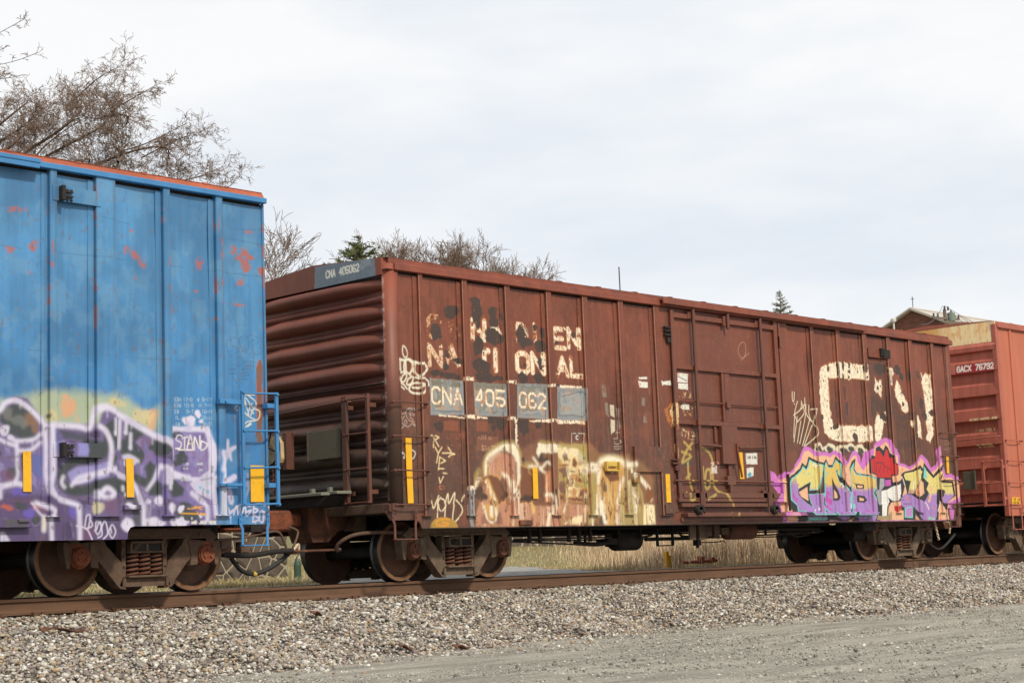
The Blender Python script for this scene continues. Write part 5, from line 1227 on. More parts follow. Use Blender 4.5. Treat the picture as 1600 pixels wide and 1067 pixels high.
for (x,y,l,a,lab) in ((-5.2,-.75,.55,.05,'thin rusty iron strip lying flat on the ballast at the left edge'),(-1.55,-.5,.32,.5,'crumpled rusty scrap of metal on the ballast below the rail'),(-1.05,-2.5,.30,.2,'short rusty iron flake lying where the ballast meets the gravel'),(-1.75,-2.3,.16,-.2,'small dark rusty chip at the foot of the ballast slope')):
    s=MB(); s.grid(lambda u,v:((u-.5)*l,(v-.5)*.07,.03*math.sin(u*5+v)+.01*v),6,2,sm=False); o=s.part('rusty_scrap',M['rust'],loc=(0,0,0)); o.location=(x,y,float(zbed(x,y))+.045); o.rotation_euler=(0,0,a); tag(o,lab,'scrap','rusty scraps on the ballast')
    sm=o.modifiers.new('thick','SOLIDIFY'); sm.thickness=.012
# ---------------------------------------------------------------- paint canvases
BX0,BX1,BZ0,BZ1=.1,15.6,.6,4.42
cvb=Canvas(BX0,BX1,BZ0,BZ1,120,3,(132,74,56))
def base_tone(cv,top,bot,za,zb):  # paint tone from bottom to top, with random streaks and mottling
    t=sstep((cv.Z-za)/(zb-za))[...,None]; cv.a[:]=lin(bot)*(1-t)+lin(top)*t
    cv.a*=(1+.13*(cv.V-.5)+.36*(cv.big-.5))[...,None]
base_tone(cvb,(128,65,42),(90,60,46),1.2,3.9)
full=(slice(None),slice(None))
def wash(cv,col,mask): cv.put(full,np.clip(mask,0,1),col)
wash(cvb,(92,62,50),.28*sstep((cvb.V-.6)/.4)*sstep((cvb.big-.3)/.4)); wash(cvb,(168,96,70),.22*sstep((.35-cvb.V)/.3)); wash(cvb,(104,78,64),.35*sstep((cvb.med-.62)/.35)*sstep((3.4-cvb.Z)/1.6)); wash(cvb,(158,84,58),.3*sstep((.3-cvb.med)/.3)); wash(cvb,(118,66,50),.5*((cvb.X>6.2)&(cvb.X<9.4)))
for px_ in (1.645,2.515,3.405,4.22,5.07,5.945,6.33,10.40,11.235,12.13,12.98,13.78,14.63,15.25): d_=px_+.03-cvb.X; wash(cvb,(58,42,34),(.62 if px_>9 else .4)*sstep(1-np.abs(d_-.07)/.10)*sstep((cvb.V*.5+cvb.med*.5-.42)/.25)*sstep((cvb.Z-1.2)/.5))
wash(cvb,(84,56,44),.35*sstep((cvb.Z-4.0)/.2)*sstep((cvb.V-.5)/.4)); wash(cvb,(172,104,66),.3*sstep((cvb.U-.8)/.15)*sstep((cvb.med-.5)/.3)); wash(cvb,(80,58,48),.8*sstep((cvb.U-.965)/.02)*sstep((cvb.U2-.4)/.2)); wash(cvb,(150,92,66),.35*sstep((cvb.U2-.9)/.06))
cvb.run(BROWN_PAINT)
low=sstep((1.75-cvb.Z)/.3)*((cvb.X>1.75)&(cvb.X<5.9)); lum=cvb.a.mean(2); pale_paint=sstep((lum-.16)/.1)  # mask of pale paint, where rust and streaks go over graffiti and lettering
wash(cvb,(126,76,46),.85*low*pale_paint*sstep((cvb.U-.86)/.05)); wash(cvb,(216,166,96),.5*low*pale_paint*sstep((cvb.V-.72)/.15)); wash(cvb,(250,236,200),.45*low*pale_paint*sstep((.2-cvb.V)/.12)); wash(cvb,(206,140,80),.5*pale_paint*(cvb.Z>2)*sstep((cvb.U-.88)/.06))
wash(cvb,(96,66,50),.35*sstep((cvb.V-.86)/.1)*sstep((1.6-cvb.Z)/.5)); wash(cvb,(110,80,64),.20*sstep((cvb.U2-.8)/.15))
LX0,LX1=-9.6,-1.7
cvl=Canvas(LX0,LX1,.55,5.05,130,5,(66,136,192)); base_tone(cvl,(76,140,190),(60,132,192),1.2,4.5)
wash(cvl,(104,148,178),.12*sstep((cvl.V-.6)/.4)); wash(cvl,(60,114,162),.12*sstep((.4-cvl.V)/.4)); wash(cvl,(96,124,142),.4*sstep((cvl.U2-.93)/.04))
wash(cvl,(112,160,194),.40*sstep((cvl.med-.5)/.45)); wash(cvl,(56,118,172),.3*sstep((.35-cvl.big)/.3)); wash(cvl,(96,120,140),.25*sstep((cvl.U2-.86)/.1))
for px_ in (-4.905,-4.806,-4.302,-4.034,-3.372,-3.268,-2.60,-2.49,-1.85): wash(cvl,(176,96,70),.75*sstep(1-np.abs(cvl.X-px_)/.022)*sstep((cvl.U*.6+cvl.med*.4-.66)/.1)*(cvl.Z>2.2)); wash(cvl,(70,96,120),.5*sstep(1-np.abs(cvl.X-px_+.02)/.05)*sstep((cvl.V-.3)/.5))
for zz_ in (3.9,2.75): wash(cvl,(58,104,146),.45*sstep(1-np.abs(cvl.Z-zz_-.006*cvl.wz)/.012)*sstep((cvl.med-.35)/.2))
cvl.run(BLUE_PAINT)
for c_,d_ in (((112,98,144),1),((130,116,176),1),((86,66,110),1)):
    near=sstep(1-np.abs(cvl.a-lin(c_)).sum(2)/.05); wash(cvl,(158,146,196),.6*near*sstep((cvl.med-.62)/.25)); wash(cvl,(70,58,80),.6*near*sstep((.36-cvl.med)/.2)); wash(cvl,(140,96,118),.4*near*sstep((cvl.big-.7)/.2)*sstep((cvl.U-.4)/.4))
wht=sstep((cvl.a.min(2)-.45)/.1)*(cvl.Z<2.2); wash(cvl,(190,182,214),.5*wht*sstep((cvl.med-.55)/.35)); wash(cvl,(160,150,160),.6*wht*sstep((cvl.U-.93)/.04)); wash(cvl,(120,96,90),.5*sstep((cvl.U-.975)/.015)); wash(cvl,(110,104,112),.22*sstep((cvl.V-.8)/.15)*(cvl.Z<1.5))
# end bands (y across, z up); the camera reads y from right to left
cve=Canvas(0,3.2,1.0,4.5,130,8,(128,70,56)); base_tone(cve,(138,74,54),(70,54,44),1.5,3.6); wash_e=lambda c,mk:cve.put(full,np.clip(mk,0,1),c)
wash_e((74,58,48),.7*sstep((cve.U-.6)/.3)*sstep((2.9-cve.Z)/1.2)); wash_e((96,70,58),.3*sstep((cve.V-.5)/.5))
wash_e((206,178,158),1.0*sstep((.22-cve.X+.05*cve.wx)/.08)*sstep((cve.U2-.25)/.4)*(.25+.75*sstep(np.cos((cve.Z-4.05)/.195*6.283)*.8+.3))*(cve.Z<4.12)*sstep((cve.X-.07)/.05))
cve.fill((128,140,150),1,1,1.5,0,0,[(.22,4.14),(1.53,4.13),(1.50,4.46),(.24,4.465)]); cve.fill((112,124,134),2,.6,4,.3,0,[(.3,4.16),(1.5,4.16),(1.45,4.43),(.3,4.44)]); cve.fill((156,164,170),1.5,.7,3,.1,0,[(.3,4.30),(.62,4.27),(.5,4.40),(.33,4.41)])
for i,ch in enumerate('CNA 405062'):
    if ch==' ': continue
    for pl in FONT[ch].split(';'): cve.stroke((244,240,226),2.3,.5,1,.05,0,[(1.265-i*.072-int(q[0])/4*.052,4.268+int(q[1])/6*.095) for q in pl.split()])
cvg=Canvas(0,3.2,.9,4.45,120,9,(186,102,82)); cvg.a*=(1+.22*(cvg.V-.5)+.2*(cvg.big-.5))[...,None]
cvg.fill((166,34,44),.8,1,.3,0,0,[(.06,3.83),(.98,3.83),(.98,4.015),(.06,4.015)])
def endtext(cv,st,ya,yb,z0,h,lw,col,a=1,wear=0):
    n=len(st); cw=(ya-yb)/(n-.25)
    for i,ch in enumerate(st):
        for pl in FONT.get(ch,'').split(';'):
            if pl: cv.stroke(col,lw,.5,a,wear,0,[(ya-i*cw-int(q[0])/4*cw*.72,z0+int(q[1])/6*h) for q in pl.split()])
endtext(cvg,'GACX 76792',.935,.09,3.872,.112,2.6,(246,240,226)); endtext(cvg,'WEIGHT MASTER MEMB',.73,.1,2.80,.05,1.3,(240,216,170),.95,.15); endtext(cvg,'½ INCH STEEL W  DG',.66,.08,2.575,.05,1.2,(240,210,150),.9,.2); endtext(cvg,'DG SPRINGS',.61,.26,2.24,.055,1.3,(240,216,170),.95,.1)
cvt=Canvas(0,3.2,4.35,4.9,150,10,(250,222,172)); wash(cvt,(230,178,98),.55*sstep((cvt.V*.6+cvt.U*.4-.35)/.4)*sstep((cvt.Z-4.52)/.16)); wash(cvt,(224,176,112),.35*sstep((cvt.V*.5+cvt.U2*.5-.5)/.4)); wash(cvt,(214,160,76),.85*sstep((cvt.X-1.0)/.5)); wash(cvt,(176,160,136),.5*sstep((.22-cvt.X)/.12)*sstep((cvt.Z-4.6)/.1)); wash(cvt,(200,140,76),.5*sstep((cvt.U-.9)/.06)); cvt.a*=1.25; cvg.a*=1.15; cve.a*=1.08
# ---------------------------------------------------------------- bogies
MESH={}
def wheel_mesh(R):
    if R not in MESH:
        b=MB(); pr=[(-.075,.001),(-.075,.10),(-.03,.125),(.022,.20),(.02,R-.085),(-.055,R-.062),(-.075,R-.058),(-.075,R-.010),(-.066,R),(.03,R+.004),(.04,R+.02),(.05,R+.028),(.062,R+.022),(.066,R-.055),(.05,R-.08),(.05,.13),(.08,.10),(.08,.001)]
        b.lathe(pr,(0,0,0),40,[0,0,0,0,0,1,1,2,2,2,2,2,0,0,0,0,0]); MESH[R]=b.mesh('wheel',[M['plate'],M['rim'],M['tread']])
    return MESH[R]
def frame_mesh(R,mt):
    k=('f',R,mt)
    if k in MESH: return MESH[k]
    b=MB(); h=R-.42; y0,y1=-.075,.075
    P=lambda poly,a=y0,c=y1:b.prism([(x,z+h) for x,z in poly],a,c)
    P([(-.98,.57),(-1.06,.63),(-.95,.71),(-.6,.745),(.6,.745),(.95,.71),(1.06,.63),(.98,.57),(.55,.615),(-.55,.615)])
    for s in (-1,1):
        f=(lambda q:[(s*x,z) for x,z in (q if s>0 else q[::-1])])
        P(f([(.335,.355),(.53,.545),(.56,.61),(.90,.61),(.80,.50),(.60,.33),(.42,.12),(.36,.05),(.27,.03),(.285,.20)]))
        P(f([(.262,.17),(.262,.62),(.312,.62),(.322,.22)]),y0+.012,y1-.01)
        P(f([(.98,.57),(1.09,.60),(1.10,.52),(1.06,.30),(1.02,.29),(1.0,.42)])); P(f([(.62,.58),(.76,.58),(.745,.30),(.64,.29),(.66,.40)]),y0-.012,y1-.02)
        P(f([(.42,.10),(.30,.05),(.27,.03),(.36,.045)]),y0-.02,y1)
    P([(-.36,.06),(.36,.06),(.31,.17),(-.31,.17)]); b.box(-.27,.27,y0-.07,y1+.05,.165+h,.19+h,.006)
    b.box(-.95,.95,y0-.022,y0+.02,.705+h,.735+h,.006); b.box(-.56,.56,y0-.018,y0+.02,.617+h,.64+h,.005)
    for sx_ in (-1,1):
        for zz_ in (.30,.42,.54): b.lathe([(y0+.02,.014),(y0-.012,.013),(y0-.014,.001)],(sx_*.29,0,zz_+h),6)
        b.lathe([(y0+.02,.03),(y0-.012,.028),(y0-.014,.001)],(sx_*.80,0,.66+h),10)
    for s in (-1,1):
        b.box(s*.30-.02,s*.30+.02,y0-.03,y0+.02,.05+h,.16+h,.01)
    MESH[k]=b.mesh('side_frame',mt); return MESH[k]
def spring_mesh():
    if 's' not in MESH:
        b=MB(); n=5; b.tube([(.068*math.cos(t),.068*math.sin(t),.262*t/(2*math.pi*n)) for t in [2*math.pi*n*i/60 for i in range(61)]],.0165,6); b.tube([(0,0,0),(0,0,.262)],.035,8,1); MESH['s']=b.mesh('spring',[M['rust'],M['dark']])
    return MESH['s']
def cap_mesh(R,mt):
    k=('c',R,mt)
    if k not in MESH:
        b=MB(); b.lathe([(0,.13),(-.09,.135),(-.10,.12),(-.13,.118),(-.135,.108),(-.155,.105),(-.158,.001)],(0,0,0),24)
        for a in (90,210,330):
            c,s=.055*math.cos(math.radians(a)),.055*math.sin(math.radians(a)); b.lathe([(-.156,.02),(-.178,.02),(-.178,.001)],(c,0,s),6)
        b.box(-.07,.01,-.166,-.158,-.03,.03,.004); MESH[k]=b.mesh('bearing_cap',mt)
    return MESH[k]
def child(name,me,par,loc,rot=None):
    o=bpy.data.objects.new(name,me); C.objects.link(o); o.parent=par; o.location=loc
    if rot: o.rotation_euler=rot
    return o
def bogie(root,xc,R,fm,cm):
    b=MB(); h=R-.42; b.box(-.2,.2,.45-1.6,2.75-1.6,.46+h,.60+h,.02); b.box(-.15,.15,-.35,.35,.60+h,.74+h,.02)
    for s in (-1,1): b.box(s*.29-.05,s*.29+.05,-1.0,1.0,.26+h,.36+h,.01); b.tube([(s*.42,-.9,.27+h),(s*.46,0,.27+h),(s*.42,.9,.27+h)],.05,8)
    bo=b.part('bogie',M['dark']); bo.parent=root; bo.location=(xc-OFF[root.name][0],0,0); OFF[bo.name]=(xc,1.6,0)
    wm=wheel_mesh(R)
    for dx in (-.875,.875):
        child('wheel',wm,bo,(dx,-.755,R),(0,random.uniform(0,6),0)); child('wheel',wm,bo,(dx,.755,R),(0,random.uniform(0,6),math.pi))
        a=MB(); a.tube([(0,-.98,0),(0,-.75,0),(0,-.72,0),(0,0,0),(0,.72,0),(0,.75,0),(0,.98,0)],[.075,.08,.09,.08,.09,.08,.075],14); child('axle',a.mesh('axle',M['dark']),bo,(dx,0,R))
        for s in (-1,1):
            ad=MB(); ad.box(-.13,.13,-.10,.09,.10,.16,.008); ad.box(-.12,.12,-.085,.08,-.05,.11,.02); child('bearing_adapter',ad.mesh('bearing_adapter',M['rusty']),bo,(dx,s*1.0,R)); child('bearing_cap',cap_mesh(R,cm),bo,(dx,s*1.0,R),None if s<0 else (0,0,math.pi))
            sh=MB(); sh.prism([(-.03,-.2),(.03,-.2),(.05,.15),(-.02,.17)],-.05,.05); child('brake_shoe',sh.mesh('brake_shoe',M['dark']),bo,(dx*(1-.53),s*.755,R))
    for s in (-1,1):
        child('side_frame',frame_mesh(R,fm),bo,(0,s*1.03,0))
        for dx in (-.165,0,.165): child('spring',spring_mesh(),bo,(dx,s*1.07,.188+h),(0,0,random.uniform(0,6)))
    for s in (-1,1):
        e=MB(); e.box(-.245,.245,-.06,.06,.45+h,.475+h,.005); e.box(-.225,.225,-.06,.06,.565+h,.59+h,.005)
        for dx in (-.22,0,.22): e.box(dx-.016,dx+.016,-.06,.05,.475+h,.565+h,.004)
        e.box(-.21,.21,.01,.06,.475+h,.565+h); e.prism([(-.21,.475+h),(-.15,.475+h),(-.06,.565+h),(-.12,.565+h)],-.05,.02); child('bolster_end',e.mesh('bolster_end',fm),bo,(0,s*1.10,0),None if s<0 else (0,0,math.pi))
    return bo
# ---------------------------------------------------------------- shared car pieces
def grab(root,name,x0,x1,z,m,y=-.07,r=.011,yb=.03):
    b=MB(); b.tube([(x0,yb,z-.012),(x0,y+.01,z-.005),(x0+.03,y,z),((x0+x1)/2,y-.004,z-.003),(x1-.03,y,z),(x1,y+.01,z-.005),(x1,yb,z-.012)],r,8)
    for x in (x0,x1): b.lathe([(0,.026),(-.025,.022),(-.03,.001)],(x,y+.035,z-.005),8)
    return b.part(name,m,root)
def stirrup(root,x0,x1,zt,zb,m,y=-.015,kink=True):
    b=MB(); w=.05
    for x,s in ((x0,1),(x1,-1)):
        b.prism([(x-.022,zt+.13),(x+.022,zt+.13),(x+.022,zt),(x+.022+s*.02*kink,zt-.06),(x+.022+s*.02*kink,zb),(x-.012+s*.02*kink,zb),(x-.012+s*.02*kink,zt-.06),(x-.022,zt)],y-.012,y+.0)
        for dz in (.04,.10): b.lathe([(-.012,.013),(-.024,.012),(-.026,.001)],(x,y,zt+dz),6)
    b.box(x0+.01,x1-.01,y-.05,y+.03,zb-.012,zb+.004,.004); return b.part('stirrup_step',m,root)
def rough_panel(b,x0,x1,z0,z1,y,amp=.004,lap=None,m=0):
    ph=random.random()*9
    b.grid(lambda u,v:(x0+(x1-x0)*u,y+amp*(math.sin(u*4.1+v*7+ph)+.7*math.sin(v*13+ph*2))*min(1,8*min(u,1-u,v+.02,1.02-v))+amp*2.2*math.sin(math.pi*u)*.6,z0+(z1-z0)*v),8,22,m)
def post(root,x0,x1,z0,z1,m,d=.048,foot=True,edge=None,skew=.006):
    b=MB(); w=x1-x0; b.prism([(x0,d),(x0+.004,.008),(x0+.014,-.001),(x1-.012,-.001),(x1-.004,.008),(x1,d)],z0,z1,'z')
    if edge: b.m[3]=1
    if foot: b.box(x0-.04,x1+.04,-.018,d,z0-.012,z0,.003)
    return b.part('side_post',[m,edge or m],root)
def shell(root,x0,x1,ztop,zsill,zedge,zridge,mroof,mwall,x_end=.07):
    """floor, far wall, roof: the closed box behind the visible side"""
    b=MB(); b.box(x0+.1,x1-.1,.09,3.11,zsill+.20,zsill+.30,.01); b.box(x0-.1,x1+.1,1.42,1.78,zsill+.02,zsill+.30,.01)
    for k in range(9): x=x0+1+(x1-x0-2)*k/8; b.box(x-.04,x+.04,.2,3.0,zsill+.06,zsill+.22,.005)
    b.part('underframe',M['dark'],root)
    b=MB(); b.box(x0+.05,x1-.05,3.1,3.18,zsill,ztop,.01); b.part('far_side_wall',mwall,root)
    b=MB(); rp=[(.05,ztop+.09),(.05,zedge),(1.6,zridge),(3.15,zedge),(3.15,ztop+.09)]; b.prism(rp,x0+.02,x1-.02,'x')
    b.part('roof',mroof,root); n=int((x1-x0)/.86)
    for k in range(1,n):
        x=x0+(x1-x0)*k/n; b=MB(); b.prism([(.045,zedge-.01),(.045,zedge+.012),(.5,zedge+(zridge-zedge)*.3+.03),(1.6,zridge+.03),(2.7,zedge+(zridge-zedge)*.3+.03),(3.155,zedge+.012),(3.155,zedge-.01)],x-.035,x+.035,'x'); b.part('roof_rib',mroof,root)
def coupler(root,xe,s,m,z=.88):
    """s=-1 points to -x; striker, shank and knuckle"""
    b=MB(); b.prism([(xe+s*-.75,z+.17),(xe+s*.22,z+.22),(xe+s*.22,z-.14),(xe+s*.15,z-.30),(xe+s*-.12,z-.30),(xe+s*-.32,z-.15),(xe+s*-.75,z-.12)],1.37,1.83); cp=b.part('coupler',m,root)
    k=MB(); x=xe+s*.22; k.box(x,x+s*.30,1.50,1.70,z-.08,z+.10,.03); k.box(x+s*.22,x+s*.62,1.44,1.60,z-.14,z+.14,.03); k.box(x+s*.22,x+s*.42,1.60,1.86,z-.14,z+.14,.03); k.box(x+s*.46,x+s*.62,1.60,1.76,z-.13,z+.13,.03); k.part('knuckle',M['rusty'],cp)
    return cp
def hose(root,pts,r=.022,m='rubber',name='brake_hose'):
    b=MB(); b.tube([Vector((q[0],q[2],q[1])) for q in smooth3(pts)],r,10); return b.part(name,M[m],root)
def smooth3(pts,n=6):
    P=[np.array(p,float) for p in ([pts[0]]+list(pts)+[pts[-1]])]; o=[]
    for i in range(1,len(P)-2):
        for k in range(n):
            t=k/n; p0,p1,p2,p3=P[i-1:i+3]; o.append(tuple(.5*((2*p1)+(p2-p0)*t+(2*p0-5*p1+4*p2-p3)*t*t+(3*p1-p0-3*p2+p3)*t**3)))
    o.append(tuple(pts[-1])); return o
# ---------------------------------------------------------------- brown boxcar
br=empty('boxcar',(7.83,1.6,0),'rust brown boxcar with peeling paint and graffiti, between the blue and orange boxcars','boxcar')
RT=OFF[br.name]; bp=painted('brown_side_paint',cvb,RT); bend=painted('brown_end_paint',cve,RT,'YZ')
shell(br,.22,15.43,4.29,.72,4.385,4.50,M['browntop'],M['brown'])
lp=[(.80,.885),(1.645,1.75),(2.515,2.63),(3.405,3.525),(4.22,4.345),(5.07,5.195),(5.945,6.10)]
rp=[(9.50,9.66),(10.40,10.51),(11.235,11.36),(12.13,12.27),(12.98,13.10),(13.78,13.91),(14.63,14.73),(15.25,15.34)]
edges=[.42]+[v for q in lp for v in q]
for a,b_ in zip(edges[::2],edges[1::2]):
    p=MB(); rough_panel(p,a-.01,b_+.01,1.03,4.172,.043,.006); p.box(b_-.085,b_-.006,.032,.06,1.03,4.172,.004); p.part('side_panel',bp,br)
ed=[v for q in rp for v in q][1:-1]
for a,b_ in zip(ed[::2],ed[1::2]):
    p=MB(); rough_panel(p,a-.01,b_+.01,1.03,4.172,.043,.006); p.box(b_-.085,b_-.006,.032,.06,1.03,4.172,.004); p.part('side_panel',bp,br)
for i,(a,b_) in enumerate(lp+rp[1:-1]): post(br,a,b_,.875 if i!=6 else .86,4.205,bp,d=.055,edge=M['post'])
post(br,.40,.425,1.0,4.205,bp,foot=False); post(br,15.25,15.35,.83,4.205,bp)
p=MB(); p.box(6.02,6.33,.012,.05,.9,4.2); p.box(5.97,6.22,-.03,.03,.875,1.02); p.part('door_post',bp,br)
p=MB(); p.box(9.33,9.66,.010,.05,.9,4.2); p.box(9.335,9.375,-.045,.02,1.0,4.18); p.box(9.335,9.40,-.06,.02,3.735,3.95); p.part('door_post',bp,br)
p=MB(); p.prism([(.235,1.03),(.16,1.0),(.12,.92),(.19,.815),(.60,.82),(.68,.815),(.735,.77),(.75,.707),(15.2,.707),(15.32,.80),(15.38,.88),(15.42,1.03)],.036,.065); p.part('side_sill',bp,br)
p=MB(); p.box(.76,15.2,.03,.16,.695,.707,.002); p.part('sill_flange',M['dark'],br)
p=MB(); p.box(.13,.235,-.02,.05,.93,1.03); p.box(.16,.27,-.045,.02,.945,1.04); p.part('jacking_pad',M['brown'],br)
p=MB(); p.box(.42,15.34,.075,.12,4.0,4.3,.002); p.part('eave_gap_shade',M['dark'],br)  # dark strip added behind the eave gap, standing in for its shade
p=MB(); p.box(.34,15.43,-.035,.06,4.205,4.298,.006); p.box(.34,15.43,-.008,.08,4.299,4.315,.004); p.part('top_chord',M['browntop'],br)
p=MB(); p.box(.30,15.45,.05,.12,4.30,4.385,.01); p.part('roof_edge',M['browntop'],br)
# rounded corner posts and the corrugated ends
def corner(xe,s,name='corner_post'):
    b=MB(); n=8; q=[(xe+s*.20,.008),(xe+s*.13,.0)]+[(xe+s*(.13-.12*math.sin(t)),.12-.12*math.cos(t)) for t in [math.pi/2*k/n for k in range(1,n+1)]]+[(xe+s*.05,.125),(xe+s*.2,.125)]
    if s<0: q=q[::-1]
    b.prism(q,1.02,4.30,'z'); b.s=[True if len(f)==4 else False for f in b.f]
    b.box(xe+s*.0,xe+s*.22,-.012,.14,4.21,4.225,.003); return b.part(name,bend if s>0 else M['brownend'],br)
def corr(y,z):
    if not 1.10<z<4.15: return 0
    u=((4.03-z)/.39)%1.0; u=u-1 if u>.5 else u; e=min(y,3.2-y); wv=.012*math.sin(y*2.3+z*4)
    tp=min(max((e-.13)/.75,0),1)**.5; hw=.15+.17*tp; c=.03-.06*tp; k=(u-c)/(hw*(.85 if u>c else 1.1)); big=(1-k*k)**.6 if abs(k)<1 else 0.
    k2=(abs(u)-.5 if u<0 else u-.5)/(.17-.05*tp); small=(1-k2*k2)**.6 if abs(k2)<1 else 0.; st=min(1,max(0,e-.105)/.06)
    return (max(.15*big*(.25+.75*tp),small*(.085-.045*tp))*st+wv*tp)*min(1,(4.15-z)/.04,(z-1.10)/.04)
def endwall(xe,s):
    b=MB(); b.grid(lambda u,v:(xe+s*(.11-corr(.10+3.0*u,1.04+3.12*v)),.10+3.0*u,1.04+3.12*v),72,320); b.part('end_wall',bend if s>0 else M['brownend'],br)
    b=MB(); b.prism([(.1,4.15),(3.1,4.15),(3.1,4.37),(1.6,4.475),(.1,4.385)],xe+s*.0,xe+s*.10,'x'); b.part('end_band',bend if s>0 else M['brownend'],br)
    b=MB(); b.box(xe+s*.0,xe+s*.10,.12,3.08,2.662,2.674,.002); b.part('end_seam',M['dark'],br); b=MB(); b.box(xe,xe+s*.14,.1,3.1,.92,1.05,.01); b.part('end_sill',M['iron'],br)
endwall(.21,1); endwall(15.44,-1); corner(.215,1); corner(15.435,-1)
# left end fittings
def ladder(root,m,x,ys,z0,z1,rungs,w=.045,name='ladder'):
    b=MB()
    for y,wd in ys: b.box(x-.035,x+.012,y-wd/2,y+wd/2,z0,z1,.004)
    for z in (z0+.15,z1-.15):
        for y,wd in ys: b.box(x,x+.13,y-.02,y+.02,z-.03,z+.03,.004)
    l=b.part(name,m,root)
    for z in rungs:
        r=MB(); r.tube([(x-.03,ys[0][0],z),(x-.03,ys[1][0],z)],.012,8)
        for y,wd in ys: r.lathe([(0,.02),(-.02,.018),(-.022,.001)],(x-.03,y,z),8,axis='x')
        r.part('rung',m,l)
    return l
ladder(br,M['brown'],.07,[(.76,.10),(.29,.05)],1.06,2.53,[2.48,2.005,1.53,1.075])
b=MB(); b.tube([(.2,.78,2.47),(.05,.80,2.475),(.04,1.6,2.44),(.04,2.6,2.41),(.2,2.62,2.41)],.014,8); b.part('end_handrail',M['brown'],br)
b=MB(); b.box(.06,.09,.88,1.56,1.715,2.11,.004); b.box(.055,.10,1.56,1.59,1.70,2.12,.003); pb=b.part('placard_board',M['wood'],br)
b=MB(); b.prism([(2.02,1.78),(2.05,1.72),(2.27,1.72),(2.32,1.82),(2.33,2.02),(2.24,2.10),(2.12,2.10),(2.03,2.0)],-.06,.10,'x'); hb=b.part('handbrake_housing',M['cream'],br)
b=MB(); b.lathe([(-.0,.27),(-.02,.285),(-.04,.27),(-.02,.255),(0,.27)],(-.10,2.25,1.95),28,axis='x')
for a in range(4): b.tube([(-.11,2.25,1.95),(-.12,2.25+.26*math.cos(a*1.57+.4),1.95+.26*math.sin(a*1.57+.4))],.012,6)
b.part('handbrake_wheel',M['dark'],hb); b=MB(); b.box(-.0,.14,1.97,2.06,1.62,2.14,.004); b.part('handbrake_bracket',M['brown'],hb)
b=MB()
for k in range(14): b.lathe([(-.012,.03),(0,.038),(.012,.03),(0,.022),(-.012,.03)],(-.02,2.22+.004*(-1)**k,1.68-k*.034),10,axis='x' if k%2 else 'y')
b.part('handbrake_chain',M['rust'],hb)
b=MB(); b.box(-.20,.06,.66,2.0,1.205,1.245,.005); b.box(-.36,-.205,.80,2.5,1.19,1.228,.005)
for y in (.75,1.12,1.5): b.box(.04,.10,y-.03,y+.03,1.24,1.32,.004)
b.part('crossover_platform',M['board'],br); b=MB(); b.prism([(.72,1.19),(.95,1.05),(1.9,1.05),(2.1,1.19)],-.3,.12,'x'); b.part('platform_bracket',M['dark'],br)
cp=coupler(br,.1,-1,M['rust'])
b=MB(); b.prism([(.47,.72),(.735,.72),(.735,.95),(.66,.985),(.60,.97)],1.15,1.32); b.part('draft_gusset',M['iron'],br)
stirrup(br,.185,.60,.815,.565,M['brown'])
for z in (2.40,1.94,1.48,1.02): grab(br,'grab_iron',.225,.845,z,M['brown'])
for z in (2.42,1.965,1.49,1.03): grab(br,'grab_iron',14.70,15.31,z,M['brown'])
stirrup(br,14.82,15.20,.82,.585,M['brown'])
hose(br,[(-.68,.455,1.0),(-.3,.46,1.0),(.03,.462,1.0)],.018,'rust','brake_pipe'); hose(br,[(1.9,.655,.55),(1.25,.655,.55),(.6,.675,.55),(.33,.675,.57),(.08,.655,.62),(-.03,.60,.72),(-.07,.53,.82),(-.03,.455,.9),(.07,.465,.95)],.026,'iron','train_line'); hose(br,[(-.70,.46,1.0),(-.56,.55,1.05),(-.565,.36,1.05)],.016,'paleiron','cut_lever')
hose(br,[(-.62,.50,1.1),(-.50,.66,1.15),(-.46,.74,1.2),(-.56,.79,1.25)],.015,'iron','air_hose')
b=MB(); b.box(-.78,-.60,1.0,1.12,.42,.50,.015); b.part('glad_hand',M['rust'],br)
# right end
coupler(br,15.5,1,M['rust'])
b=MB(); b.prism([(15.45,1.10),(15.85,1.12),(15.86,1.17),(15.45,1.18)],.5,.8); b.prism([(15.55,.72),(15.75,.72),(15.95,1.08),(15.8,1.10)],.75,.82); b.part('end_bracket',M['rust'],br)
hose(br,[(15.75,.80,.9),(16.0,.83,.9),(16.2,.79,.92),(16.15,.75,.95)],.03,'iron','cut_lever'); hose(br,[(16.05,.72,.8),(16.22,.70,.8),(16.28,.60,.8),(16.24,.47,.8)],.022,'cream','uncoupling_rod')
b=MB(); b.box(15.2,15.42,.05,.11,.60,.84,.01); b.part('end_strap',M['rust'],br)
b=MB()
for k in range(10): b.lathe([(-.012,.02),(0,.028),(.012,.02),(0,.012),(-.012,.02)],(14.60+.012*k,.18,.68-k*.036),8,axis='x' if k%2 else 'y')
b.part('slack_chain',M['paleiron'],br)
bogie(br,1.885,.42,M['iron2'],M['rust']); bogie(br,13.94,.42,M['iron2'],M['iron2'])
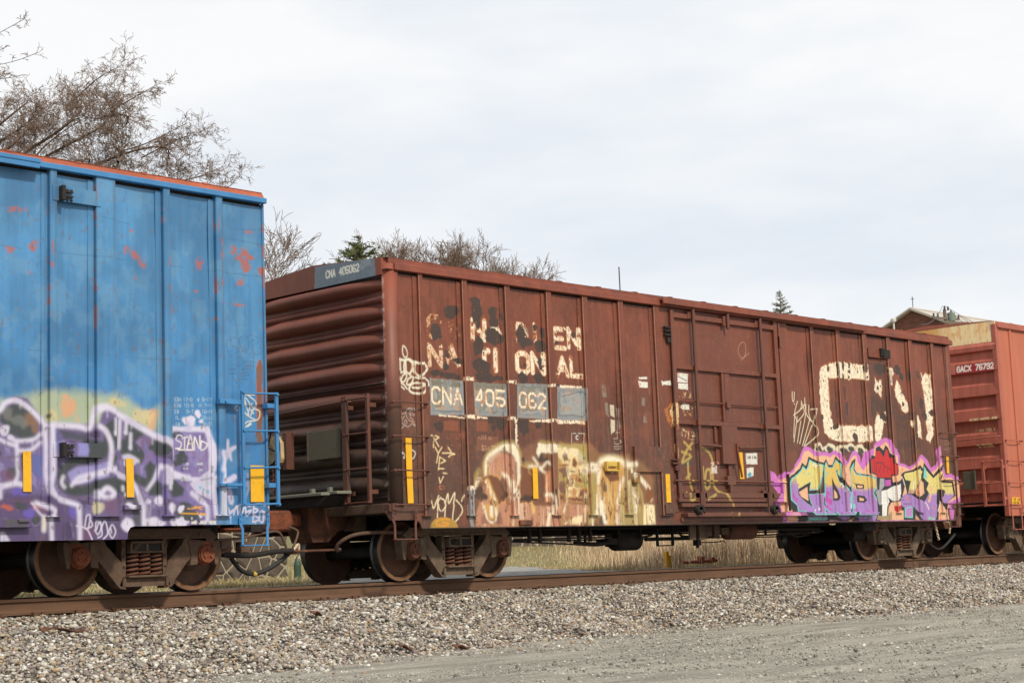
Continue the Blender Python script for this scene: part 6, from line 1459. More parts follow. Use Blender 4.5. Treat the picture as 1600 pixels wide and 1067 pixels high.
# underframe gear between the bogies
def ub(name,m,*bx):
    for q in bx: b=MB(); b.box(*q); b.part(name,m,br)
for x in (3.33,3.56,4.21,4.44,4.70): ub('hanger_strap',M['dark'],(x-.025,x+.025,.45,.50,.48,.72))
ub('brake_beam_rod',M['dark'],(3.0,5.2,.46,.485,.525,.55)); hose(br,[(3.0,.505,.5),(4.2,.455,.55),(4.9,.43,.6)],.012,'dark','brake_rod')
b=MB(); b.lathe([(-.32,.001),(-.32,.12),(-.26,.17),(.26,.17),(.32,.12),(.32,.001)],(6.15,1.0,.50),20,axis='x'); b.box(5.55,5.8,.85,1.1,.43,.53); b.box(5.82,5.86,.85,1.15,.4,.7); b.part('brake_cylinder',M['dark'],br)
ub('brake_beam_rod',M['dark'],(6.45,7.6,.78,.84,.47,.53)); ub('pipe_hanger',M['dark'],(6.2,6.23,.7,.74,.52,.70),(6.62,6.66,.7,.74,.38,.68),(7.02,7.06,.7,.74,.38,.68),(6.62,7.06,.7,.74,.38,.40)); hose(br,[(6.2,.53,.75),(6.5,.56,.75),(6.75,.66,.75),(7.2,.66,.75),(7.3,.55,.75),(7.5,.53,.75)],.018,'dark','brake_pipe')
ub('valve_bracket',M['iron'],(6.95,7.11,.28,.32,.46,.72),(7.20,7.34,.28,.32,.46,.72),(7.11,7.2,.34,.36,.56,.72)); ub('control_valve',M['iron'],(7.55,7.72,.5,.75,.49,.70),(7.74,7.86,.52,.72,.52,.69),(7.9,8.05,.5,.7,.50,.70),(8.08,8.28,.48,.72,.54,.66)); ub('dirt_collector',M['dark'],(7.42,7.52,.5,.6,.37,.5),(7.45,7.49,.52,.56,.33,.37)); hose(br,[(7.5,.42,.55),(8.0,.42,.55),(8.2,.44,.55),(8.25,.40,.55)],.010,'dark','air_line')
b=MB(); b.lathe([(-.42,.001),(-.42,.06),(-.36,.14),(.36,.14),(.42,.06),(.42,.001)],(8.72,.6,.595),20,axis='x'); b.part('air_reservoir',M['rust'],br)
hose(br,[(9.1,.62,.6),(11.2,.605,.6)],.02,'dark','brake_pipe'); hose(br,[(9.1,.515,.6),(11.2,.545,.6)],.014,'dark','brake_rod')
b=MB(); b.box(12.2,12.65,.3,.9,.55,.75,.02); b.lathe([(-.2,.001),(-.2,.13),(.2,.13),(.2,.001)],(12.6,.75,.5),16,axis='x'); b.part('slack_adjuster',M['dark'],br)
for (z0,z1,y,r) in ((.66,.64,1.3,.03),(.60,.58,.95,.015),(.55,.50,1.45,.012),(.69,.69,.8,.022),(.63,.66,2.2,.02)): hose(br,[(3.0,z0,y),(6,(z0+z1)/2,y),(11.8,z1,y)],r,'dark','brake_pipe')
for x,z in ((5.2,.42),(9.6,.46),(10.6,.44),(3.9,.5),(10.1,.52)): ub('pipe_hanger',M['dark'],(x-.02,x+.02,1.0,1.04,z,.75))
hose(br,[(4.7,.47,.8),(5.2,.44,.8),(5.6,.47,.85)],.035,'dark','brake_rod'); hose(br,[(10.2,.66,.7),(10.5,.5,.7),(10.9,.5,.7),(11.2,.62,.7)],.014,'dark','air_line')
# the sliding plug door
dr=MB(); rough_panel(dr,6.42,9.22,3.27,4.06,.024,.002); rough_panel(dr,6.42,9.22,2.37,3.22,.026,.002); rough_panel(dr,6.42,9.22,1.05,2.32,.028,.002); dr.box(6.33,9.33,.03,.05,.9,4.2,.003); dr=dr.part('door',bp,br)
def dp(name,*bx,m=None):
    for q in bx: b=MB(); b.box(*q); b.part(name,m or bp,dr)
dp('door_stile',(6.336,6.422,-.03,.03,1.06,4.17)); dp('door_stile',(9.216,9.322,-.03,.03,1.06,4.20)); dp('door_rail',(6.424,9.214,-.028,.03,4.045,4.128)); dp('door_rail',(6.424,9.214,-.03,.03,3.208,3.28)); dp('door_rail',(6.424,9.214,-.03,.03,2.312,2.384))
dp('door_beam',(6.42,9.18,-.05,.03,1.125,1.21)); dp('door_beam',(6.30,9.24,-.045,.03,1.062,1.118)); dp('door_beam',(6.35,8.70,-.06,.03,.98,1.04))
dp('door_stiffener',(7.636,7.70,-.02,.03,2.386,3.206),(7.72,7.87,-.012,.03,2.386,3.206)); dp('gear_box',(7.512,7.94,-.06,.03,1.685,2.31)); dp('gear_box_foot',(7.62,7.84,-.05,.03,1.34,1.49),(7.68,7.76,-.05,.03,1.2,1.34),(7.70,7.80,-.02,.03,1.49,1.68))
dp('hasp',(7.70,7.80,-.06,-.02,2.62,2.72),(7.38,7.43,-.01,.03,2.05,2.3),(7.40,7.5,.0,.03,1.68,2.0))
def rod(name,pts,r,m=None):
    b=MB(); b.tube(pts,r,10); return b.part(name,m or M['brown'],dr)
for x in (6.885,8.76):
    rod('lock_rod',[(x,-.065,1.20),(x,-.065,4.26)],.030); dp('rod_bracket',(x-.10,x+.10,-.04,.0,4.05,4.16),(x-.10,x+.08,-.04,.0,2.30,2.40),(x-.05,x+.05,-.10,-.03,4.235,4.275),(x-.045,x+.045,-.1,-.025,2.30,2.40))
    dp('rod_foot',(x-.06,x+.06,-.08,.0,.98,1.22),(x-.16,x+.14,-.05,.0,1.10,1.26),m=M['brown'])
rod('lock_rod',[(7.83,-.065,3.95),(7.83,-.065,4.26)],.030); dp('rod_bracket',(7.73,7.80,-.05,0,4.0,4.17),(7.79,7.88,-.10,-.02,4.235,4.275))
rod('latch_bar',[(6.37,-.02,2.69),(9.19,-.02,2.69)],.013,bp); rod('latch_bar',[(6.23,-.035,1.403),(9.37,-.035,1.40)],.017,bp); rod('latch_bar',[(6.86,-.04,1.99),(7.5,-.03,1.975)],.022); rod('latch_bar',[(8.0,-.03,1.965),(8.76,-.04,1.995)],.020); rod('operating_lever',[(7.88,-.085,2.03),(7.875,-.09,1.92),(7.89,-.09,1.8),(7.98,-.075,1.47)],.018,M['rusty'])
rod('edge_rod',[(6.325,-.03,1.2),(6.33,-.03,3.85)],.016); rod('edge_rod',[(9.325,-.07,.91),(9.33,-.07,1.54)],.022,M['dark'])
dp('latch_keeper',(6.16,6.31,-.05,.0,3.85,3.88),(6.16,6.31,-.05,.0,3.79,3.82),(6.16,6.31,-.05,.0,3.725,3.76),(6.22,6.30,-.04,.0,3.62,3.70),m=M['dark']); dp('latch_keeper',(6.2,6.36,-.05,.0,1.72,1.74),(6.2,6.36,-.05,.0,1.66,1.69),(6.26,6.36,-.05,0,1.56,1.64),m=M['brown'])
for x in (6.705,8.80):
    b=MB(); b.lathe([(-.16,.001),(-.16,.07),(-.12,.085),(-.08,.07),(-.08,.001)],(x-.02,0,.93),16); b.lathe([(-.16,.001),(-.16,.05),(-.1,.05),(-.1,.001)],(x-.02,-.02,.93),12); b.prism([(x-.10,.87),(x-.06,.93),(x+.02,.93),(x+.08,.87),(x+.09,.94),(x+.04,1.0),(x-.06,1.0),(x-.11,.94)],-.18,-.155); b.part('door_roller',M['dark'],dr)
p=MB(); p.box(6.43,12.1,-.11,.03,.82,.885,.006); p.part('door_track',bp,br)
p=MB()
for k in range(11): x=6.6+k*.52; p.lathe([(0,.022),(-.03,.02),(-.034,.001)],(x,.03,.79),6)
p.box(6.4,12.0,.0,.035,.755,.82,.003); p.part('track_bracket',bp,br)
p=MB(); p.box(6.06,12.10,-.12,.02,4.285,4.325,.006); p.box(6.06,12.10,-.125,-.095,4.232,4.29,.004); p.box(6.10,12.08,-.07,-.04,4.21,4.245,.003); p.part('door_hood',M['browntop'],br)
p=MB()
for x in (12.38,12.42): p.box(12.30,13.0,.0,.04,3.77,3.80,.003)
p.box(12.30,13.03,-.004,.04,3.775,3.95,.004); p.part('hinge_plate',bp,br); p=MB(); p.box(12.68,12.78,-.06,.0,3.80,3.965,.008); p.box(12.79,13.05,-.02,.0,3.79,3.95,.004)
for z in (3.82,3.87,3.92): p.box(12.70,12.80,-.075,-.05,z,z+.02,.003)
p.part('door_stop',M['dark'],br)
p=MB(); p.box(5.30,5.96,-.004,.045,1.53,1.93,.004); p.part('route_board',painted('route_board_paint',cvb,RT),br)
p=MB(); p.box(4.605,4.925,-.02,.045,1.53,1.55,.004); p.box(4.605,4.63,-.02,.045,1.55,1.68,.004); p.box(4.90,4.925,-.02,.045,1.55,1.68,.004); p.box(4.66,4.87,.0,.045,1.60,1.68,.01); p.part('tag_holder',M['brass'],br)
p=MB(); p.box(2.655,2.915,-.01,.045,.728,.80,.008); p.part('jack_pad',M['rust'],br); p=MB(); p.box(5.24,5.38,-.02,.04,1.36,1.52,.006); p.part('hinge_block',bp,br)
def strip(root,q,y,m='yellow',name='reflector_strip'):
    p=MB(); p.prism(q,y-.003,y); return p.part(name,M[m],root)
strip(br,[(.508,1.044),(.613,1.044),(.606,1.5),(.609,1.927),(.497,1.924),(.498,1.5)],.034); strip(br,[(2.98,1.108),(3.088,1.108),(3.094,1.558),(2.99,1.556)],.034); strip(br,[(6.025,1.055),(6.139,1.055),(6.141,1.505),(6.03,1.504)],-.002); strip(br,[(8.046,1.448),(8.168,1.449),(8.15,1.896),(8.034,1.894)],.018); strip(br,[(14.948,1.632),(15.044,1.634),(15.062,1.975),(14.965,1.973)],.034)
# ---------------------------------------------------------------- blue boxcar
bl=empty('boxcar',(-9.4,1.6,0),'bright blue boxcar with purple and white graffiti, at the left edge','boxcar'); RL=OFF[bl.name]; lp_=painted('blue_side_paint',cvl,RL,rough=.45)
X0,X1=-17.0,-1.82
shell(bl,X0,X1,4.90,.80,4.985,5.12,M['orange'],M['blue'])
ps=[(-15.2,-15.1),(-14.3,-14.2),(-13.4,-13.3),(-12.5,-12.4),(-11.6,-11.5),(-10.7,-10.6),(-9.1,-9.0),(-7.6,-7.5),(-6.1,-6.0),(-4.905,-4.806),(-4.302,-4.034),(-3.372,-3.268),(-2.60,-2.49)]
ee=[-16.6]+[v for q in ps for v in q]+[-1.835]
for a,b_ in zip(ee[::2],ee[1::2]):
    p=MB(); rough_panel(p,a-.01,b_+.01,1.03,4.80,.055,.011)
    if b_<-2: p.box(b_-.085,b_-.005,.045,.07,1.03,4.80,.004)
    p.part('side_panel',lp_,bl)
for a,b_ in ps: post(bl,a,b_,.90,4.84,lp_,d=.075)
p=MB(); p.box(-1.86,-1.825,.03,.12,.79,4.84,.012); p.part('corner_post',lp_,bl)
p=MB(); p.prism([(-16.9,1.03),(-16.9,.785),(-15.5,.785),(-15.4,.63),(-3.885,.63),(-3.872,.72),(-3.84,.765),(-3.79,.778),(-3.02,.778),(-3.0,.785),(-1.835,.785),(-1.83,1.03)],.045,.085); p.part('side_sill',lp_,bl)
p=MB(); p.box(-16.9,-1.86,.09,.14,4.6,4.9,.002); p.part('eave_gap_shade',M['dark'],bl)  # same added dark strip, giving the blue car a shadow line below the eave
p=MB(); p.box(-16.9,-1.825,-.03,.06,4.838,4.905,.006); p.part('top_chord',M['blue'],bl); p=MB(); p.prism([(.0,4.906),(.02,4.925),(.06,4.985),(.14,4.985),(.14,4.906)],-16.95,-1.835,'x'); p.part('roof_edge',M['orange'],bl)
p=MB(); p.box(-10.5,-5.08,-.11,.02,4.86,4.91,.006); p.box(-10.5,-5.09,-.10,-.07,4.80,4.86,.004); p.part('door_hood',M['blue'],bl)
for x in (X0+.02,X1-.06):
    p=MB(); p.box(x,x+.05,.1,3.1,.85,4.92,.01); p.part('end_wall',M['blue'],bl)
for z0,z1 in ((4.482,4.658),(1.555,1.72)):
    p=MB(); p.box(-4.871,-4.24,-.012,.0,z0,z1,.003); pl_=p.part('latch_plate',lp_,bl)
    p=MB(); p.box(-4.80,-4.755,-.10,-.012,z0-.005,z1-.005,.006)
    for dz in (.06,.115): p.prism([(-4.75,z0+dz-.012),(-4.63,z0+dz-.012),(-4.63,z0+dz+.004),(-4.75,z0+dz+.014)],-.05,-.012)
    for x,z in ((-4.69,z0+.135),(-4.64,z0+.135),(-4.69,z0+.02),(-4.64,z0+.02)): p.lathe([(0,.016),(-.02,.014),(-.022,.001)],(x,-.012,z),6)
    p.part('latch_lug',M['dark'],pl_)
p=MB(); p.box(-8,-5.16,-.05,.05,.775,.865,.005); p.box(-5.33,-5.2,-.075,-.045,.83,.86,.004); p.part('door_track',lp_,bl); p=MB(); p.box(-3.95,-3.72,-.02,.05,.965,.972,.002); p.box(-3.945,-3.725,-.005,.05,.972,1.02,.004); p.part('jack_pad',lp_,bl)
for z0,z1 in ((2.245,2.305),(1.245,1.280)):
    p=MB(); p.box(-2.63,-2.285,-.07,.0,z0,z1,.004); p.lathe([(0,.02),(-.02,.018),(-.022,.001)],(-2.545,-.07,(z0+z1)/2),6); p.part('ladder_bracket',M['blue'],bl)
b=MB(); b.box(-2.315,-2.27,-.085,-.045,1.0,2.42,.005); b.box(-1.79,-1.745,-.085,-.045,1.0,2.42,.005)
for z in (2.25,1.26): b.box(-1.9,-1.745,-.06,.06,z-.03,z+.03,.005)
ld=b.part('ladder',M['blue'],bl)
for z in (2.395,1.93,1.476,1.024):
    b=MB(); b.tube([(-2.29,-.09,z-.01),(-1.77,-.09,z+.008)],.013,8)
    for x in (-2.29,-1.77): b.lathe([(0,.022),(-.02,.02),(-.022,.001)],(x,-.085,z),6)
    b.part('rung',M['blue'],ld)
stirrup(bl,-2.29,-1.87,.785,.53,M['blue'],y=.02)
strip(bl,[(-5.217,1.169),(-5.115,1.169),(-5.122,1.617),(-5.221,1.615)],.042); strip(bl,[(-3.890,1.112),(-3.790,1.113),(-3.798,1.56),(-3.897,1.558)],.042); strip(bl,[(-2.107,1.06),(-1.900,1.06),(-1.897,1.511),(-2.104,1.512)],.046)
bogie(bl,-3.345,.445,M['iron'],M['rusty']); bogie(bl,-15.4,.445,M['iron'],M['rusty'])
coupler(bl,-1.9,1,M['rust']); hose(bl,[(-1.72,.44,1.1),(-1.66,.42,1.1),(-1.56,.31,1.1),(-1.457,.225,1.1),(-1.27,.178,1.1),(-1.05,.235,1.1),(-.85,.33,1.1),(-.68,.44,1.1)],.030)
b=MB()
for x,z in ((-1.66,.42),(-1.27,.18)): b.tube([(x-.025,1.1,z+.008),(x+.025,1.1,z-.008)],.034,10)
b.part('hose_clamp',M['brass'],bl)
def ublk(name,m,*bx):
    for q in bx: b=MB(); b.box(*q); b.part(name,m,bl)
ublk('draft_gear_block',M['dark'],(-2.6,-1.7,1.3,1.9,.62,.95),(-2.45,-2.2,.6,.9,.60,.78),(-1.80,-1.55,.8,1.1,.78,.95)); ublk('angle_cock',M['iron'],(-1.86,-1.70,1.0,1.15,.42,.62),(-1.55,-1.40,1.0,1.12,.46,.60),(-1.45,-1.15,1.05,1.1,.44,.47)); ublk('cut_lever_bracket',M['dark'],(-1.42,-1.22,.95,1.1,.72,.93),(-1.25,-1.2,.94,.96,.75,.90)); hose(bl,[(-2.3,.62,1.0),(-1.6,.64,1.0),(-1.2,.70,1.0),(-.95,.72,1.0),(-.85,.60,1.0),(-.80,.48,1.0)],.018,'iron','cut_lever'); hose(bl,[(-1.85,.44,1.0),(-1.4,.42,1.0),(-1.0,.46,1.0),(-.7,.47,1.0)],.035,'dark','train_line'); hose(bl,[(-2.55,.43,.9),(-2.1,.42,.9),(-1.8,.50,.95)],.02,'rust','brake_pipe')
# ---------------------------------------------------------------- orange boxcar
gx=empty('boxcar',(24.9,1.6,0),'red oxide orange boxcar with a rust streaked cream end band, at the right edge','boxcar'); RG=OFF[gx.name]; ge=painted('orange_car_end_paint',cvg,RG,'YZ'); gt=painted('orange_car_band_paint',cvt,RG,'YZ')
shell(gx,17.3,32.5,4.78,.80,4.87,4.95,M['gacxt'],M['gacx'])
pp=[(17.95,18.03),(18.85,18.93),(19.75,19.83),(20.65,20.73),(21.55,21.63),(23,23.1),(26,26.1),(28,28.1),(30,30.1)]; ee=[17.44]+[v for q in pp for v in q]+[32.4]
for a,b_ in zip(ee[::2],ee[1::2]): p=MB(); rough_panel(p,a-.01,b_+.01,.78,4.74,.03,.003); p.part('side_panel',M['gacx'],gx)
for a,b_ in pp: post(gx,a,b_,.86,4.72,M['gacx'],d=.035)
p=MB(); p.box(17.32,17.40,-.012,.1,.78,4.80,.01); p.box(17.40,17.455,-.002,.05,.78,4.73,.008); p.part('corner_post',M['gacxt'],gx); p=MB(); p.box(17.40,32.4,-.03,.04,4.725,4.80,.006); p.box(17.36,32.4,.0,.07,4.801,4.86,.006); p.part('top_chord',M['gacxt'],gx)
prof=[(4.43,.10),(4.36,-.02),(4.27,-.02)]
zz=[]
for r in (3.95,3.44,2.93,2.41,1.92,1.40): zz+=[(r+.17,.075),(r+.10,.0),(r-.12,-.02),(r-.15,.075)]
prof=[(4.43,.0),(4.36,-.03),(4.27,-.02),(4.235,.075)]+zz+[(1.06,.075),(1.02,0)]
b=MB()
for (za,xa),(zb,xb) in zip(prof[:-1],prof[1:]): b.add([(17.33+xa,.02,za),(17.33+xb,.02,zb),(17.33+xb,3.18,zb),(17.33+xa,3.18,za)],[[0,1,2,3]])
b.part('end_wall',ge,gx); b=MB(); b.box(17.325,17.36,.0,3.2,4.43,4.865,.004); b.part('end_band',gt,gx); b=MB(); b.box(32.4,32.5,.0,3.2,.8,4.8); b.part('end_wall',M['gacxt'],gx)
ladder(gx,M['gacxt'],17.23,[(.46,.06),(.03,.05)],1.0,1.95,[1.92,1.47,1.01]); b=MB(); b.box(17.22,17.25,.67,.94,1.375,1.75,.004); b.box(17.20,17.24,.64,.67,1.36,1.77,.003); b.part('placard_board',M['wood'],gx); b=MB(); b.tube([(17.3,.05,2.44),(17.24,.08,2.44),(17.24,1.4,2.40),(17.3,1.42,2.40)],.013,8); b.part('end_handrail',M['gacxt'],gx)
for z in (2.353,1.925,1.472,1.016): grab(gx,'grab_iron',17.37,18.06,z,M['gacxt'])
p=MB(); p.box(17.475,17.825,-.012,.04,1.02,1.165,.003); ye=p.part('stencil_plate',M['yellow'],gx)
p=MB()
for i,(s_,zz_,hh) in enumerate((('78 18',1.10,.045),('1254 567',1.035,.045))):
    n=len(s_); cw=.28/n
    for k,ch in enumerate(s_):
        for pl_ in FONT.get(ch,'').split(';'):
            if pl_: p.tube([(17.51+.03*(1-i)+k*cw+int(q[0])/4*cw*.7,-.0135,zz_+int(q[1])/6*hh) for q in pl_.split()],.004,4)
p.part('stencil_lettering',M['dark'],ye)
stirrup(gx,17.40,17.84,.82,.508,M['gacxt']); p=MB(); p.prism([(17.33,1.02),(17.33,.79),(32.4,.78),(32.4,1.02)],.02,.06); p.part('side_sill',M['gacx'],gx)
coupler(gx,17.25,-1,M['rust']); bogie(gx,19.06,.445,M['iron2'],M['iron2']); bogie(gx,30.6,.445,M['iron2'],M['iron2']); hose(gx,[(17.0,.45,1.1),(16.5,.2,1.1),(16.2,.17,1.1),(15.9,.3,1.1),(15.7,.45,1.1)],.028)
# ---------------------------------------------------------------- behind the train: stone walls, post, grass
def clip(poly,px,py,nx_,ny_):
    o=[]; n=len(poly)
    for i in range(n):
        a,b=poly[i],poly[(i+1)%n]; da=(a[0]-px)*nx_+(a[1]-py)*ny_; db=(b[0]-px)*nx_+(b[1]-py)*ny_
        if da<=0: o.append(a)
        if da*db<0: t=da/(da-db); o.append((a[0]+(b[0]-a[0])*t,a[1]+(b[1]-a[1])*t))
    return o
def stone_wall(x0,x1,y,z0,h,cell,label,rot=0):
    t=empty('stone_wall',(x0,y,z0),label,'stone wall'); L_=x1-x0; OFF[t.name]=(0,0,0); b=MB(); b.box(0,L_,.0,.45,-.5,h-.03,.02); b.part('mortar_core',M['mortar'],t)
    S=[(i*cell*1.15+random.uniform(-.5,.5)*cell+(j%2)*.5*cell,j*cell*.9+random.uniform(-.42,.42)*cell) for i in range(-1,int(L_/cell)+2) for j in range(-1,int(h/cell)+3)]
    for p in S:
        poly=[(0,0),(L_,0),(L_,h),(0,h)]
        for q in S:
            if q is p or abs(q[0]-p[0])>3*cell or abs(q[1]-p[1])>3*cell: continue
            dx,dz=q[0]-p[0],q[1]-p[1]; d=math.hypot(dx,dz)
            if d<1e-6: continue
            mx_,mz_=(p[0]+q[0])/2-dx/d*cell*.06,(p[1]+q[1])/2-dz/d*cell*.06; poly=clip(poly,mx_,mz_,dx/d,dz/d)
            if len(poly)<3: break
        if len(poly)<3: continue
        cx=sum(a for a,_ in poly)/len(poly); cz=sum(c for _,c in poly)/len(poly); A=abs(sum(poly[i][0]*poly[(i+1)%len(poly)][1]-poly[(i+1)%len(poly)][0]*poly[i][1] for i in range(len(poly))))/2
        if A<.015: continue
        d=random.uniform(.02,.05); n=len(poly); V=[(a,.02,c) for a,c in poly]+[(cx+(a-cx)*.94,-d*.7,cz+(c-cz)*.94) for a,c in poly]+[(cx+(a-cx)*.72,-d-random.uniform(0,.015),cz+(c-cz)*.72) for a,c in poly]
        F=[[k*n+i,k*n+(i+1)%n,(k+1)*n+(i+1)%n,(k+1)*n+i] for k in (0,1) for i in range(n)]+[list(range(2*n,3*n))]
        b=MB(); b.add(V,F); b.part('stone',M['stone'],t)
    t.rotation_euler=(0,0,rot); return t
stone_wall(2.0,8.1,12,.0,1.75,.33,'dark field stone wall with pale mortar joints behind the coupling of the blue car',.03); stone_wall(22.5,34.5,22,.62,1.75,.62,'more distant pale jointed stone wall seen under the middle of the brown car',0)
b=MB(); b.lathe([(-.3,.075),(.30,.075),(.38,.06),(.46,.03),(.49,.002)],(0,0,0),16,axis='z'); o=b.part('marker_post',M['green'],loc=(0,0,0)); o.location=(6.62,10,.04); tag(o,'short green pointed marker post standing in grass at the end of the stone wall','post')
b=MB(); b.box(-.04,.04,-.04,.04,-.3,.38,.01); b.box(.02,.12,-.03,.03,.06,.30,.01); o=b.part('utility_marker',M['yellow']); o.location=(11.84,4.7,-.05); tag(o,'small yellow utility marker half hidden in dry grass under the car','marker')
v=empty('pipe_valve',(13.26,4.9,-.05),'red orange pipe valve lying half hidden in the dry grass','pipe'); b=MB(); b.tube([(-.6,0,.14),(.5,0,.16)],.035,8); b.box(-.1,.03,-.06,.06,.1,.26,.02)
o=b.part('pipe',M['red']); o.parent=v; b=MB(); b.lathe([(-.06,.01),(-.06,.06),(.06,.075),(.08,.05),(.08,.01)],(.3,-.02,.17),12); o=b.part('valve_cap',M['red']); o.parent=v
def blades(name,P,Hh,W_,cols,lean,wt=None):
    n=len(P); a=RNG.uniform(0,6.28,n); l=RNG.normal(0,lean,(n,2))*Hh[:,None]; dx=np.cos(a)*W_; dy=np.sin(a)*W_; V=np.zeros((n,5,3))
    V[:,0]=P-np.stack([dx,dy,0*dx],1); V[:,1]=P+np.stack([dx,dy,0*dx],1); mid=P+np.stack([l[:,0]*.35,l[:,1]*.35,Hh*.55],1); V[:,2]=mid+np.stack([dx,dy,0*dx],1)*.7; V[:,3]=mid-np.stack([dx,dy,0*dx],1)*.7; V[:,4]=P+np.stack([l[:,0],l[:,1],Hh],1)
    F=np.array([[0,1,2],[0,2,3],[3,2,4]]); F=(F[None]+5*np.arange(n)[:,None,None]).reshape(-1,3); return npmesh(name,V.reshape(-1,3),F,ramp_mat(name,cols,.85,0,3),'stuff')
def gz(x,y): return np.array([zg(0,float(v)) for v in y])
n=60000; y=4.1+22*RNG.random(n)**1.6; x=RNG.uniform(-2,52,n); xb=8.8+.95*(y-3.8)+.6*np.sin(y*2); onroad=(x>2.1+.83*(y-3.8))&(x<9.5+.72*(y-3.8)+.4*np.sin(y*3))&(y<12.5); k=(~((y<4.75)&(x>11.5)&(x<15.5)))&((x>xb+.3)&(RNG.random(n)<np.clip((x-xb)/2.5,.1,1))&~onroad&~((y>21.2)&(x<36))); x,y=x[k],y[k]; n=len(x)
blades('dry_grass',np.stack([x,y,gz(x,y)-.02],1),RNG.uniform(.35,1.0,n)*np.clip((x-xb[k])/4,.35,1),np.full(n,.007),[((232,206,168),4),((206,176,140),4),((236,216,180),3),((170,142,112),3),((186,146,120),2),((150,122,96),1)],.22)
n=52000; y=4.2+18*RNG.random(n)**1.5; x=RNG.uniform(-6,34,n); onroad=(x>2.1+.83*(y-3.8))&(x<9.5+.72*(y-3.8)+.4*np.sin(y*3))&(y<12.5); k=~onroad&~((y>11.9)&(y<12.4)&(x<8)); x,y=x[k],y[k]; n=len(x)
blades('short_grass',np.stack([x,y,gz(x,y)-.01],1),RNG.uniform(.04,.13,n),np.full(n,.006),[((150,158,84),2),((184,170,112),3),((208,186,142),5),((130,142,72),1.2),((222,202,166),4),((170,142,104),2)],.5)
n=9000; y=4.0+9*RNG.random(n)**1.5; x=RNG.uniform(-6,18,n); k=~((x>2.1+.83*(y-3.8))&(x<9.5+.72*(y-3.8))); x,y=x[k],y[k]; lumps('leaf_litter',np.stack([x,y,gz(x,y)],1),RNG.uniform(.015,.035,len(x)),ramp_mat('leaf_litter',[((150,112,76),3),((176,146,104),3),((120,92,66),2)]),flat=.4)
# ---------------------------------------------------------------- bare trees
def tubes(segs,nm,mname,parent,kind=None,ns=4):
    """segs: list of (p0,p1,r0,r1) to one mesh"""
    A=np.array([s[0] for s in segs]); B=np.array([s[1] for s in segs]); r0=np.array([s[2] for s in segs]); r1=np.array([s[3] for s in segs]); n=len(segs)
    d=B-A; d/=np.linalg.norm(d,axis=1)[:,None]+1e-9; h=np.where(np.abs(d[:,2:])<.9,np.array([[0,0,1.]]),np.array([[1.,0,0]])); u=np.cross(d,h); u/=np.linalg.norm(u,axis=1)[:,None]; v=np.cross(u,d); V=np.zeros((n,2*ns,3))
    for k in range(ns):
        a=2*math.pi*k/ns; w_=u*math.cos(a)+v*math.sin(a); V[:,k]=A+w_*r0[:,None]; V[:,ns+k]=B+w_*r1[:,None]
    F=np.array([[k,(k+1)%ns,ns+(k+1)%ns,ns+k] for k in range(ns)]); F=(F[None]+2*ns*np.arange(n)[:,None,None]).reshape(-1,4)
    o=npmesh(nm,V.reshape(-1,3),F,M[mname],kind,True); o.parent=parent; return o
def grow(rng,base,dirs,L0,r0,levels,curl,spread,up,rmin,kids=(3,5),len_k=(.5,.78)):
    thick=[];thin=[]
    def br_(p,d,L,r,lv):
        n=max(3,int(L/.35)) if lv<3 else 3; pts=[p]; bend=rng.normal(0,curl,3)
        for i in range(n):
            d=d+bend*(1/n)+rng.normal(0,curl*.45,3)/n**.5+np.array([0,0,up*(1 if lv<2 else .4)])/n; d=d/np.linalg.norm(d); q=pts[-1]+d*L/n; ra=max(rmin,r*(1-.62*i/n)); rb=max(rmin,r*(1-.62*(i+1)/n)); (thick if ra>.03 else thin).append((pts[-1],q,ra,rb)); pts.append(q)
        if lv>=levels: return
        m=rng.integers(*kids) if lv>0 else rng.integers(kids[0]+2,kids[1]+3)
        for k in range(m):
            t=rng.uniform(.28,1.) if k else 1.; i=min(n,max(1,int(round(t*n)))); ax=rng.normal(size=3); ax-=d*(ax@d); ax/=np.linalg.norm(ax)+1e-9; sp_=spread*rng.uniform(.5,1.3)*(1 if k else .35); dd=d*math.cos(sp_)+ax*math.sin(sp_); br_(pts[i],dd/np.linalg.norm(dd),L*rng.uniform(*len_k),max(rmin,r*.5*(1-.4*t)+rmin*.3),lv+1)
    for d in dirs: d=np.array(d,float); br_(np.array(base,float),d/np.linalg.norm(d),L0*rng.uniform(.85,1.1),r0,0)
    return thick,thin
def bare_tree(loc,label,seed,trunk,dirs,L0,r0,levels=5,curl=.5,spread=.65,up=.25,rmin=.008,group=None,**kw):
    rng=np.random.default_rng(seed); t=empty('bare_tree',loc,label,'tree',group); th,tn=grow(rng,(0,0,trunk),dirs,L0,r0,levels,curl,spread,up,rmin,**kw)
    b=MB(); b.tube([(0,0,-.5),(.02,0,trunk*.5),(0,0,trunk+.1)],[r0*2.3,r0*1.8,r0*1.5],10); b.part('trunk',M['bark']).parent=t
    if th: tubes(th,'limbs','bark',t,ns=6)
    tubes(tn,'crown','twig',t,ns=3); return t
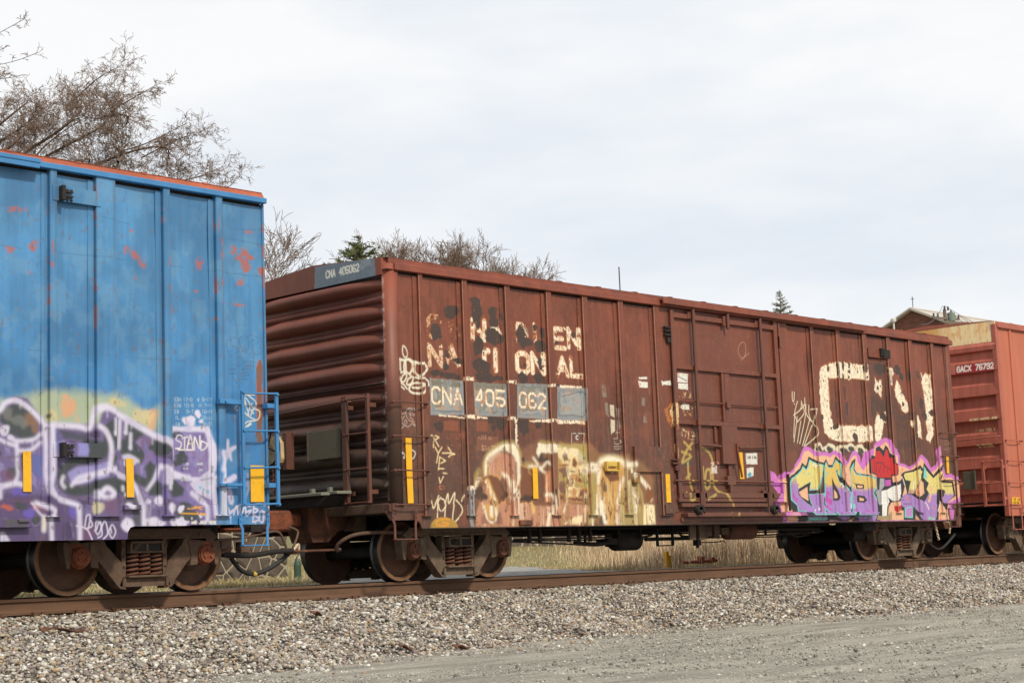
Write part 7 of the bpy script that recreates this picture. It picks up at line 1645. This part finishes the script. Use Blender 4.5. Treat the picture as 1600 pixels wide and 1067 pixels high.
def limb_tree(loc,label,seed,limbs,r0,sprout,levels=3,kids=(3,5),rmin=.0055,Lm=1.):
    """a tree whose main limbs follow given paths (x, z pairs in metres) and throw out curly twigs"""
    rng=np.random.default_rng(seed); t=empty('bare_tree',loc,label,'tree'); lx,ly,lz=loc; thick=[]; thin=[]
    for path in limbs:
        thick=[]; ph=rng.uniform(0,6); P=[np.array((x-lx,.9*math.sin(ph+.22*i),z-lz)) for i,(x,z) in enumerate(smooth(path,6))]; n=len(P)-1; ln=sum(np.linalg.norm(P[i+1]-P[i]) for i in range(n)); rr=r0*min(1,ln/4.5)
        for i in range(n):
            a,b_=P[i],P[i+1]; ra=max(.007,rr*(1-.88*i/n)); rb=max(.006,rr*(1-.88*(i+1)/n)); thick.append((a,b_,ra,rb)); d=(b_-a)/(np.linalg.norm(b_-a)+1e-9)
            for k in range(max(1,int(np.linalg.norm(b_-a)/sprout+rng.random()))):
                ax=rng.normal(size=3); ax[1]*=.8; ax-=d*(ax@d); ax/=np.linalg.norm(ax); sp_=rng.uniform(.35,1.1); dd=d*math.cos(sp_)+ax*math.sin(sp_); q=a+(b_-a)*rng.random()
                th,tn=grow(rng,q,[dd],rng.uniform(.35,1.0)*Lm*(1-.3*i/n),max(.0055,min(.012,rb*.4)),levels,.75,.55,-.12,rmin,kids=kids,len_k=(.42,.75)); thin+=th+tn
        tubes(thick,'limb','bark',t,ns=6)
    b=MB(); b.tube([(0,0,-.5),(.05,0,3),(0,0,7.2)],[.32,.26,.16],10); b.part('trunk',M['bark']).parent=t
    tubes(thin,'crown','twig',t,ns=3); return t
BIG=[[(3.47,8.85),(4.02,9.63),(4.57,10.08),(5.1,10.52),(5.55,10.89),(5.87,11.27),(6.19,11.62),(6.57,11.98)],[(6.57,11.98),(6.76,12.39)],[(5.82,11.3),(6.48,11.79),(6.95,11.9),(7.43,12.19),(7.75,12.5)],[(3.64,9.27),(4.14,10.17),(4.49,10.62),(5.02,11.24),(5.46,11.56),(5.87,11.97),(6.15,12.23)],[(5.87,11.97),(5.97,12.36),(6.2,12.53)],[(4.66,9.02),(5.45,9.7),(6.0,10.1),(6.46,10.38),(6.84,10.57),(7.41,10.64),(8.15,10.61),(8.9,10.48),(9.26,10.71)],[(5.01,9.23),(5.86,9.88),(6.46,9.93),(7.41,9.99),(8.14,9.98),(8.89,10.17),(9.57,10.36)],[(5.99,9.37),(7.31,9.77),(7.94,9.84),(8.53,9.69),(9.35,9.85),(9.56,10.01)],[(5.87,11.27),(6.28,11.26),(6.75,11.22),(7.33,11.53)],[(6.0,10.06),(6.75,10.59),(7.32,10.9),(7.91,11.13),(8.36,11.48)],[(3.47,9.05),(3.68,10.13),(3.64,10.43),(3.81,10.78),(3.76,11.12)],[(3.23,9.59),(3.76,10.3),(4.02,10.66),(3.89,10.95)],[(4.23,9.35),(5.1,10.0),(5.82,10.2),(6.37,10.41)],[(3.14,9.96),(3.64,10.59),(4.23,10.93),(4.8,11.28),(5.2,11.8)],[(4.66,9.42),(4.79,10.23),(5.1,10.85),(5.42,11.23)],[(7.9,10.79),(8.41,11.17),(8.71,11.13)],[(5.1,9.48),(6.92,9.5),(7.89,9.64)],[(3.06,10.33),(3.3,10.84),(3.64,11.22),(3.97,11.4)]]
TIPS=[[(2.77,11.83),(3.13,12.1),(3.38,12.31),(3.54,12.46)],[(2.77,11.44),(3.14,11.71),(3.38,11.9),(3.68,12.08)],[(2.77,11.6),(3.22,11.71),(3.38,11.66),(3.59,11.6),(3.8,11.69)],[(2.77,10.98),(3.14,11.13),(3.39,11.29),(3.72,11.47),(3.91,11.41)]]
limb_tree((3.6,16,.3),'large bare grey brown tree with dense curly twigs behind the blue boxcar',4,[[(x-.10*max(0,x-4),z-.45-.07*(z-9)) for x,z in q] for q in BIG],.045,.17,3,(2,5),.0040,.72)
limb_tree((-1.2,16,.3),'bare tree whose branch tips reach in at the top left corner',12,TIPS,.010,.9,1,(1,2),.005,.3)
bare_tree((19.8,28.5,1.2),'slim bare tree between the blue car and the brown car',21,7.0,[(.12,0,1),(.35,.1,.8),(-.3,0,.8),(.5,.2,.7)],1.7,.06,4,.4,.55,.3,.009,group='bare trees on the skyline')
for x,y,h,lab,sd,L_ in ((31.3,34,10.8,'bare tree left of the row behind the brown car roof, beside the conifer',31,1.25),(33.3,34.5,11.0,'upright bare tree second from the left in the row behind the roof',37,1.4),(35.6,34.5,11.1,'bare tree third from the left in the row behind the brown car roof',43,1.4),(37.6,34.8,11.2,'bushy bare tree in the middle right of the row behind the roof',41,1.45),(40.2,35,10.9,'drooping bare tree at the right end of the row behind the roof',47,1.45)):
    bare_tree((x,y,2.0),lab,sd,h-1.6,[(.25,0,1),(.6,.1,.7),(-.55,.1,.75),(1,-.1,.3),(-.9,0,.4),(.1,.4,.9)],L_*.95,.045,4,.32,.55,.22,.0075,kids=(3,6),group='bare trees on the skyline')
def conifer(loc,label,seed,H_,R_,mname,droop=.15,gap=.25,step=.26,z0=.35):
    rng=np.random.default_rng(seed); t=empty('conifer_tree',loc,label,'conifer'); b=MB(); b.tube([(0,0,-.3),(0,0,H_*.6),(0,0,H_)],[.16,.09,.015],8); b.part('trunk',M['bark']).parent=t
    segs=[];Q=[]; z=H_*z0
    while z<H_-.15:
        f=1-z/H_
        for k in range(rng.integers(4,7)):
            a=rng.uniform(0,6.28); L_=R_*(f**.85)*rng.uniform(.55,1.15)+.08
            if rng.random()<gap*.5: continue
            d=np.array([math.cos(a),math.sin(a),.25-droop*2*f]); p=np.array([0,0,z+rng.uniform(-.1,.1)]); n=max(2,int(L_/.14)); 
            for i in range(n):
                q=p+d/np.linalg.norm(d)*L_/n; d=d+np.array([0,0,.05]); segs.append((p,q,.016*(1-i/n)+.004,.016*(1-(i+1)/n)+.004)); p=q
                for s in range(7): Q.append((p,d/np.linalg.norm(d),rng.uniform(.6,1.0)*(.30 if i<n-1 else .22)*min(1,L_+.25)))
        z+=step*rng.uniform(.7,1.3)*(.4+.8*f)
    V=[];F=[]
    for p,d,s in Q:
        e=rng.normal(size=3); e[2]*=.5; e+=d*.9; e/=np.linalg.norm(e); n_=rng.normal(size=3); n_=np.cross(e,n_); n_/=np.linalg.norm(n_)+1e-9; w_=s*.10; o=len(V); V+=[p-n_*w_*.6,p+e*s*.5-n_*w_,p+e*s,p+e*s*.5+n_*w_]; F.append((o,o+1,o+2,o+3))
    c=npmesh('crown',np.array(V),np.array(F),M[mname]); c.parent=t; tubes(segs,'boughs','bark',t,'stuff')
conifer((26.0,30,1.6),'dark green conifer with spreading boughs behind the grey number patch',5,11.1,6.0,'needle',-.04,.2,.24,.5); conifer((75.5,45,4.2),'narrow yellow green conifer tip above the door of the brown car',8,13.2,3.6,'needle2',.16,.2,.26,.72); conifer((77.0,45.3,4.2),'tiny conifer tip just right of the narrow conifer above the roof',15,12.1,2.2,'needle2',.1,.3,.3,.8)
# ---------------------------------------------------------------- brick building, poles, wires on the hill
def brick(nt,b):
    tc=N(nt,'ShaderNodeTexCoord'); sx=N(nt,'ShaderNodeSeparateXYZ'); nt.links.new(tc.outputs['Object'],sx.inputs[0]); ad=N(nt,'ShaderNodeMath',operation='ADD'); nt.links.new(sx.outputs['X'],ad.inputs[0]); nt.links.new(sx.outputs['Y'],ad.inputs[1]); cb=N(nt,'ShaderNodeCombineXYZ'); nt.links.new(ad.outputs[0],cb.inputs[0]); nt.links.new(sx.outputs['Z'],cb.inputs[1])
    k=N(nt,'ShaderNodeTexBrick'); k.inputs['Scale'].default_value=1.0; k.inputs['Brick Width'].default_value=.55; k.inputs['Row Height'].default_value=.16; k.inputs['Mortar Size'].default_value=.02
    k.inputs['Color1'].default_value=lc((136,86,70)); k.inputs['Color2'].default_value=lc((104,68,58)); k.inputs['Mortar'].default_value=lc((128,98,84)); nt.links.new(cb.outputs[0],k.inputs[0]); nt.links.new(k.outputs[0],b.inputs['Base Color'])
bd=empty('brick_building',(150,69.6,12),'brown brick building with a pale gabled roof beyond the right end of the brown car','building')
b=MB(); b.prism([(62.9,8),(62.9,21.15),(69.6,24.3),(76.3,21.15),(76.3,8)],135,165,'x'); b.part('wall',node_mat('brown_brick',brick),bd)
b=MB(); b.prism([(62.0,20.95),(69.6,24.55),(77.2,20.95),(77.2,20.75),(69.6,24.32),(62.0,20.75)],134.7,165.4,'x'); b.part('roof',M['roofpale'],bd)
b=MB(); b.box(134.8,165.3,69.45,69.75,24.5,24.64); b.part('ridge_cap',M['roofpale'],bd)
b=MB(); b.prism([(61.9,20.98),(69.6,24.62),(77.3,20.98),(77.3,20.80),(69.6,24.42),(61.9,20.80)],134.5,134.69,'x'); b.part('gable_trim',M['roofpale'],bd)
b=MB(); b.tube([(135.2,69.6,24.5),(135.2,69.6,25.8)],.045,6); b.tube([(135.2,69.4,25.55),(135.2,69.8,25.55)],.03,5); b.part('roof_finial',M['wire'],bd)
pb_=empty('utility_pole',(115.1,55,8.6),'wooden utility pole with crossarm and grey green transformer in front of the brick gable','utility pole'); OFF[pb_.name]=(115.1,55,8.6)
b=MB(); b.tube([(115.1,55,8),(115.1,55,20.8)],[.2,.15],10); b.part('pole',M['utilwood'],pb_)
b=MB(); b.prism([(112.6,19.78),(117.2,19.98),(117.2,20.16),(112.6,19.96)],54.75,54.9); b.prism([(113.2,19.4),(117.9,19.62),(117.9,19.8),(113.2,19.58)],54.2,54.35); ca=b.part('crossarm',M['utilwood'],pb_)
b=MB(); b.tube([(114.9,54.8,18.6),(113.4,54.7,19.6)],.04,6); b.tube([(115.3,54.8,18.6),(116.9,54.7,19.7)],.04,6); b.part('arm_brace',M['wire'],pb_)
for x in (112.8,113.5,116.4,117.1,114.75,115.35):
    b=MB(); z=20.0+(x-114.9)*.043 if x not in (114.75,115.35) else 20.7; b.lathe([(0,.06),(.12,.1),(.2,.07),(.3,.1),(.36,.03)],(x,54.8,z),8,axis='z'); b.part('insulator',M['wire'],pb_)
b=MB(); b.lathe([(0,.01),(0,.34),(.7,.34),(.78,.2),(.82,.01)],(115.45,54.6,19.75),14,axis='z'); b.lathe([(.78,.1),(.98,.07),(1.0,.01)],(115.3,54.5,19.75),8,axis='z'); b.part('transformer',M['transformer'],pb_)
def wire(a,c,sag,label):
    b=MB(); b.tube([(a[0]+(c[0]-a[0])*t,a[1]+(c[1]-a[1])*t,a[2]+(c[2]-a[2])*t-4*sag*t*(1-t)) for t in [k/14 for k in range(15)]],.022,5); o=b.part('power_line',M['wire']); tag(o,label,'power line','power lines on the hill')
wire((115.3,55,21.1),(150,62,19.8),.5,'top power line running right from the pole head'); wire((114.8,55,21.1),(88,42,15.7),.5,'power line sagging left from the pole head past the brick gable'); wire((117.1,54.8,20.4),(150,60,17.6),.5,'lower power line running right from the crossarm end'); wire((116.4,54.8,20.35),(150,61,17.0),.6,'lowest power line running right from the crossarm')
b=MB(); b.tube([(98,50,7),(98,50,17.7)],.07,8); b.lathe([(0,.02),(.05,.2),(.25,.24),(.4,.1),(.42,.01)],(98,50,17.65),10,axis='z'); o=b.part('street_lamp',M['white']); tag(o,'slender lamp post with round pale head left of the brick gable','street lamp')
b=MB(); b.tube([(53.2,40,3),(53.2,40,15.85)],.035,6); o=b.part('antenna_mast',M['wire']); tag(o,'thin dark antenna mast rising behind the middle of the brown car roof','mast')
v=empty('roof_vent',(146.6,64,11),'small green grey roof vent just above the cream end band','vent'); b=MB(); b.tube([(0,0,0),(0,0,11.0)],.25,8); b.lathe([(10.9,.7),(11.1,.9),(11.35,.75),(11.45,.1)],(0,0,0),14,axis='z'); o=b.part('cowl',M['transformer']); o.parent=v
